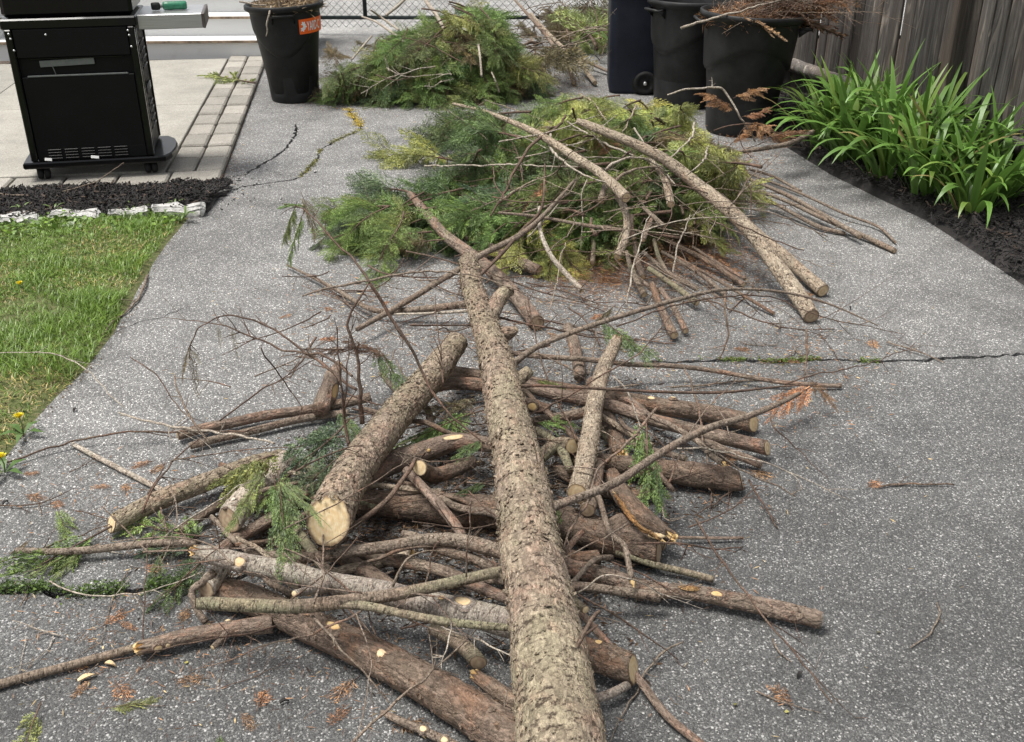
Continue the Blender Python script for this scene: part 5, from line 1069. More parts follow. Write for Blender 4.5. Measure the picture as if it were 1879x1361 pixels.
def bough_template(seed, nspr=36, bare=.22, lean=.5):
    rr = random.Random(seed); A, B_, W, T_ = [], [], [], []
    bz = rr.uniform(-.18, .02); by = rr.uniform(-.12, .12)
    cx = lambda q: np.array((q, by * q * q + .02 * math.sin(q * 7 + seed), bz * q * q + .10 * q * (1 - q)))
    C = np.array([cx(q) for q in np.linspace(0, .97, 12)]); g_ = Geo(); g_.tube(C, np.linspace(.0115, .0025, 12), 7)
    for i in range(nspr):
        q = bare + (1 - bare) * (i + rr.random() * .6) / nspr; o = cx(min(q, .98)); sg = 1 if i % 2 else -1
        yaw = sg * rr.uniform(.45, 1.15) * (1 - .6 * max(0, q - .75) / .25); pitch = rr.uniform(-.5, .75); roll = rr.uniform(-1.4, 1.4); L = rr.uniform(.22, .42) * (1.1 - .45 * q)
        m = Matrix.Rotation(yaw, 3, 'Z') @ Matrix.Rotation(pitch, 3, 'Y') @ Matrix.Rotation(roll, 3, 'X'); a, b, w, t = SPR[rr.randrange(len(SPR))]
        A.append(xform(a * L, m, o)); B_.append(xform(b * L, m, o)); W.append(w * L); T_.append(t + rr.uniform(-.28, .26))
        e_ = np.array(m) @ np.array((L * .5, 0, -.03)); g_.tube([o, o + e_ * .5, o + e_], [.0035, .0025, .0015], 4, False)
    V, f4, f3, _ = g_.arrays()
    return mesh('stem', V, f4, f3, {'bark': V * .6 + seed}, M['twig'], True), strip_mesh('foliage', np.vstack(A), np.vstack(B_), np.concatenate(W) * .78, np.concatenate(T_), M['needle'])
BT = [bough_template(200 + i) for i in range(9)]
def sprig_template(seed, nspr=15):
    rr = random.Random(seed); A, B_, W, T_ = [], [], [], []; g_ = Geo(); bz = rr.uniform(-.25, -.05)
    cx = lambda q: np.array((q, .06 * math.sin(q * 3 + seed) - .06 * math.sin(seed), bz * q * q)); C = np.array([cx(q) for q in np.linspace(0, .95, 9)]); g_.tube(C, np.linspace(.013, .004, 9), 6)
    for i in range(nspr):
        q = .12 + .86 * i / nspr; sg = 1 if i % 2 else -1; L = rr.uniform(.36, .62) * (1.1 - .5 * q); o = cx(q)
        m = Matrix.Rotation(sg * rr.uniform(.3, .8), 3, 'Z') @ Matrix.Rotation(rr.uniform(-.15, .6), 3, 'Y') @ Matrix.Rotation(rr.uniform(-1, 1), 3, 'X')
        a, b, w, t = spray_data(rr, nsec=8, ntert=4, w=.03, spread=.34, droop=rr.uniform(.1, .45)); A.append(xform(a * L, m, o)); B_.append(xform(b * L, m, o)); W.append(w * L); T_.append(t + rr.uniform(-.2, .2))
    V, f4, f3, _ = g_.arrays()
    return mesh('stem', V, f4, f3, {'bark': V * .3 + seed}, M['twig'], True), strip_mesh('foliage', np.vstack(A), np.vstack(B_), np.concatenate(W) * 1.25, np.concatenate(T_), M['needle'])
ST = [sprig_template(300 + i) for i in range(6)]
def loose_sprig(seed):                      # airy sprig: a bare stem with a few long thin leaf threads
    rr = random.Random(seed); a, b, w, t = spray_data(rr, nsec=10, ntert=4, w=.022, spread=.38, droop=.3); g_ = Geo()
    g_.tube([(0, 0, 0), (.5, 0, -.07), (1, 0, -.3)], [.011, .008, .004], 5); V, f4, f3, _ = g_.arrays()
    return mesh('stem', V, f4, f3, {'bark': V * .3 + seed}, M['twig'], True), strip_mesh('foliage', a, b, w, t, M['needle'])
LT = [loose_sprig(400 + i) for i in range(5)]
GREENS = {'dark': (0.105, 0.158, 0.063), 'blue': (0.105, 0.15, 0.088), 'mid': (0.162, 0.243, 0.083), 'olive': (0.232, 0.27, 0.102), 'yellow': (0.34, 0.37, 0.13), 'fresh': (0.155, 0.205, 0.092), 'brown': (0.3, 0.18, 0.108), 'rust': (0.38, 0.215, 0.125), 'dull': (0.16, 0.135, 0.08), 'deadtwig': (0.132, 0.077, 0.05)}
def orient(a, b, roll):
    x = (b - a).normalized(); up = Vector((0, 0, 1)); y = up.cross(x)
    if y.length < .05: y = Vector((0, 1, 0)).cross(x)
    y.normalize(); z = x.cross(y); m = Matrix((x, y, z)).transposed(); return m @ Matrix.Rotation(roll, 3, 'X')
def bough(a, b, tone, label, group, tmpl=None, roll=None, cat='bough', name='cedar_bough', wid=1., jit=.2):
    tm = tmpl if tmpl is not None else random.choice(BT); L = (b - a).length
    t = thing(name, label, cat, a, 0, group); t.rotation_mode = 'QUATERNION'
    t.rotation_quaternion = orient(a, b, random.uniform(-.6, .6) if roll is None else roll).to_quaternion(); t.scale = (L, L * wid, L * wid)
    link('stem', tm[0], t); fo = link('foliage', tm[1], t); c = GREENS[tone]; k = random.uniform(1 - jit, 1 + jit); fo.color = (c[0] * k * random.uniform(.9, 1.1), c[1] * k, c[2] * k, 1); return t

def in_poly(u, v, poly):
    c = False; n = len(poly)
    for i in range(n):
        x1, y1 = poly[i]; x2, y2 = poly[i - 1]
        if (y1 > v) != (y2 > v) and u < (x2 - x1) * (v - y1) / (y2 - y1) + x1: c = not c
    return c
midtop = [(960, 205), (1000, 190), (1100, 182), (1200, 195), (1280, 215), (1310, 250), (1250, 250), (1100, 230), (980, 235)]
midtail = [(620, 400), (680, 360), (760, 345), (830, 350), (830, 400), (760, 430), (660, 445)]
def heap(poly, n, zfun, focus, tone_fun, labelf, group, Lr, lift=0.):
    us = [p[0] for p in poly]; vs = [p[1] for p in poly]; k = 0
    while k < n:
        u, v = random.uniform(min(us), max(us)), random.uniform(min(vs), max(vs))
        if not in_poly(u, v, poly): continue
        layer = 1 - .8 * random.random() ** 1.8; z = max(.03, zfun(u, v) * layer); c = P(u, v, z); fo = focus(u, v); d = Vector((c.x - fo.x, c.y - fo.y, 0))
        an = math.atan2(d.y, d.x) + random.gauss(0, .5); L = random.uniform(*Lr); dirv = Vector((math.cos(an), math.sin(an), 0))
        a = c - dirv * L * .5; b = c + dirv * L * .5; a.z = max(.02, z + random.uniform(.0, .10)); b.z = max(.03, z - random.uniform(.02, .16) + lift)
        tone = tone_fun(u, v); bough(a, b, tone, labelf(u, v, tone, layer) + ', %stip %s' % ('long, ' if L > sum(Lr) / 2 else '', ('right' if math.cos(an) > .7 else 'left' if math.cos(an) < -.7 else 'back' if math.sin(an) > 0 else 'front')), group); k += 1
TN = {'dark': 'dark green', 'blue': 'bluish green', 'mid': 'mid green', 'olive': 'olive green', 'yellow': 'yellow green', 'fresh': 'fresh green', 'brown': 'dry brown', 'dull': 'dull brownish', 'rust': 'rust coloured'}
midpoly = [(800, 250), (860, 215), (1000, 205), (1100, 200), (1200, 208), (1270, 232), (1310, 280), (1330, 350), (1300, 415), (1180, 430), (1080, 450), (1010, 455), (950, 420), (850, 400), (760, 405), (680, 410), (660, 390), (690, 365), (790, 345), (840, 300)]
def sect(u, v, cols, rows): return cols[min(len(cols) - 1, int(u))], rows[min(len(rows) - 1, int(v))]
def mid_lab(u, v, tone, layer):
    a = 'left tail' if u < 720 else 'tail root' if u < 800 else 'left side' if u < 930 else 'middle' if u < 1040 else 'inner right' if u < 1150 else 'right side'; b = 'top' if v < 260 else 'upper part' if v < 320 else 'centre' if v < 380 else 'front'
    return '%s cedar bough %s, middle heap\'s %s, %s' % (TN[tone], 'on top' if layer > .75 else 'lower down', a, b)
def mid_tone(u, v):
    r_ = random.random()
    if v < 238 and u > 960: return 'yellow' if r_ < .55 else 'olive'
    if u < 780: return 'mid' if r_ < .45 else 'olive' if r_ < .75 else 'dark'
    if u > 1230: return 'olive' if r_ < .45 else 'mid' if r_ < .8 else 'dull'
    if v > 400: return 'mid' if r_ < .5 else 'olive' if r_ < .8 else 'yellow'
    return 'dark' if r_ < .4 else 'mid' if r_ < .72 else 'blue' if r_ < .84 else 'olive' if r_ < .96 else 'dull'
MIDG = 'cedar boughs of the middle heap'
heap(midpoly, 112, lambda u, v: max(.05, .43 - .37 * max(0, (v - 240) / 210) ** 1.3) * (1 if u > 850 else .5), lambda u, v: P(1190, 450, .05), mid_tone, mid_lab, MIDG, (.38, .66))
heap(midtop, 22, lambda u, v: .42, lambda u, v: P(1150, 330, .2), lambda u, v: random.choice(['yellow', 'yellow', 'olive', 'olive', 'mid']), mid_lab, MIDG, (.3, .45))
heap(midtail, 18, lambda u, v: .14, lambda u, v: P(900, 400, .1), lambda u, v: random.choice(['olive', 'mid', 'mid', 'dark', 'blue']), mid_lab, MIDG, (.3, .5))
for a, b, tn, lab in [((860, 300, .08), (690, 274, .03), 'olive', 'olive cedar bough whose tip lies far out on the asphalt, upper left'), ((850, 260, .15), (772, 236, .04), 'fresh', 'fresh green cedar tip curving out at the upper left of the middle heap'), ((880, 215, .33), (826, 262, .2), 'dark', 'dark green cedar spray hanging from the slender pole tip'),
        ((930, 225, .33), (860, 300, .2), 'dark', 'dark green cedar spray hanging below the slender pole'), ((1000, 420, .16), (1066, 505, .03), 'yellow', 'yellow green cedar tip drooping at the front of the middle heap'), ((1040, 410, .15), (1000, 505, .03), 'yellow', 'second yellow green cedar tip beside the smooth bent limb'),
        ((1240, 370, .2), (1340, 440, .1), 'yellow', 'yellow green cedar tip under the longest light pole'), ((1270, 350, .2), (1345, 410, .12), 'olive', 'olive cedar tip under the longest light pole'), ((780, 400, .1), (640, 462, .03), 'yellow', 'yellow green cedar spray at the lower left of the left tail'), ((760, 375, .12), (585, 412, .03), 'mid', 'mid green cedar bough at the very left of the left tail'),
        ((760, 355, .12), (655, 335, .04), 'blue', 'bluish cedar bough pointing left at the top of the left tail'), ((730, 390, .12), (600, 380, .05), 'olive', 'olive cedar bough in the middle of the left tail'), ((820, 440, .12), (690, 452, .04), 'dull', 'dull brownish cedar bough under the pole behind the trunk'), ((930, 410, .18), (850, 470, .05), 'mid', 'mid green cedar bough beside the mottled pole')]:
    bough(P(*a), P(*b), tn, lab, MIDG)
backpoly = [(640, 165), (630, 125), (680, 85), (730, 62), (790, 35), (860, 15), (915, 22), (935, 70), (955, 115), (965, 145), (910, 165), (830, 168), (730, 170)]
def back_lab(u, v, tone, layer):
    a = 'left end' if u < 690 else 'left half' if u < 780 else 'middle' if u < 850 else 'right half' if u < 920 else 'right end'; b = 'top' if v < 60 else 'upper slope' if v < 100 else 'lower slope' if v < 140 else 'foot'
    return '%s cedar bough %s, gate heap\'s %s, %s' % (TN[tone], 'on top' if layer > .75 else 'lower down', a, b)
def back_tone(u, v):
    r_ = random.random()
    if v > 140 and (u < 720 or u > 900): return 'fresh' if r_ < .5 else 'blue' if r_ < .75 else 'mid'
    return 'dark' if r_ < .14 else 'mid' if r_ < .5 else 'olive' if r_ < .8 else 'fresh' if r_ < .92 else 'dull'
BACKG = 'cedar boughs of the heap by the gate'
heap(backpoly, 115, lambda u, v: max(.05, .60 * (1 - max(0, v - 20) / 165) ** .9), lambda u, v: P(830, 40, .5), back_tone, back_lab, BACKG, (.36, .6))
for a, b, tn, lab in [((660, 130, .2), (628, 182, .03), 'fresh', 'fresh green cedar tip beside the sticker can'), ((690, 140, .15), (700, 190, .03), 'fresh', 'fresh green cedar tip at the left foot of the gate heap'), ((940, 120, .2), (1005, 152, .03), 'fresh', 'fresh green cedar tip at the right foot of the gate heap'),
        ((620, 120, .15), (610, 80, .25), 'dull', 'thin dull cedar tip standing up beside the sticker can'), ((690, 90, .25), (655, 75, .3), 'dull', 'thin dull cedar tip at the upper left of the gate heap'), ((900, 60, .45), (885, 15, .52), 'mid', 'mid green cedar bough bristling at the top right of the gate heap'),
        ((800, 150, .15), (770, 192, .03), 'olive', 'olive cedar tip at the front of the gate heap'), ((860, 150, .15), (850, 190, .03), 'mid', 'mid green cedar tip at the front of the gate heap'), ((935, 60, .35), (940, 105, .2), 'mid', 'mid green cedar bough hanging at the right edge of the gate heap')]:
    bough(P(*a), P(*b), tn, lab, BACKG)
p = P(400, 140, .05); bough(P(468, 152, .06), P(390, 132, .07), 'olive', 'single olive cedar sprig lying on the patio pavers', None, ST[2], 0., 'sprig', 'cedar_sprig')
for i, (u, v, u2, v2) in enumerate([(1000, 90, 960, 40), (1060, 80, 1010, 20), (1090, 90, 1070, 10), (1110, 70, 1110, -10), (1080, 60, 1030, 40), (1040, 100, 990, 100), (1100, 110, 1060, 70), (1060, 40, 1000, 10)]):
    bough(P(u, v, .12), P(u2, v2, .3), ('dull', 'dull', 'olive', 'dull')[i % 4], '%s cedar bough in the dry tangle by the gate, %s' % (TN[('dull', 'dull', 'olive', 'dull')[i % 4]], ('left', 'upper middle', 'upper right', 'right end', 'centre', 'lowest at left', 'lowest at right', 'top left')[i]), 'dry boughs by the gate')

# sprigs of the front heap and on the asphalt
FS = 'cedar sprigs in and around the front heap'
for a, b, tn, tm, wd, lab in [
    ((632, 800, .24), (520, 800, .2), 'blue', 'S', 1.1, 'dense bluish cedar sprig against the big log left of the trunk'), ((640, 770, .25), (545, 850, .22), 'blue', 'S', 1.1, 'second dense bluish cedar sprig beside the big log'), ((620, 840, .24), (545, 900, .2), 'blue', 'S', 1., 'lowest dense bluish cedar sprig beside the big log'), ((625, 750, .22), (660, 800, .22), 'fresh', 'L', 1., 'small fresh green sprig at the foot of the standing twigs'),
    ((510, 862, .27), (530, 1012, .2), 'fresh', 'L', .9, 'fresh green sprig hanging beside the pale round cut end'), ((505, 872, .28), (588, 940, .27), 'fresh', 'L', .5, 'fresh green sprig drooping over the pale round cut end'), ((500, 850, .27), (420, 955, .2), 'olive', 'L', .8, 'olive sprig drooping over the stripped whitish log'), ((500, 870, .27), (522, 1000, .18), 'mid', 'S', .5, 'mid green sprig hanging lowest between the two logs'),
    ((500, 835, .25), (395, 862, .12), 'olive', 'S', .8, 'olive brown sprig over the slanted-cut log'), ((540, 860, .25), (470, 930, .2), 'mid', 'L', 1., 'mid green sprig over the stripped log'),
    ((890, 752, .12), (745, 785, .1), 'mid', 'S', .9, 'flat green sprig in the gap right of the big log'), ((890, 735, .12), (775, 750, .1), 'dull', 'L', .9, 'dull thin sprig above the flat one in the same gap'), ((880, 790, .12), (750, 815, .1), 'mid', 'L', .9, 'thin green sprig below the flat one in the same gap'), ((895, 800, .14), (845, 830, .14), 'fresh', 'L', 1., 'small fresh sprig over the curved stripped log'), ((905, 880, .12), (820, 905, .1), 'dark', 'L', .9, 'dark sprig over the thick dark log, left of the trunk'),
    ((1185, 765, .2), (1215, 900, .14), 'mid', 'S', .62, 'green sprig hanging over the stout crosswise log'), ((1205, 830, .18), (1200, 930, .1), 'dark', 'L', .8, 'darker end of the sprig hanging over the crosswise log'), ((975, 775, .16), (1055, 770, .14), 'mid', 'S', .8, 'green sprig right of the trunk above the forked log'), ((1100, 580, .22), (1190, 640, .2), 'dark', 'L', 1., 'dark sprig on top of the steep light log'), ((1130, 560, .2), (1085, 590, .12), 'dull', 'L', 1., 'dull sprig behind the steep light log'), ((1025, 925, .12), (1030, 955, .1), 'mid', 'L', 1., 'tiny green sprig peeking from under the long side branch'), ((975, 695, .14), (1035, 700, .08), 'olive', 'L', 1., 'olive sprig behind the bright stub of the trunk'),
    ((390, 985, .06), (230, 955, .03), 'mid', 'S', .7, 'green sprig over the bare limb at far left'), ((370, 1000, .05), (255, 1000, .02), 'blue', 'S', .7, 'bluish sprig under the slanted pale cut'), ((385, 1010, .07), (285, 1110, .015), 'dark', 'S', .9, 'dark fan-shaped sprig on the asphalt left of the splintered log'), ((300, 1010, .05), (275, 1080, .015), 'dark', 'L', .8, 'dark sprig hanging from the bare limb at far left'),
    ((205, 965, .04), (-10, 1080, .012), 'mid', 'S', .75, 'long feathery sprig at the left border above the weeds'), ((160, 1000, .03), (40, 1050, .012), 'olive', 'L', 1.1, 'olive sprig below the bare limb at the left border'), ((150, 1010, .03), (95, 1060, .01), 'olive', 'L', .8, 'olive sprig dangling on the asphalt under the bare limb'), ((100, 925, .03), (135, 990, .01), 'mid', 'L', .8, 'small green sprig standing by the orange scrap at left'), ((60, 990, .02), (20, 1010, .01), 'dull', 'L', 1., 'dull sprig at the left border'),
    ((75, 1290, .02), (45, 1400, .012), 'olive', 'S', .95, 'olive fan of cedar at the lower left corner'), ((190, 1300, .012), (285, 1275, .012), 'olive', 'L', .9, 'small olive sprig lying flat near the bottom left'), ((405, 1340, .012), (395, 1390, .012), 'fresh', 'L', 1., 'fresh sprig cut off by the bottom of the photo'),
    ((690, 632, .2), (745, 692, .19), 'dark', 'L', .9, 'dark sprig above the big log'), ((700, 640, .22), (580, 632, .22), 'deadtwig', 'S', .45, 'dead brown sprig on the standing twigs'), ((715, 660, .2), (640, 615, .24), 'deadtwig', 'L', .9, 'second dead brown sprig by the standing twigs'), ((1500, 700, .12), (1430, 750, .1), 'rust', 'L', 1., 'rust coloured sprig at the end of the long side branch'), ((1480, 690, .12), (1530, 740, .06), 'brown', 'L', .9, 'brown sprig at the tip of the level stick')]:
    _b = bough(P(*a), P(*b), tn if tn in GREENS else 'mid', lab, FS, random.choice(ST), random.uniform(-.4, .4), 'sprig', 'cedar_sprig', wd if tm == 'S' else wd * .62)
    if tn not in ('rust', 'brown', 'deadtwig'):
        f_ = _b.children[1]; c_ = f_.color; m_ = .66 * sum(c_[:3]) / 3; f_.color = (c_[0] * .60 + m_ * .14, c_[1] * .54 + m_ * .12, c_[2] * .60 + m_ * .14, 1)
# the dead spray before the big can, and the brown litter of sprigs around it
for a, b, tn, lab in [((1352, 205, .35), (1300, 160, .5), 'rust', 'rust coloured spray at the bend of the dead stem before the big can'), ((1345, 180, .42), (1400, 155, .5), 'rust', 'rust coloured spray highest before the big can'), ((1360, 215, .35), (1405, 195, .42), 'brown', 'brown spray right of the dead stem before the big can'), ((1368, 225, .3), (1408, 230, .34), 'rust', 'lowest rust coloured spray on the dead stem'),
        ((1340, 265, .2), (1375, 232, .28), 'rust', 'rust coloured tip left of the dark dead branch'), ((1400, 262, .2), (1395, 232, .28), 'rust', 'small rust tip at the foot of the big can'), ((1400, 255, .22), (1460, 230, .26), 'brown', 'brown spray over the dark dead branch'), ((1300, 290, .2), (1380, 300, .12), 'brown', 'brown sprig at the right end of the middle heap'), ((1250, 300, .25), (1330, 330, .15), 'dull', 'dull sprig under the dark dead branch'),
        ((1230, 440, .08), (1330, 470, .02), 'rust', 'rust coloured sprig under the longest light pole'), ((1280, 455, .05), (1350, 500, .015), 'rust', 'rust sprig on the asphalt beside the light poles'), ((1180, 420, .1), (1250, 470, .04), 'brown', 'brown sprig in the dark centre of the stick bundle'), ((1090, 500, .03), (1160, 520, .01), 'rust', 'rust sprig in the shade left of the stick bundle'), ((1010, 330, .3), (960, 370, .24), 'brown', 'brown sprig among the green, below the slender pole'), ((1150, 270, .4), (1090, 262, .4), 'brown', 'brown sprig between the two light poles')]:
    bough(P(*a), P(*b), tn, lab, 'dry sprigs in the middle heap', random.choice(ST), None, 'sprig', 'dry_sprig', .9)

# ------------------------------------------------------------------ thin dead branches and twigs
def twig(label, spec, w=None, mat='twig', subs=6, sublen=.3, group='thin dead twigs of the front heap', name='twig', curl=.3, seg=6):
    p, r = pts_of([q if len(q) == 4 or isinstance(q[0], Vector) else (*q, w) for q in spec]) if not isinstance(spec[0], Vector) else (spec, [w] * len(spec))
    C, r, s = resample(p, r, .012); g_ = Geo(); k = len(C); f_ = np.linspace(1, .55, k); L0 = s[-1]; wob = np.stack([vnoise(np.stack([s * 30 + len(label) + q * 7, s * 0, s * 0 + q], 1)) for q in range(3)], 1) - .5
    kn = max(3, k // 7); ki = np.linspace(0, k - 1, kn); kk = RNG.normal(0, 1, (kn, 3)) * .0035 * min(1, L0 * 2); kk[0] = 0; kk[-1] = 0
    C = C + wob * .006 + np.stack([np.interp(np.arange(k), ki, kk[:, q]) for q in range(3)], 1); C[:, 2] = np.maximum(C[:, 2], .003); g_.tube(C, r * f_, seg); L = s[-1]; rr = random.Random(label)
    for i in range(subs):
        j = rr.randrange(k // 6, k - 1); T_ = C[min(j + 1, k - 1)] - C[j - 1]; T_ /= np.linalg.norm(T_) + 1e-9; n_ = np.array([rr.gauss(0, 1), rr.gauss(0, 1), rr.gauss(0, .7)]); n_ -= T_ * (n_ @ T_); n_ /= np.linalg.norm(n_) + 1e-9
        l = L * sublen * rr.uniform(.35, 1.); d = T_ * rr.uniform(.4, 1) + n_ * rr.uniform(.5, 1.); d /= np.linalg.norm(d); b_ = np.array([rr.gauss(0, 1), rr.gauss(0, 1), rr.gauss(0, .5)]) * curl
        c = np.array([C[j] + l * (d * q + b_ * q * q * .6) for q in np.linspace(0, 1, 6)]); c[:, 2] = np.maximum(c[:, 2], .003); rs = min(r[j] * .55, .002)
        g_.tube(c, np.linspace(rs, rs * .4, 6), 4, False)
        for m in range(rr.randrange(0, 3)):
            q0 = c[rr.randrange(2, 5)]; e_ = np.array([rr.gauss(0, 1), rr.gauss(0, 1), rr.gauss(0, .6)]); e_ = d * .6 + e_ * .5; e1 = q0 + e_ * l * .3; e1[2] = max(e1[2], .003); g_.tube([q0, (q0 + e1) / 2 + b_ * l * .03, e1], [rs * .5, rs * .4, rs * .25], 3, False)
    V, f4, f3, _ = g_.arrays(); return tag(link(name, mesh(name, V, f4, f3, {'bark': V + rr.uniform(0, 9)}, M[mat], True)), label, 'twig', group)
YU = 2.62
twig('tallest standing twig, bent at the fork above the big log', [(U(664, 776, 2.5), 10), (U(660, 735, 2.5), 9), (U(659, 705, 2.52), 9), (U(655, 660, 2.54), 8), (U(645, 619, 2.55), 8), (U(639, 598, 2.56), 8), (U(650, 570, 2.58), 7), (U(664, 545, 2.6), 7), (U(677, 519, 2.62), 6)], subs=5, sublen=.25, mat='twig')
twig('left fork of the tallest standing twig, ending in a green tuft', [(U(677, 519, 2.62), 5), (U(655, 490, 2.68), 5), (U(620, 450, 2.76), 4.5), (U(590, 412, 2.85), 4.5), (U(562, 388, 2.92), 4), (U(543, 378, 2.96), 3.5)], subs=6, sublen=.2, mat='twig')
twig('right fork of the tallest standing twig, slanting down to the trunk', [(U(680, 519, 2.62), 7), (U(706, 560, 2.6), 7), (U(745, 625, 2.56), 7), (U(774, 683, 2.54), 7), (U(800, 730, 2.5), 7), (U(827, 763, 2.48), 6), (U(860, 792, 2.46), 6), (U(890, 815, 2.44), 6)], subs=4, sublen=.15, mat='twig')
twig('slender standing twig left of the tallest one', [(U(640, 818, 2.40), 7), (U(634, 770, 2.42), 6), (U(630, 736, 2.42), 6), (U(624, 690, 2.43), 5), (U(621, 648, 2.44), 4), (U(618, 601, 2.45), 3)], subs=7, sublen=.3)
twig('second slender standing twig, nearly touching the first', [(U(632, 760, 2.42), 4), (U(636, 700, 2.44), 4), (U(640, 640, 2.46), 3), (U(648, 575, 2.48), 2)], subs=6, sublen=.3)
for k_, (a, b, tm, tn, wd) in enumerate([(U(556, 372, 2.93), U(520, 474, 2.9), LT[0], 'dark', 1.), ]):
    pass
for a, b, tm, tn, wd, lab in [(U(560, 382, 2.94), U(521, 475, 2.9), ST[1], 'mid', .55, 'green tuft hanging at the tip of the tall forked twig'), (U(552, 352, 3.0), U(585, 425, 2.92), ST[3], 'dull', .5, 'brownish tuft at the tip of the tall forked twig'), (U(545, 370, 2.96), U(512, 440, 2.95), ST[4], 'olive', .6, 'outer green tuft at the tip of the tall forked twig'), (U(560, 378, 2.95), U(515, 362, 3.05), LT[2], 'mid', .9, 'small green tuft pointing left at the tip of the tall forked twig')]:
    bough(a, b, tn, lab, None, tm, .2, 'sprig', 'cedar_sprig', wd)
Y2 = 2.75
twig('arching dead branch with its tip hanging over the asphalt, left', [(U(653, 716, 2.5), 6), (U(620, 690, 2.55), 6), (U(590, 662, 2.62), 6), (U(555, 640, 2.68), 5.5), (U(517, 615, 2.72), 5), (U(478, 596, Y2), 5), (U(436, 584, Y2), 4.5), (U(394, 588, Y2), 4), (U(365, 608, Y2), 4), (U(352, 634, Y2), 3.5), (U(349, 660, Y2), 3)], subs=12, sublen=.13)
twig('second arching dead branch just below the first', [(U(648, 690, 2.5), 5), (U(600, 655, 2.6), 5), (U(560, 648, 2.66), 5), (U(510, 636, 2.72), 5), (U(450, 616, 2.78), 4.5), (U(408, 598, 2.8), 4), (U(360, 590, 2.84), 3), (U(300, 582, 2.86), 2)], subs=12, sublen=.14)
for a, b, wd, lab in [((351, 625), (322, 700), .5, 'thin green tuft hanging at the far left of the arching branch'), ((350, 640), (362, 735), .4, 'longest thin tuft hanging from the arching branch'), ((400, 595), (404, 640), .5, 'small tuft hanging below the top of the arching branch'), ((425, 600), (436, 655), .5, 'second small tuft hanging below the top of the arching branch'), ((348, 640), (372, 665), .6, 'tiny tuft beside the longest hanging one')]:
    bough(U(*a, Y2), U(*b, Y2 - .03), 'dull', lab, None, LT[1], 0, 'sprig', 'cedar_sprig', wd)
G2 = 'long thin branches around the front heap'
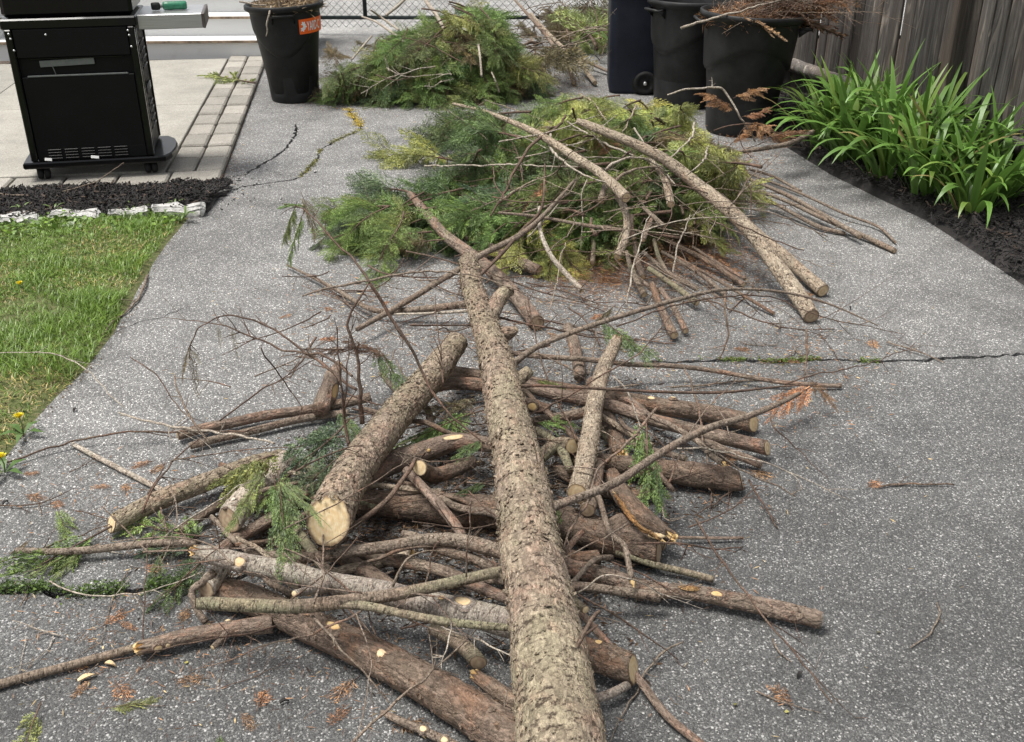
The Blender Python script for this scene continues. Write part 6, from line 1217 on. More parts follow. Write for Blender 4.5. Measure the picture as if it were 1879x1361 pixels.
for lab, sp, mt, sb in [
    ('long thin branch reaching the left border of the photo', [(-20, 858, .01, 4), (0, 853, .01, 4), (81, 826, .02, 4.5), (162, 803, .03, 5), (242, 794, .04, 5), (323, 793, .05, 6), (404, 794, .06, 6), (470, 790, .07, 6)], 'twig', 3),
    ('pale thin branch ending in the olive sprig', [(217, 756, .06, 3.5), (275, 770, .08, 5), (323, 783, .1, 6), (420, 797, .14, 7), (504, 813, .2, 7)], 'whitish', 8),
    ('thin branch arching over the lawn edge', [(0, 648, .05, 2), (81, 647, .08, 2.5), (129, 660, .09, 3), (168, 686, .08, 3), (226, 748, .03, 3.5)], 'whitish', 3),
    ('curled thin twig left of the hanging tufts', [(238, 654, .12, 2), (265, 675, .12, 2.5), (288, 689, .11, 3), (306, 715, .09, 3), (324, 742, .07, 3), (365, 782, .05, 3)], 'twig', 3),
    ('thin branch rising from the reddish limb to the standing twigs', [(402, 772, .05, 3), (450, 735, .12, 3.5), (500, 705, .2, 3.5), (560, 672, .28, 3), (620, 640, .34, 2)], 'twig', 5),
    ('fine branch falling from the arching branch to the limb', [(478, 640, .32, 2.5), (500, 670, .25, 3), (530, 710, .15, 3), (560, 760, .08, 3)], 'twig', 4),
    ('dark thin branch on top of the left fork crossing to the trunk', [(554, 543, .20, 3), (615, 528, .24, 5), (683, 511, .27, 5.5), (750, 501, .29, 5), (801, 498, .3, 5), (852, 504, .31, 5), (903, 516, .3, 4.5), (953, 533, .28, 4), (1004, 560, .24, 3), (1050, 600, .2, 2)], 'grey', 8),
    ('thin branch behind the trunk, sloping to the steep light log', [(905, 580, .2, 5), (980, 596, .18, 5), (1060, 610, .16, 5), (1130, 622, .15, 4), (1180, 625, .15, 3)], 'twig', 4),
    ('thin branch crossing the fan-shaped bundle from the right', [(940, 768, .14, 3), (990, 756, .16, 4), (1090, 700, .26, 4), (1180, 640, .33, 3.5), (1240, 565, .36, 3)], 'twig', 5),
    ('red thin twig leaning beside the straight grey log', [(1252, 668, .2, 3), (1270, 700, .17, 4), (1280, 735, .13, 5), (1285, 790, .08, 5), (1298, 850, .04, 4), (1307, 920, .008, 4)], 'pink', 6),
    ('thin twig leaning left of the red one', [(1125, 690, .25, 3), (1150, 715, .22, 4), (1165, 750, .18, 4), (1180, 810, .1, 4)], 'whitish', 3),
    ('thin thorny stick running from the long side branch down the trunk', [(1205, 748, .28, 5), (1150, 820, .26, 6), (1095, 870, .25, 6), (1072, 930, .24, 7), (1052, 960, .23, 7), (1032, 1012, .2, 8)], 'pink', 8),
    ('thin dark branch forking over the right asphalt', [(1285, 812, .16, 5), (1330, 840, .12, 5), (1370, 865, .08, 5), (1420, 888, .04, 5), (1460, 910, .012, 5)], 'grey', 4),
    ('curved thin twig under the dark forking branch', [(1415, 755, .1, 3), (1422, 785, .09, 3), (1450, 810, .06, 3), (1480, 840, .03, 2.5), (1520, 880, .008, 2)], 'twig', 4),
    ('thin pale twig curving far over the right asphalt', [(1225, 822, .17, 4), (1300, 822, .15, 4), (1370, 835, .12, 4), (1440, 860, .08, 3.5), (1500, 890, .04, 3), (1560, 918, .008, 2)], 'whitish', 6),
    ('forked dark twig below the dark forking branch', [(1375, 880, .05, 4), (1395, 915, .03, 4), (1415, 950, .015, 5), (1428, 970, .006, 4)], 'twig', 5),
    ('dark thin twig lying on the asphalt by the crosswise log', [(1365, 880, .03, 3), (1340, 905, .015, 4), (1310, 925, .01, 4), (1270, 948, .006, 3)], 'twig', 3),
    ('upright dead twig beside the fan-shaped bundle', [(1335, 528, .22, 5), (1330, 570, .17, 5), (1337, 610, .1, 5), (1330, 640, .05, 5), (1318, 662, .01, 4)], 'deadred', 5),
    ('upright dead twig over the right crack', [(1480, 605, .12, 4), (1481, 640, .1, 7), (1480, 670, .06, 5), (1479, 700, .03, 4)], 'deadred', 4),
    ('thin twig arching right from the fan-shaped bundle', [(1290, 545, .1, 3), (1350, 570, .08, 4), (1400, 590, .05, 4), (1465, 607, .02, 3), (1520, 618, .008, 2)], 'twig', 5),
    ('long thin twig over the fallen sticks towards the right', [(1130, 600, .2, 3), (1240, 560, .26, 4), (1330, 545, .24, 3.5), (1420, 548, .16, 3), (1520, 585, .08, 2.5), (1660, 612, .008, 2)], 'twig', 6),
    ('thin twig tip over the end of the level stick', [(1440, 705, .1, 3), (1500, 685, .12, 3), (1545, 680, .1, 3), (1610, 660, .06, 2.5), (1680, 630, .012, 2)], 'twig', 5),
    ('upright thin twig rising at the left edge of the forked branch', [(854, 1058, .24, 4), (858, 1000, .33, 4), (863, 960, .38, 3.5), (866, 915, .45, 3)], 'pink', 3),
    ('long thin branch leaning across the longest brown log', [(575, 1130, .16, 6), (620, 1185, .13, 6), (680, 1250, .08, 5.5), (715, 1290, .05, 5)], 'grey', 3),
    ('thin stick crossing the longest brown log to the trunk', [(640, 1370, .05, 6), (700, 1310, .08, 6), (760, 1260, .1, 6), (815, 1210, .12, 6), (850, 1180, .14, 5), (880, 1150, .15, 4)], 'grey', 4),
    ('pale branch sloping from the forked branch to lower left', [(665, 1120, .18, 5), (600, 1150, .15, 5), (540, 1170, .1, 5), (480, 1186, .06, 4), (430, 1210, .03, 4), (345, 1232, .006, 3)], 'pink', 3),
    ('pale curved twig right under the trunk, left side', [(810, 1152, .14, 4), (850, 1165, .15, 5), (900, 1185, .15, 5), (945, 1208, .16, 5)], 'whitish', 4),
    ('pale forked twig against the lower left of the trunk', [(930, 1270, .1, 3), (928, 1300, .08, 4), (940, 1330, .06, 4), (950, 1365, .05, 4)], 'grey', 2),
    ('thin arching twig at the right of the trunk, lower half', [(1050, 1095, .15, 4), (1075, 1080, .2, 4), (1110, 1062, .22, 4), (1160, 1065, .2, 4), (1215, 1088, .12, 3.5), (1270, 1101, .06, 2.5)], 'whitish', 2),
    ('long thin twig with a dry tip, right of the sawn rim log', [(1063, 1090, .16, 4), (1110, 1120, .13, 5), (1160, 1150, .09, 5), (1215, 1190, .04, 4), (1245, 1210, .01, 4)], 'twig', 3),
    ('curved dark twig on the asphalt under the sawn rim log', [(1255, 1178, .02, 3), (1215, 1195, .015, 5), (1185, 1225, .012, 5), (1165, 1270, .01, 5), (1135, 1320, .008, 4), (1120, 1365, .006, 3)], 'grey', 1),
    ('thin weeping twig crossing the bare limb at far left', [(262, 1180, .02, 3), (266, 1110, .07, 3), (268, 1060, .11, 3), (272, 1000, .14, 3), (300, 950, .16, 3)], 'twig', 3),
    ('pale thin twig curving over the left crack', [(90, 1065, .03, 3), (130, 1085, .03, 3.5), (190, 1094, .04, 4), (260, 1085, .06, 4), (320, 1068, .08, 4), (372, 1050, .1, 4)], 'whitish', 3),
    ('thin twig from the left border to the long slanted cut', [(0, 1032, .01, 3), (70, 1010, .015, 4), (140, 985, .02, 4), (200, 962, .04, 4)], 'twig', 6),
    ('fine dark twig at the left border', [(-10, 928, .006, 3), (60, 927, .008, 3.5), (100, 915, .01, 3), (140, 895, .01, 2)], 'twig', 3),
    ('pale twig leaning over the slanted-cut log', [(300, 985, .06, 3), (350, 950, .12, 4), (400, 920, .15, 4), (440, 890, .18, 4)], 'whitish', 3),
    ('thin stick in the gap with dark asphalt, left of the trunk', [(640, 1120, .1, 4), (690, 1170, .08, 4), (740, 1215, .05, 4), (775, 1235, .02, 3)], 'twig', 1),
    ('fork of fine twigs hanging off the lower fork of the mossy branch', [(830, 1143, .2, 4), (826, 1175, .22, 4), (815, 1205, .2, 4), (793, 1206, .2, 3)], 'whitish', 3),
    ('pair of fine dead twigs by the silver log', [(780, 1075, .16, 4), (790, 1030, .2, 4), (800, 1000, .24, 3), (815, 985, .26, 3)], 'pink', 5),
    ('curled grey twig rising from the silver log', [(722, 1076, .16, 6), (735, 1045, .2, 5), (752, 1022, .22, 5), (790, 1010, .22, 4), (860, 1014, .2, 3)], 'grey', 3),
    ('brown thin twig rising left of the fork of the mossy branch', [(645, 1090, .19, 5), (620, 1065, .22, 4), (595, 1045, .25, 4), (578, 1022, .27, 3)], 'pink', 4)]:
    if mt == 'deadred': mt = 'brown'
    twig(lab, sp, None, mt, sb, .22, G2)
# fine tangle: countable dead twigs with nothing to tell them apart
def tangle(n, poly, zr, Lr, label, group, mats, w=3., updown=.35, base_dir=None, spread=3.2):
    us = [p[0] for p in poly]; vs = [p[1] for p in poly]; k = 0
    while k < n:
        u, v = random.uniform(min(us), max(us)), random.uniform(min(vs), max(vs))
        if not in_poly(u, v, poly): continue
        mt_ = random.choice(mats); a = P(u, v, random.uniform(*zr)); L = random.uniform(*Lr); an = random.uniform(0, 6.28) if base_dir is None else base_dir + random.gauss(0, spread); d = Vector((math.cos(an), math.sin(an), random.gauss(0, updown)))
        d.normalize(); cv = Vector((random.gauss(0, .25), random.gauss(0, .25), random.gauss(0, .15))); pts = [a + (d * q + cv * q * q) * L for q in (0, .33, .66, 1)]
        for q in pts: q.z = max(q.z, .005)
        rr_ = w / 2 * depth(a) / F * random.uniform(.6, 1.2); o = twig('t%d%s' % (k, label), [(q, 2 * rr_ * F / depth(q)) for q in pts], None, mt_, random.randrange(2, 7), .35, group); o['label'] = '%s %s %s, %s %s' % ('short' if L < Lr[0] * .6 + Lr[1] * .4 else 'long', {'twig': 'dark', 'grey': 'grey', 'pink': 'reddish', 'whitish': 'pale', 'pale': 'light', 'brown': 'brown'}[mt_], label, ('far' if v < min(vs) + (max(vs) - min(vs)) / 3 else 'near' if v > max(vs) - (max(vs) - min(vs)) / 3 else 'mid'), ('left' if u < min(us) + (max(us) - min(us)) / 3 else 'right' if u > max(us) - (max(us) - min(us)) / 3 else 'centre')); k += 1
tangle(80, [(380, 640), (600, 590), (850, 620), (1000, 650), (1300, 700), (1350, 900), (1200, 1050), (900, 1200), (500, 1150), (250, 1050), (250, 850)], (.02, .24), (.12, .42), 'dead twig tangled in the front heap', 'fine dead twigs tangled in the front heap', ['twig', 'twig', 'grey', 'pink'], 4.2)
tangle(38, [(540, 480), (850, 440), (1000, 520), (1100, 600), (1000, 640), (800, 640), (600, 620)], (.01, .12), (.15, .45), 'dead twig around the trunk tip', 'fine dead twigs around the trunk tip', ['twig', 'twig', 'pink'], 3.6, .12)
tangle(60, [(850, 220), (1000, 230), (1200, 230), (1330, 280), (1370, 400), (1250, 430), (1100, 480), (950, 430), (880, 330)], (.18, .42), (.2, .6), 'bare twig over the middle heap', 'fine bare twigs of the middle heap', ['whitish', 'twig', 'grey', 'pale'], 3.0, .25)
tangle(30, [(1080, 420), (1250, 400), (1400, 480), (1380, 560), (1200, 600), (1130, 520)], (.01, .16), (.15, .5), 'dead twig between the sawn sticks', 'fine dead twigs between the sawn sticks', ['twig', 'brown', 'grey'], 3.0, .12, 2.0, .5)
tangle(46, [(960, 30), (1000, 0), (1110, 0), (1120, 80), (1060, 110), (980, 110)], (.05, .4), (.25, .7), 'thin twig of the dry tangle by the gate', 'thin brown twigs by the gate', ['twig', 'brown', 'grey', 'pale'], 2.2, .4)
tangle(16, [(640, 100), (700, 60), (800, 40), (920, 60), (940, 140), (700, 170)], (.25, .45), (.2, .45), 'twig in the green heap by the gate', 'fine pale twigs of the gate heap', ['whitish', 'twig'], 2.2, .3)
tangle(22, [(1240, 290), (1330, 260), (1380, 280), (1370, 420), (1290, 440)], (.08, .3), (.2, .5), 'twig at the right end of the middle heap', 'fine twigs at the right of the middle heap', ['twig', 'brown', 'grey'], 2.8, .3)
tangle(16, [(1340, 420), (1500, 560), (1560, 640), (1400, 700), (1330, 560)], (.004, .01), (.08, .3), 'hair-thin twig on the right asphalt', 'hair-thin twigs on the right asphalt', ['twig', 'grey'], 2., .0)
tangle(14, [(0, 880), (250, 850), (300, 1200), (600, 1330), (100, 1340), (0, 1150)], (.004, .008), (.06, .2), 'hair-thin twig on the asphalt at lower left', 'hair-thin twigs at lower left', ['twig', 'grey', 'whitish'], 2.6, .0)
for lab, sp in [('wavy grey twig along the lawn edge', [(270, 505, .01, 5), (262, 535, .01, 5), (245, 560, .01, 5), (215, 585, .01, 5), (185, 620, .01, 4)]), ('reddish forked twig alone on the right asphalt', [(1615, 893, .008, 4), (1650, 887, .01, 5), (1700, 886, .01, 5), (1752, 890, .008, 6)]), ('pale curved twig alone at the lower right', [(1720, 1105, .006, 3), (1723, 1130, .008, 4), (1708, 1160, .008, 4), (1674, 1189, .006, 4)]),
        ('dark twig just above the right crack', [(1628, 628, .01, 3), (1670, 640, .012, 4), (1705, 652, .01, 4), (1732, 665, .006, 4)]), ('short dark twig right of the flaky log end', [(1415, 1170, .006, 3), (1430, 1195, .008, 4), (1452, 1215, .006, 3)]), ('thin straight twig near the bottom right corner of the heap', [(1388, 1270, .005, 3), (1440, 1290, .006, 3.5), (1505, 1310, .005, 3)]),
        ('thin brown twig hanging over the back of the grill base', [(0, 356, .05, 3), (80, 357, .05, 3), (140, 345, .06, 3), (190, 325, .08, 3), (230, 297, .12, 3)])]:
    twig(lab, sp, None, 'grey' if 'reddish' not in lab else 'brown', 2, .2, None)

# stems belonging to the middle heap
for lab, sp, mt in [('long straight twig across the middle heap, pointing left', [(780, 304, .2, 3), (880, 303, .3, 4), (980, 302, .38, 4), (1060, 306, .4, 4), (1100, 318, .38, 4)], 'whitish'), ('dark crooked branch with a blunt tip over the middle heap', [(900, 395, .25, 3), (930, 345, .32, 5), (955, 290, .4, 7), (985, 258, .45, 8), (1020, 235, .48, 8), (1038, 212, .5, 8)], 'twig'),
        ('light twig running along the slender pole', [(1010, 245, .43, 5), (1014, 275, .43, 6), (1045, 305, .42, 6), (1085, 328, .4, 5), (1115, 338, .38, 5), (1140, 365, .34, 4)], 'whitish'), ('straight pale twig between the light poles', [(1040, 222, .46, 3), (1100, 258, .43, 5), (1160, 285, .4, 6), (1210, 305, .37, 5), (1240, 340, .34, 4)], 'whitish'), ('curved pale twig springing from the slender pole', [(1112, 312, .4, 6), (1125, 300, .43, 6), (1150, 290, .44, 5), (1180, 290, .43, 4), (1200, 300, .4, 3)], 'whitish'),
        ('second curved pale twig by the sawn butt', [(1130, 332, .38, 7), (1145, 318, .41, 7), (1175, 308, .43, 6), (1210, 306, .43, 5)], 'grey'), ('arching yellow stem at the top of the middle heap', [(1064, 172, .4, 3), (1085, 185, .42, 5), (1105, 210, .42, 5), (1118, 236, .4, 5)], 'pale'), ('pale twig standing at the top right of the middle heap', [(1168, 192, .52, 4), (1155, 220, .48, 4), (1142, 245, .43, 4)], 'pale'),
        ('bent pale twig over the longest light pole, left one', [(1300, 270, .4, 5), (1296, 285, .42, 5), (1280, 305, .42, 5), (1262, 320, .38, 4)], 'whitish'), ('bent pale twig over the longest light pole, right one', [(1275, 225, .45, 5), (1270, 250, .44, 5), (1248, 275, .42, 5), (1230, 290, .4, 4)], 'whitish'), ('upright pale twig behind the longest light pole', [(1165, 235, .5, 4), (1180, 262, .46, 4), (1195, 285, .43, 4)], 'whitish'),
        ('dark curved branch low in the middle heap', [(960, 390, .24, 5), (1010, 375, .26, 6), (1045, 350, .3, 6), (1062, 315, .36, 5)], 'grey'), ('hanging thin twig left of the sawn butt', [(1078, 330, .36, 3), (1066, 360, .3, 3), (1068, 400, .22, 3), (1066, 460, .1, 2)], 'whitish'), ('dead stem curving before the big can', [(1225, 174, .48, 3), (1260, 165, .5, 4), (1318, 161, .5, 5), (1340, 180, .45, 5), (1360, 215, .36, 5), (1386, 259, .22, 5)], 'whitish'),
        ('thin stem beside the dead curving stem', [(1310, 240, .3, 3), (1350, 228, .34, 3), (1400, 232, .3, 3), (1460, 255, .22, 2)], 'twig'), ('long pale twig leaning on the stick bundle', [(1148, 560, .06, 4), (1165, 480, .17, 4), (1185, 410, .26, 4), (1194, 392, .28, 3)], 'whitish'), ('pale twig leaning right in the stick bundle', [(1235, 500, .08, 4), (1245, 450, .16, 4), (1268, 392, .24, 3)], 'whitish'), ('thin twig rising over the light poles', [(1378, 420, .22, 2), (1380, 360, .34, 3), (1370, 325, .4, 3)], 'twig')]:
    twig(lab, sp, None, mt, 4, .16, 'bare stems of the middle heap', 'stem')

# ------------------------------------------------------------------ what stands in the trash cans
def canfill(c, h, r, n, lean, Lr, label, group, mats, wr, subs):
    for i in range(n):
        a_ = random.uniform(0, 6.28); q = r * random.random() ** .5; a = Vector((c.x + math.cos(a_) * q * .7, c.y + math.sin(a_) * q * .7, h - random.uniform(.12, .3))); d = Vector((lean[0] + random.gauss(0, .45), lean[1] + random.gauss(0, .45), random.uniform(*lean[2]))).normalized(); L = random.uniform(*Lr)
        t0 = Vector((c.x + math.cos(a_) * q, c.y + math.sin(a_) * q, h + random.uniform(-.02, .03))); cv = Vector((random.gauss(0, .12), random.gauss(0, .12), -random.random() * .12))
        pts = [a, t0, t0 + d * L * .5 + cv * L * .3, t0 + d * L + cv * L]; mt_ = random.choice(mats); rad = random.uniform(*wr); o = twig('c%d%s' % (i, label), [(p_, 2 * rad * F / depth(p_)) for p_ in pts], None, mt_, subs, .25, group, 'stick'); o['label'] = '%s %s%s, %s side' % ('long' if L > sum(Lr) / 2 else 'short', {'twig': 'dark ', 'grey': 'grey ', 'pink': 'reddish ', 'whitish': 'whitish ', 'pale': 'tan ', 'brown': 'brown '}[mt_], label, 'left' if math.cos(a_) < -.5 else 'right' if math.cos(a_) > .5 else 'back' if math.sin(a_) > 0 else 'front'); o['category'] = 'stick'
ra = canA.location; canfill(Vector((c1.x - .02, c1.y, 0)), .66, .2, 42, (0, 0, (.15, 1.)), (.15, .4), 'stick sticking out of the sticker can', 'pale sticks in the sticker can', ['whitish', 'pale', 'twig', 'grey'], (.0015, .0045), 3)
canfill(Vector((c3.x + .03, c3.y, 0)), .71, .26, 60, (.75, .15, (.05, .5)), (.3, .85), 'dead stick heaped in the big can', 'brown twigs in the big can', ['twig', 'brown', 'grey', 'pink'], (.0012, .0035), 7)
twig('pale stick lying across the rim of the big can', [(U(1250, 51, 6.35), 5), (U(1310, 33, 6.4), 5), (U(1370, 16, 6.45), 5), (U(1440, -2, 6.5), 5)], None, 'whitish', 0, .1, None)
twig('pale stick bending down the front of the sticker can', [(U(498, 12, 7.34), 4), (U(494, 26, 7.30), 4), (U(490, 40, 7.295), 4), (U(490, 58, 7.30), 3.5), (U(488, 67, 7.30), 3)], None, 'whitish', 0, .1, None)
twig('short pale stick over the left rim of the sticker can', [(U(440, 2, 7.4), 4), (U(465, 8, 7.4), 4), (U(490, 10, 7.42), 4)], None, 'whitish', 3, .2, None)
for i in range(12):
    a_ = random.uniform(0, 6.28); a = Vector((c3.x + math.cos(a_) * .15, c3.y + math.sin(a_) * .15, .70)); an = random.gauss(.2, .7); d = Vector((math.cos(an), math.sin(an) * .6, random.uniform(.05, .5))).normalized()
    bough(a, a + d * random.uniform(.25, .6), random.choice(['rust', 'brown', 'deadtwig', 'deadtwig']), 'dry brown cedar spray heaped in the big can', 'dry sprays in the big can', random.choice(LT + ST[:3]), None, 'sprig', 'dry_sprig')
def canlitter(c, z, r, n, col, label):
    a_ = RNG.uniform(0, 6.28, n); q = r * RNG.random(n) ** .5; p_ = np.stack([c.x + np.cos(a_) * q, c.y + np.sin(a_) * q, z + .06 * (1 - (q / r) ** 2) + RNG.uniform(-.02, .02, n)], 1); d = RNG.normal(0, 1, (n, 3)) * (1, 1, .35); d /= np.linalg.norm(d, axis=1)[:, None]
    o = link('dry_litter', strip_mesh('dry_litter', p_, p_ + d * RNG.uniform(.03, .1, n)[:, None], RNG.uniform(.003, .006, n), RNG.random(n), M['needle'])); o.color = col; tag(o, label, 'litter', kind='stuff')
canlitter(c1, .63, .23, 1500, (.28, .21, .14, 1), 'pale twig litter filling the sticker can'); canlitter(c3, .68, .275, 2600, (.27, .155, .09, 1), 'brown cedar litter filling the big can')

FL = [((640, 1050), 'under the silver log'), ((760, 1050), 'below the curved dark limb'), ((860, 1010), 'against the left side of the trunk'), ((560, 960), 'under the pale round cut end'), ((700, 880), 'beside the curved stripped log'), ((840, 930), 'behind the bare stick'), ((1080, 960), 'over the thick dark log'), ((1120, 800), 'behind the steep light log'), ((1180, 840), 'by the stout crosswise log'), ((1010, 760), 'right of the trunk, by the yellow patch'), ((460, 1040), 'under the mossy branch'), ((760, 760), 'right of the big log'), ((620, 860), 'left of the big log'), ((480, 900), 'among the sprigs at left'), ((1060, 1060), 'under the flaky log'), ((1240, 790), 'between the right logs')]
fr_ = random.Random(77)
for i, ((u, v), nm) in enumerate(FL):
    for j in range(2):
        uu, vv = u + fr_.uniform(-40, 40), v + fr_.uniform(-22, 22); z = (.03 + .05 * fr_.random()) if j == 0 else .07 + .07 * fr_.random(); w = fr_.uniform(10, 20) if j == 0 else fr_.uniform(7, 12); L = fr_.uniform(80, 190); an = fr_.choice((-.35, .3, .12, -.6, .7, 1.1)) + fr_.uniform(-.2, .2); du, dv = math.cos(an) * L, math.sin(an) * L * .6
        mt = fr_.choice(['brown', 'pink', 'grey', 'grey', 'pale', 'mossy']); lb = '%s %s half buried %s' % ({'brown': 'dark brown', 'pink': 'reddish', 'grey': 'grey', 'mossy': 'mossy', 'pale': 'light tan'}[mt], 'limb' if j == 0 else 'stick', nm)
        log(lb, [(uu - du, vv - dv, z, w * .8), (uu - du * .3, vv - dv * .3 + fr_.uniform(-8, 8), z + .008, w), (uu + du * .4, vv + dv * .4 + fr_.uniform(-8, 8), z + .004, w * 1.05), (uu + du, vv + dv, max(.02, z - .02), w * 1.1)], mt, (None, fr_.choice(['cut_old', 'cut', 'torn'])), 'limb' if j == 0 else 'stick', 'limb' if j == 0 else 'stick', FG, .0012 if j == 0 else .0004, wig=.03)
# ------------------------------------------------------------------ litter on the asphalt
def litter(n, blobs, zmax, Lr, wr, col, name, label):
    A = []
    for u, v, su, sv, k in blobs:
        m = int(n * k); uu = RNG.normal(u, su, m); vv = RNG.normal(v, sv, m); A += [P(a, b, 0) for a, b in zip(uu, vv) if b > 40]
    A = np.array([tuple(p) for p in A]); m = len(A); an = RNG.uniform(0, 6.28, m); A[:, 2] = RNG.uniform(.003, zmax, m); B_ = A + np.stack([np.cos(an), np.sin(an), RNG.normal(0, .12, m)], 1) * RNG.uniform(*Lr, m)[:, None]; B_[:, 2] = np.maximum(B_[:, 2], .003)
    o = link(name, strip_mesh(name, A, B_, RNG.uniform(*wr, m), RNG.random(m), M['needle'])); o.color = col; tag(o, label, 'litter', kind='stuff')
BL = [(1090, 520, 70, 22, .16), (1270, 490, 70, 30, .14), (900, 560, 130, 40, .12), (700, 560, 110, 40, .06), (1380, 490, 60, 40, .06), (1450, 640, 80, 40, .06), (800, 640, 160, 50, .08), (700, 1000, 170, 90, .16), (1100, 820, 120, 70, .1), (880, 720, 80, 60, .08), (1130, 640, 90, 40, .08), (250, 950, 130, 60, .05), (250, 1180, 130, 60, .05), (1040, 150, 40, 14, .07), (1330, 285, 60, 22, .07), (420, 290, 22, 40, .03), (650, 195, 60, 8, .03), (1000, 900, 200, 120, .08), (700, 1250, 250, 80, .03), (1480, 720, 60, 40, .03)]
litter(9000, BL, .012, (.008, .03), (.0015, .003), (.30, .17, .10, 1), 'needle_litter', 'orange brown cedar needles strewn around the heaps')
litter(5200, [(1100, 505, 60, 20, .3), (1280, 470, 60, 25, .3), (1180, 470, 60, 30, .2), (1330, 300, 40, 20, .2)], .05, (.015, .05), (.0015, .003), (.22, .11, .06, 1), 'needle_litter', 'deep layer of rusty needles under the middle heap')
litter(1500, [(a, b, c * 1.6, d * 1.6, k) for a, b, c, d, k in BL], .01, (.006, .025), (.002, .004), (.42, .33, .2, 1), 'bark_crumbs', 'pale bark crumbs strewn around the heaps')
LM = [((470, 1186), 'the pinkish log with cut knots'), ((210, 960), 'the long slanted cut'), ((215, 855), 'the pale thin stick'), ((610, 975), 'the pale round cut end'), ((690, 1260), 'the longest brown log'), ((1500, 1140), 'the flaky log end'), ((1350, 880), 'the stout crosswise log'), ((1400, 822), 'the angled cut end'), ((1540, 708), 'the end of the level stick'), ((1490, 575), 'the foot of the longest pole'), ((1240, 615), 'the lowest sawn stick'), ((985, 592), 'the pole behind the trunk'), ((560, 545), 'the tip of the dark thin branch'), ((150, 1210), 'the thin grey pole'), ((100, 1085), 'the left weeds'), ((1640, 460), 'the right stick bundle'), ((1690, 890), 'the reddish forked twig'), ((700, 190), 'the gate heap'), ((420, 300), 'the pavers'), ((1280, 1361), 'the brown pole at the bottom'), ((880, 600), 'the middle of the trunk')]
seen = set()
def where(u, v):
    ds = sorted(LM, key=lambda q: math.hypot(q[0][0] - u, (q[0][1] - v) * 1.3))
    for (pu, pv), nm in ds:
        s_ = ('just left of' if u < pu else 'just right of') if abs(u - pu) > abs(v - pv) else ('right above' if v < pv else 'right below')
        if (s_, nm) not in seen: seen.add((s_, nm)); return '%s %s' % (s_, nm)
    return 'on the asphalt'
drs = [(75, 870), (270, 870), (285, 845), (205, 895), (230, 905), (40, 905), (120, 930), (185, 1150), (215, 1140), (130, 1235), (170, 1245), (385, 1245), (210, 1247), (440, 1305), (470, 1305), (600, 1335), (720, 1330), (580, 625), (610, 570), (830, 640), (330, 1145), (300, 1050), (1455, 1302), (1370, 860), (1340, 640), (1440, 665), (1325, 855), (700, 560), (1600, 620), (540, 575), (1480, 545), (760, 545), (660, 1240), (1590, 895), (1230, 960), (1000, 610), (1110, 575)]
DT = [loose_sprig(500 + i) for i in range(4)]
for i, (u, v) in enumerate(drs):
    a = P(u, v, .008); an = random.uniform(0, 6.28); L = random.uniform(.06, .14); bough(a, a + Vector((math.cos(an) * L, math.sin(an) * L, .004)), random.choice(['rust', 'rust', 'brown']), 'dry orange cedar scrap ' + where(u, v), 'dry cedar scraps on the asphalt', random.choice(DT), 0, 'scrap', 'dry_sprig', .8)
def chip(u, v, L, w, mat, lab, name='wood_chip', cat='wood chip', an=None):
    p_ = P(u, v, .006); n = 7; V = []
    for i in range(n):
        q = i / (n - 1); ww = w * math.sin(math.pi * (.12 + .8 * q)) * .5
        V += [(q * L - L / 2, -ww, .006 * math.sin(q * 3) + .002), (q * L - L / 2, ww, .008 * math.sin(q * 3 + .4)), (q * L - L / 2, ww * .8, .008 * math.sin(q * 3 + .4) - .004), (q * L - L / 2, -ww * .8, .006 * math.sin(q * 3) - .002)]
    f = [(j * 4 + i, j * 4 + (i + 1) % 4, j * 4 + 4 + (i + 1) % 4, j * 4 + 4 + i) for j in range(n - 1) for i in range(4)] + [(3, 2, 1, 0), (n * 4 - 4, n * 4 - 3, n * 4 - 2, n * 4 - 1)]
    tag(link(name, mesh(name, V, f, None, {'bark': np.array(V)}, M[mat], False), None, p_, (0, 0, random.uniform(0, 6) if an is None else an)), lab, cat)
chip(160, 1243, .04, .013, 'cut_bright', 'long cream wood chip under the thin grey pole', an=.6); chip(203, 1219, .028, .011, 'cut_bright', 'smaller cream wood chip beside the thin grey pole', an=-.3); chip(880, 850, .03, .004, 'cut_bright', 'white wood splinter left of the trunk', an=.2); chip(260, 1200, .016, .006, 'torn', 'yellow wood chip at the broken end of the pinkish log')
for u, v, lab in [(137, 752, 'black bark bit left of the hanging tufts'), (1467, 1238, 'black bark bit alone at the lower right'), (522, 1287, 'black bark bit near the longest brown log'), (10, 922, 'black bark bit at the left border'), (1560, 565, 'black bark bit beyond the longest pole')]:
    chip(u, v, .02, .008, 'mulch', lab, 'bark_bit', 'bark bit')
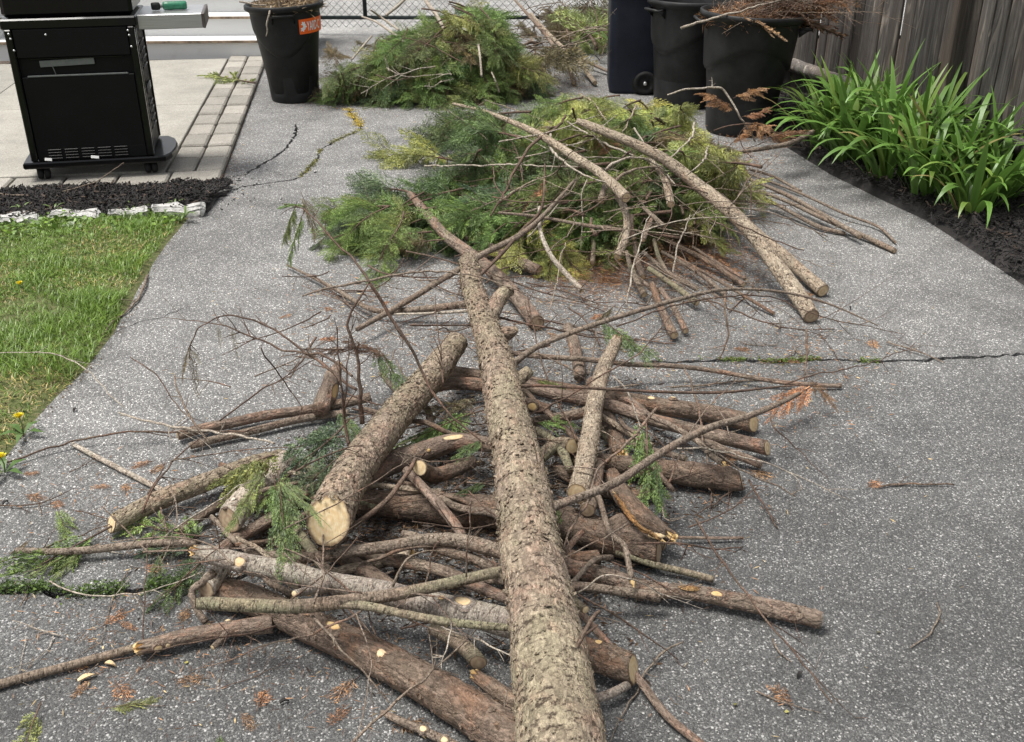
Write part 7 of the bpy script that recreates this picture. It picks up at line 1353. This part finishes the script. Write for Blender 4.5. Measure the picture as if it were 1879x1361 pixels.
for u, v, lab in [(1350, 1290, 'pale green leaf scrap at the lower right'), (1440, 1305, 'tiny yellow leaf scrap at the lower right'), (345, 1215, 'yellow leaf scrap under the pinkish log'), (1365, 598, 'yellow leaf scrap before the longest pole'), (1610, 1160, 'yellow leaf scrap right of the flaky log end')]:
    p_ = P(u, v, .005); o = link('leaf_scrap', leaflets('leaf_scrap', np.zeros((1, 3)), np.array([.010]), M['blade'], .4), None, p_); o.color = (.26, .25, .08, 1); tag(o, lab, 'leaf')
litter(9000, [(700, 1010, 150, 70, .3), (850, 860, 110, 60, .2), (620, 900, 90, 50, .12), (1090, 850, 110, 70, .2), (950, 1100, 120, 60, .12), (500, 980, 80, 50, .1)], .03, (.008, .035), (.003, .007), (.07, .045, .03, 1), 'bark_litter_shade', 'dark bark shreds and dirt, doubling as painted shade under the front heap')  # debris whose dark colour also paints in shade under the heap
# fresh sprouts in the left mulch bed
for u, v, lab in [(101, 385, 'small pale green sprout in the mulch, middle'), (235, 375, 'thin green sprout in the mulch, right'), (322, 376, 'thin green sprout in the mulch near the driveway'), (40, 385, 'small green sprout in the mulch, left'), (340, 398, 'leafy green weed at the end of the white stones')]:
    p_ = P(u, v, .03); n = 5 if 'leafy' not in lab else 16; t = thing('sprout', lab, 'plant', p_)
    for i in range(n):
        o = link('leaf', leafm[i % 8], t, (0, 0, 0), (random.uniform(-.2, .2), random.uniform(.1, .6), i * 1.3 + u)); s_ = random.uniform(.05, .09); o.scale = (s_, s_ * 2.6, s_); o.color = (.16, .24, .07, 1)

# ------------------------------------------------------------------ labels: where two neighbours still read alike, say which is nearer or farther
_by = {}
for o in bpy.data.objects:
    if o.parent is None and o.get('label') and o.get('group'): _by.setdefault((o['group'], o['label']), []).append(o)
for (gr, lb), os_ in _by.items():
    if 2 <= len(os_) <= 3 and len(lb.split()) <= 15:
        def _c(o):
            if o.type == 'EMPTY': return o.location.y
            return sum(v.co.y for v in o.data.vertices) / len(o.data.vertices)
        os_.sort(key=_c)
        for o, w_ in zip(os_, ('nearest', 'farthest') if len(os_) == 2 else ('nearest', 'middle', 'farthest')): o['label'] = '%s %s' % (w_, lb)
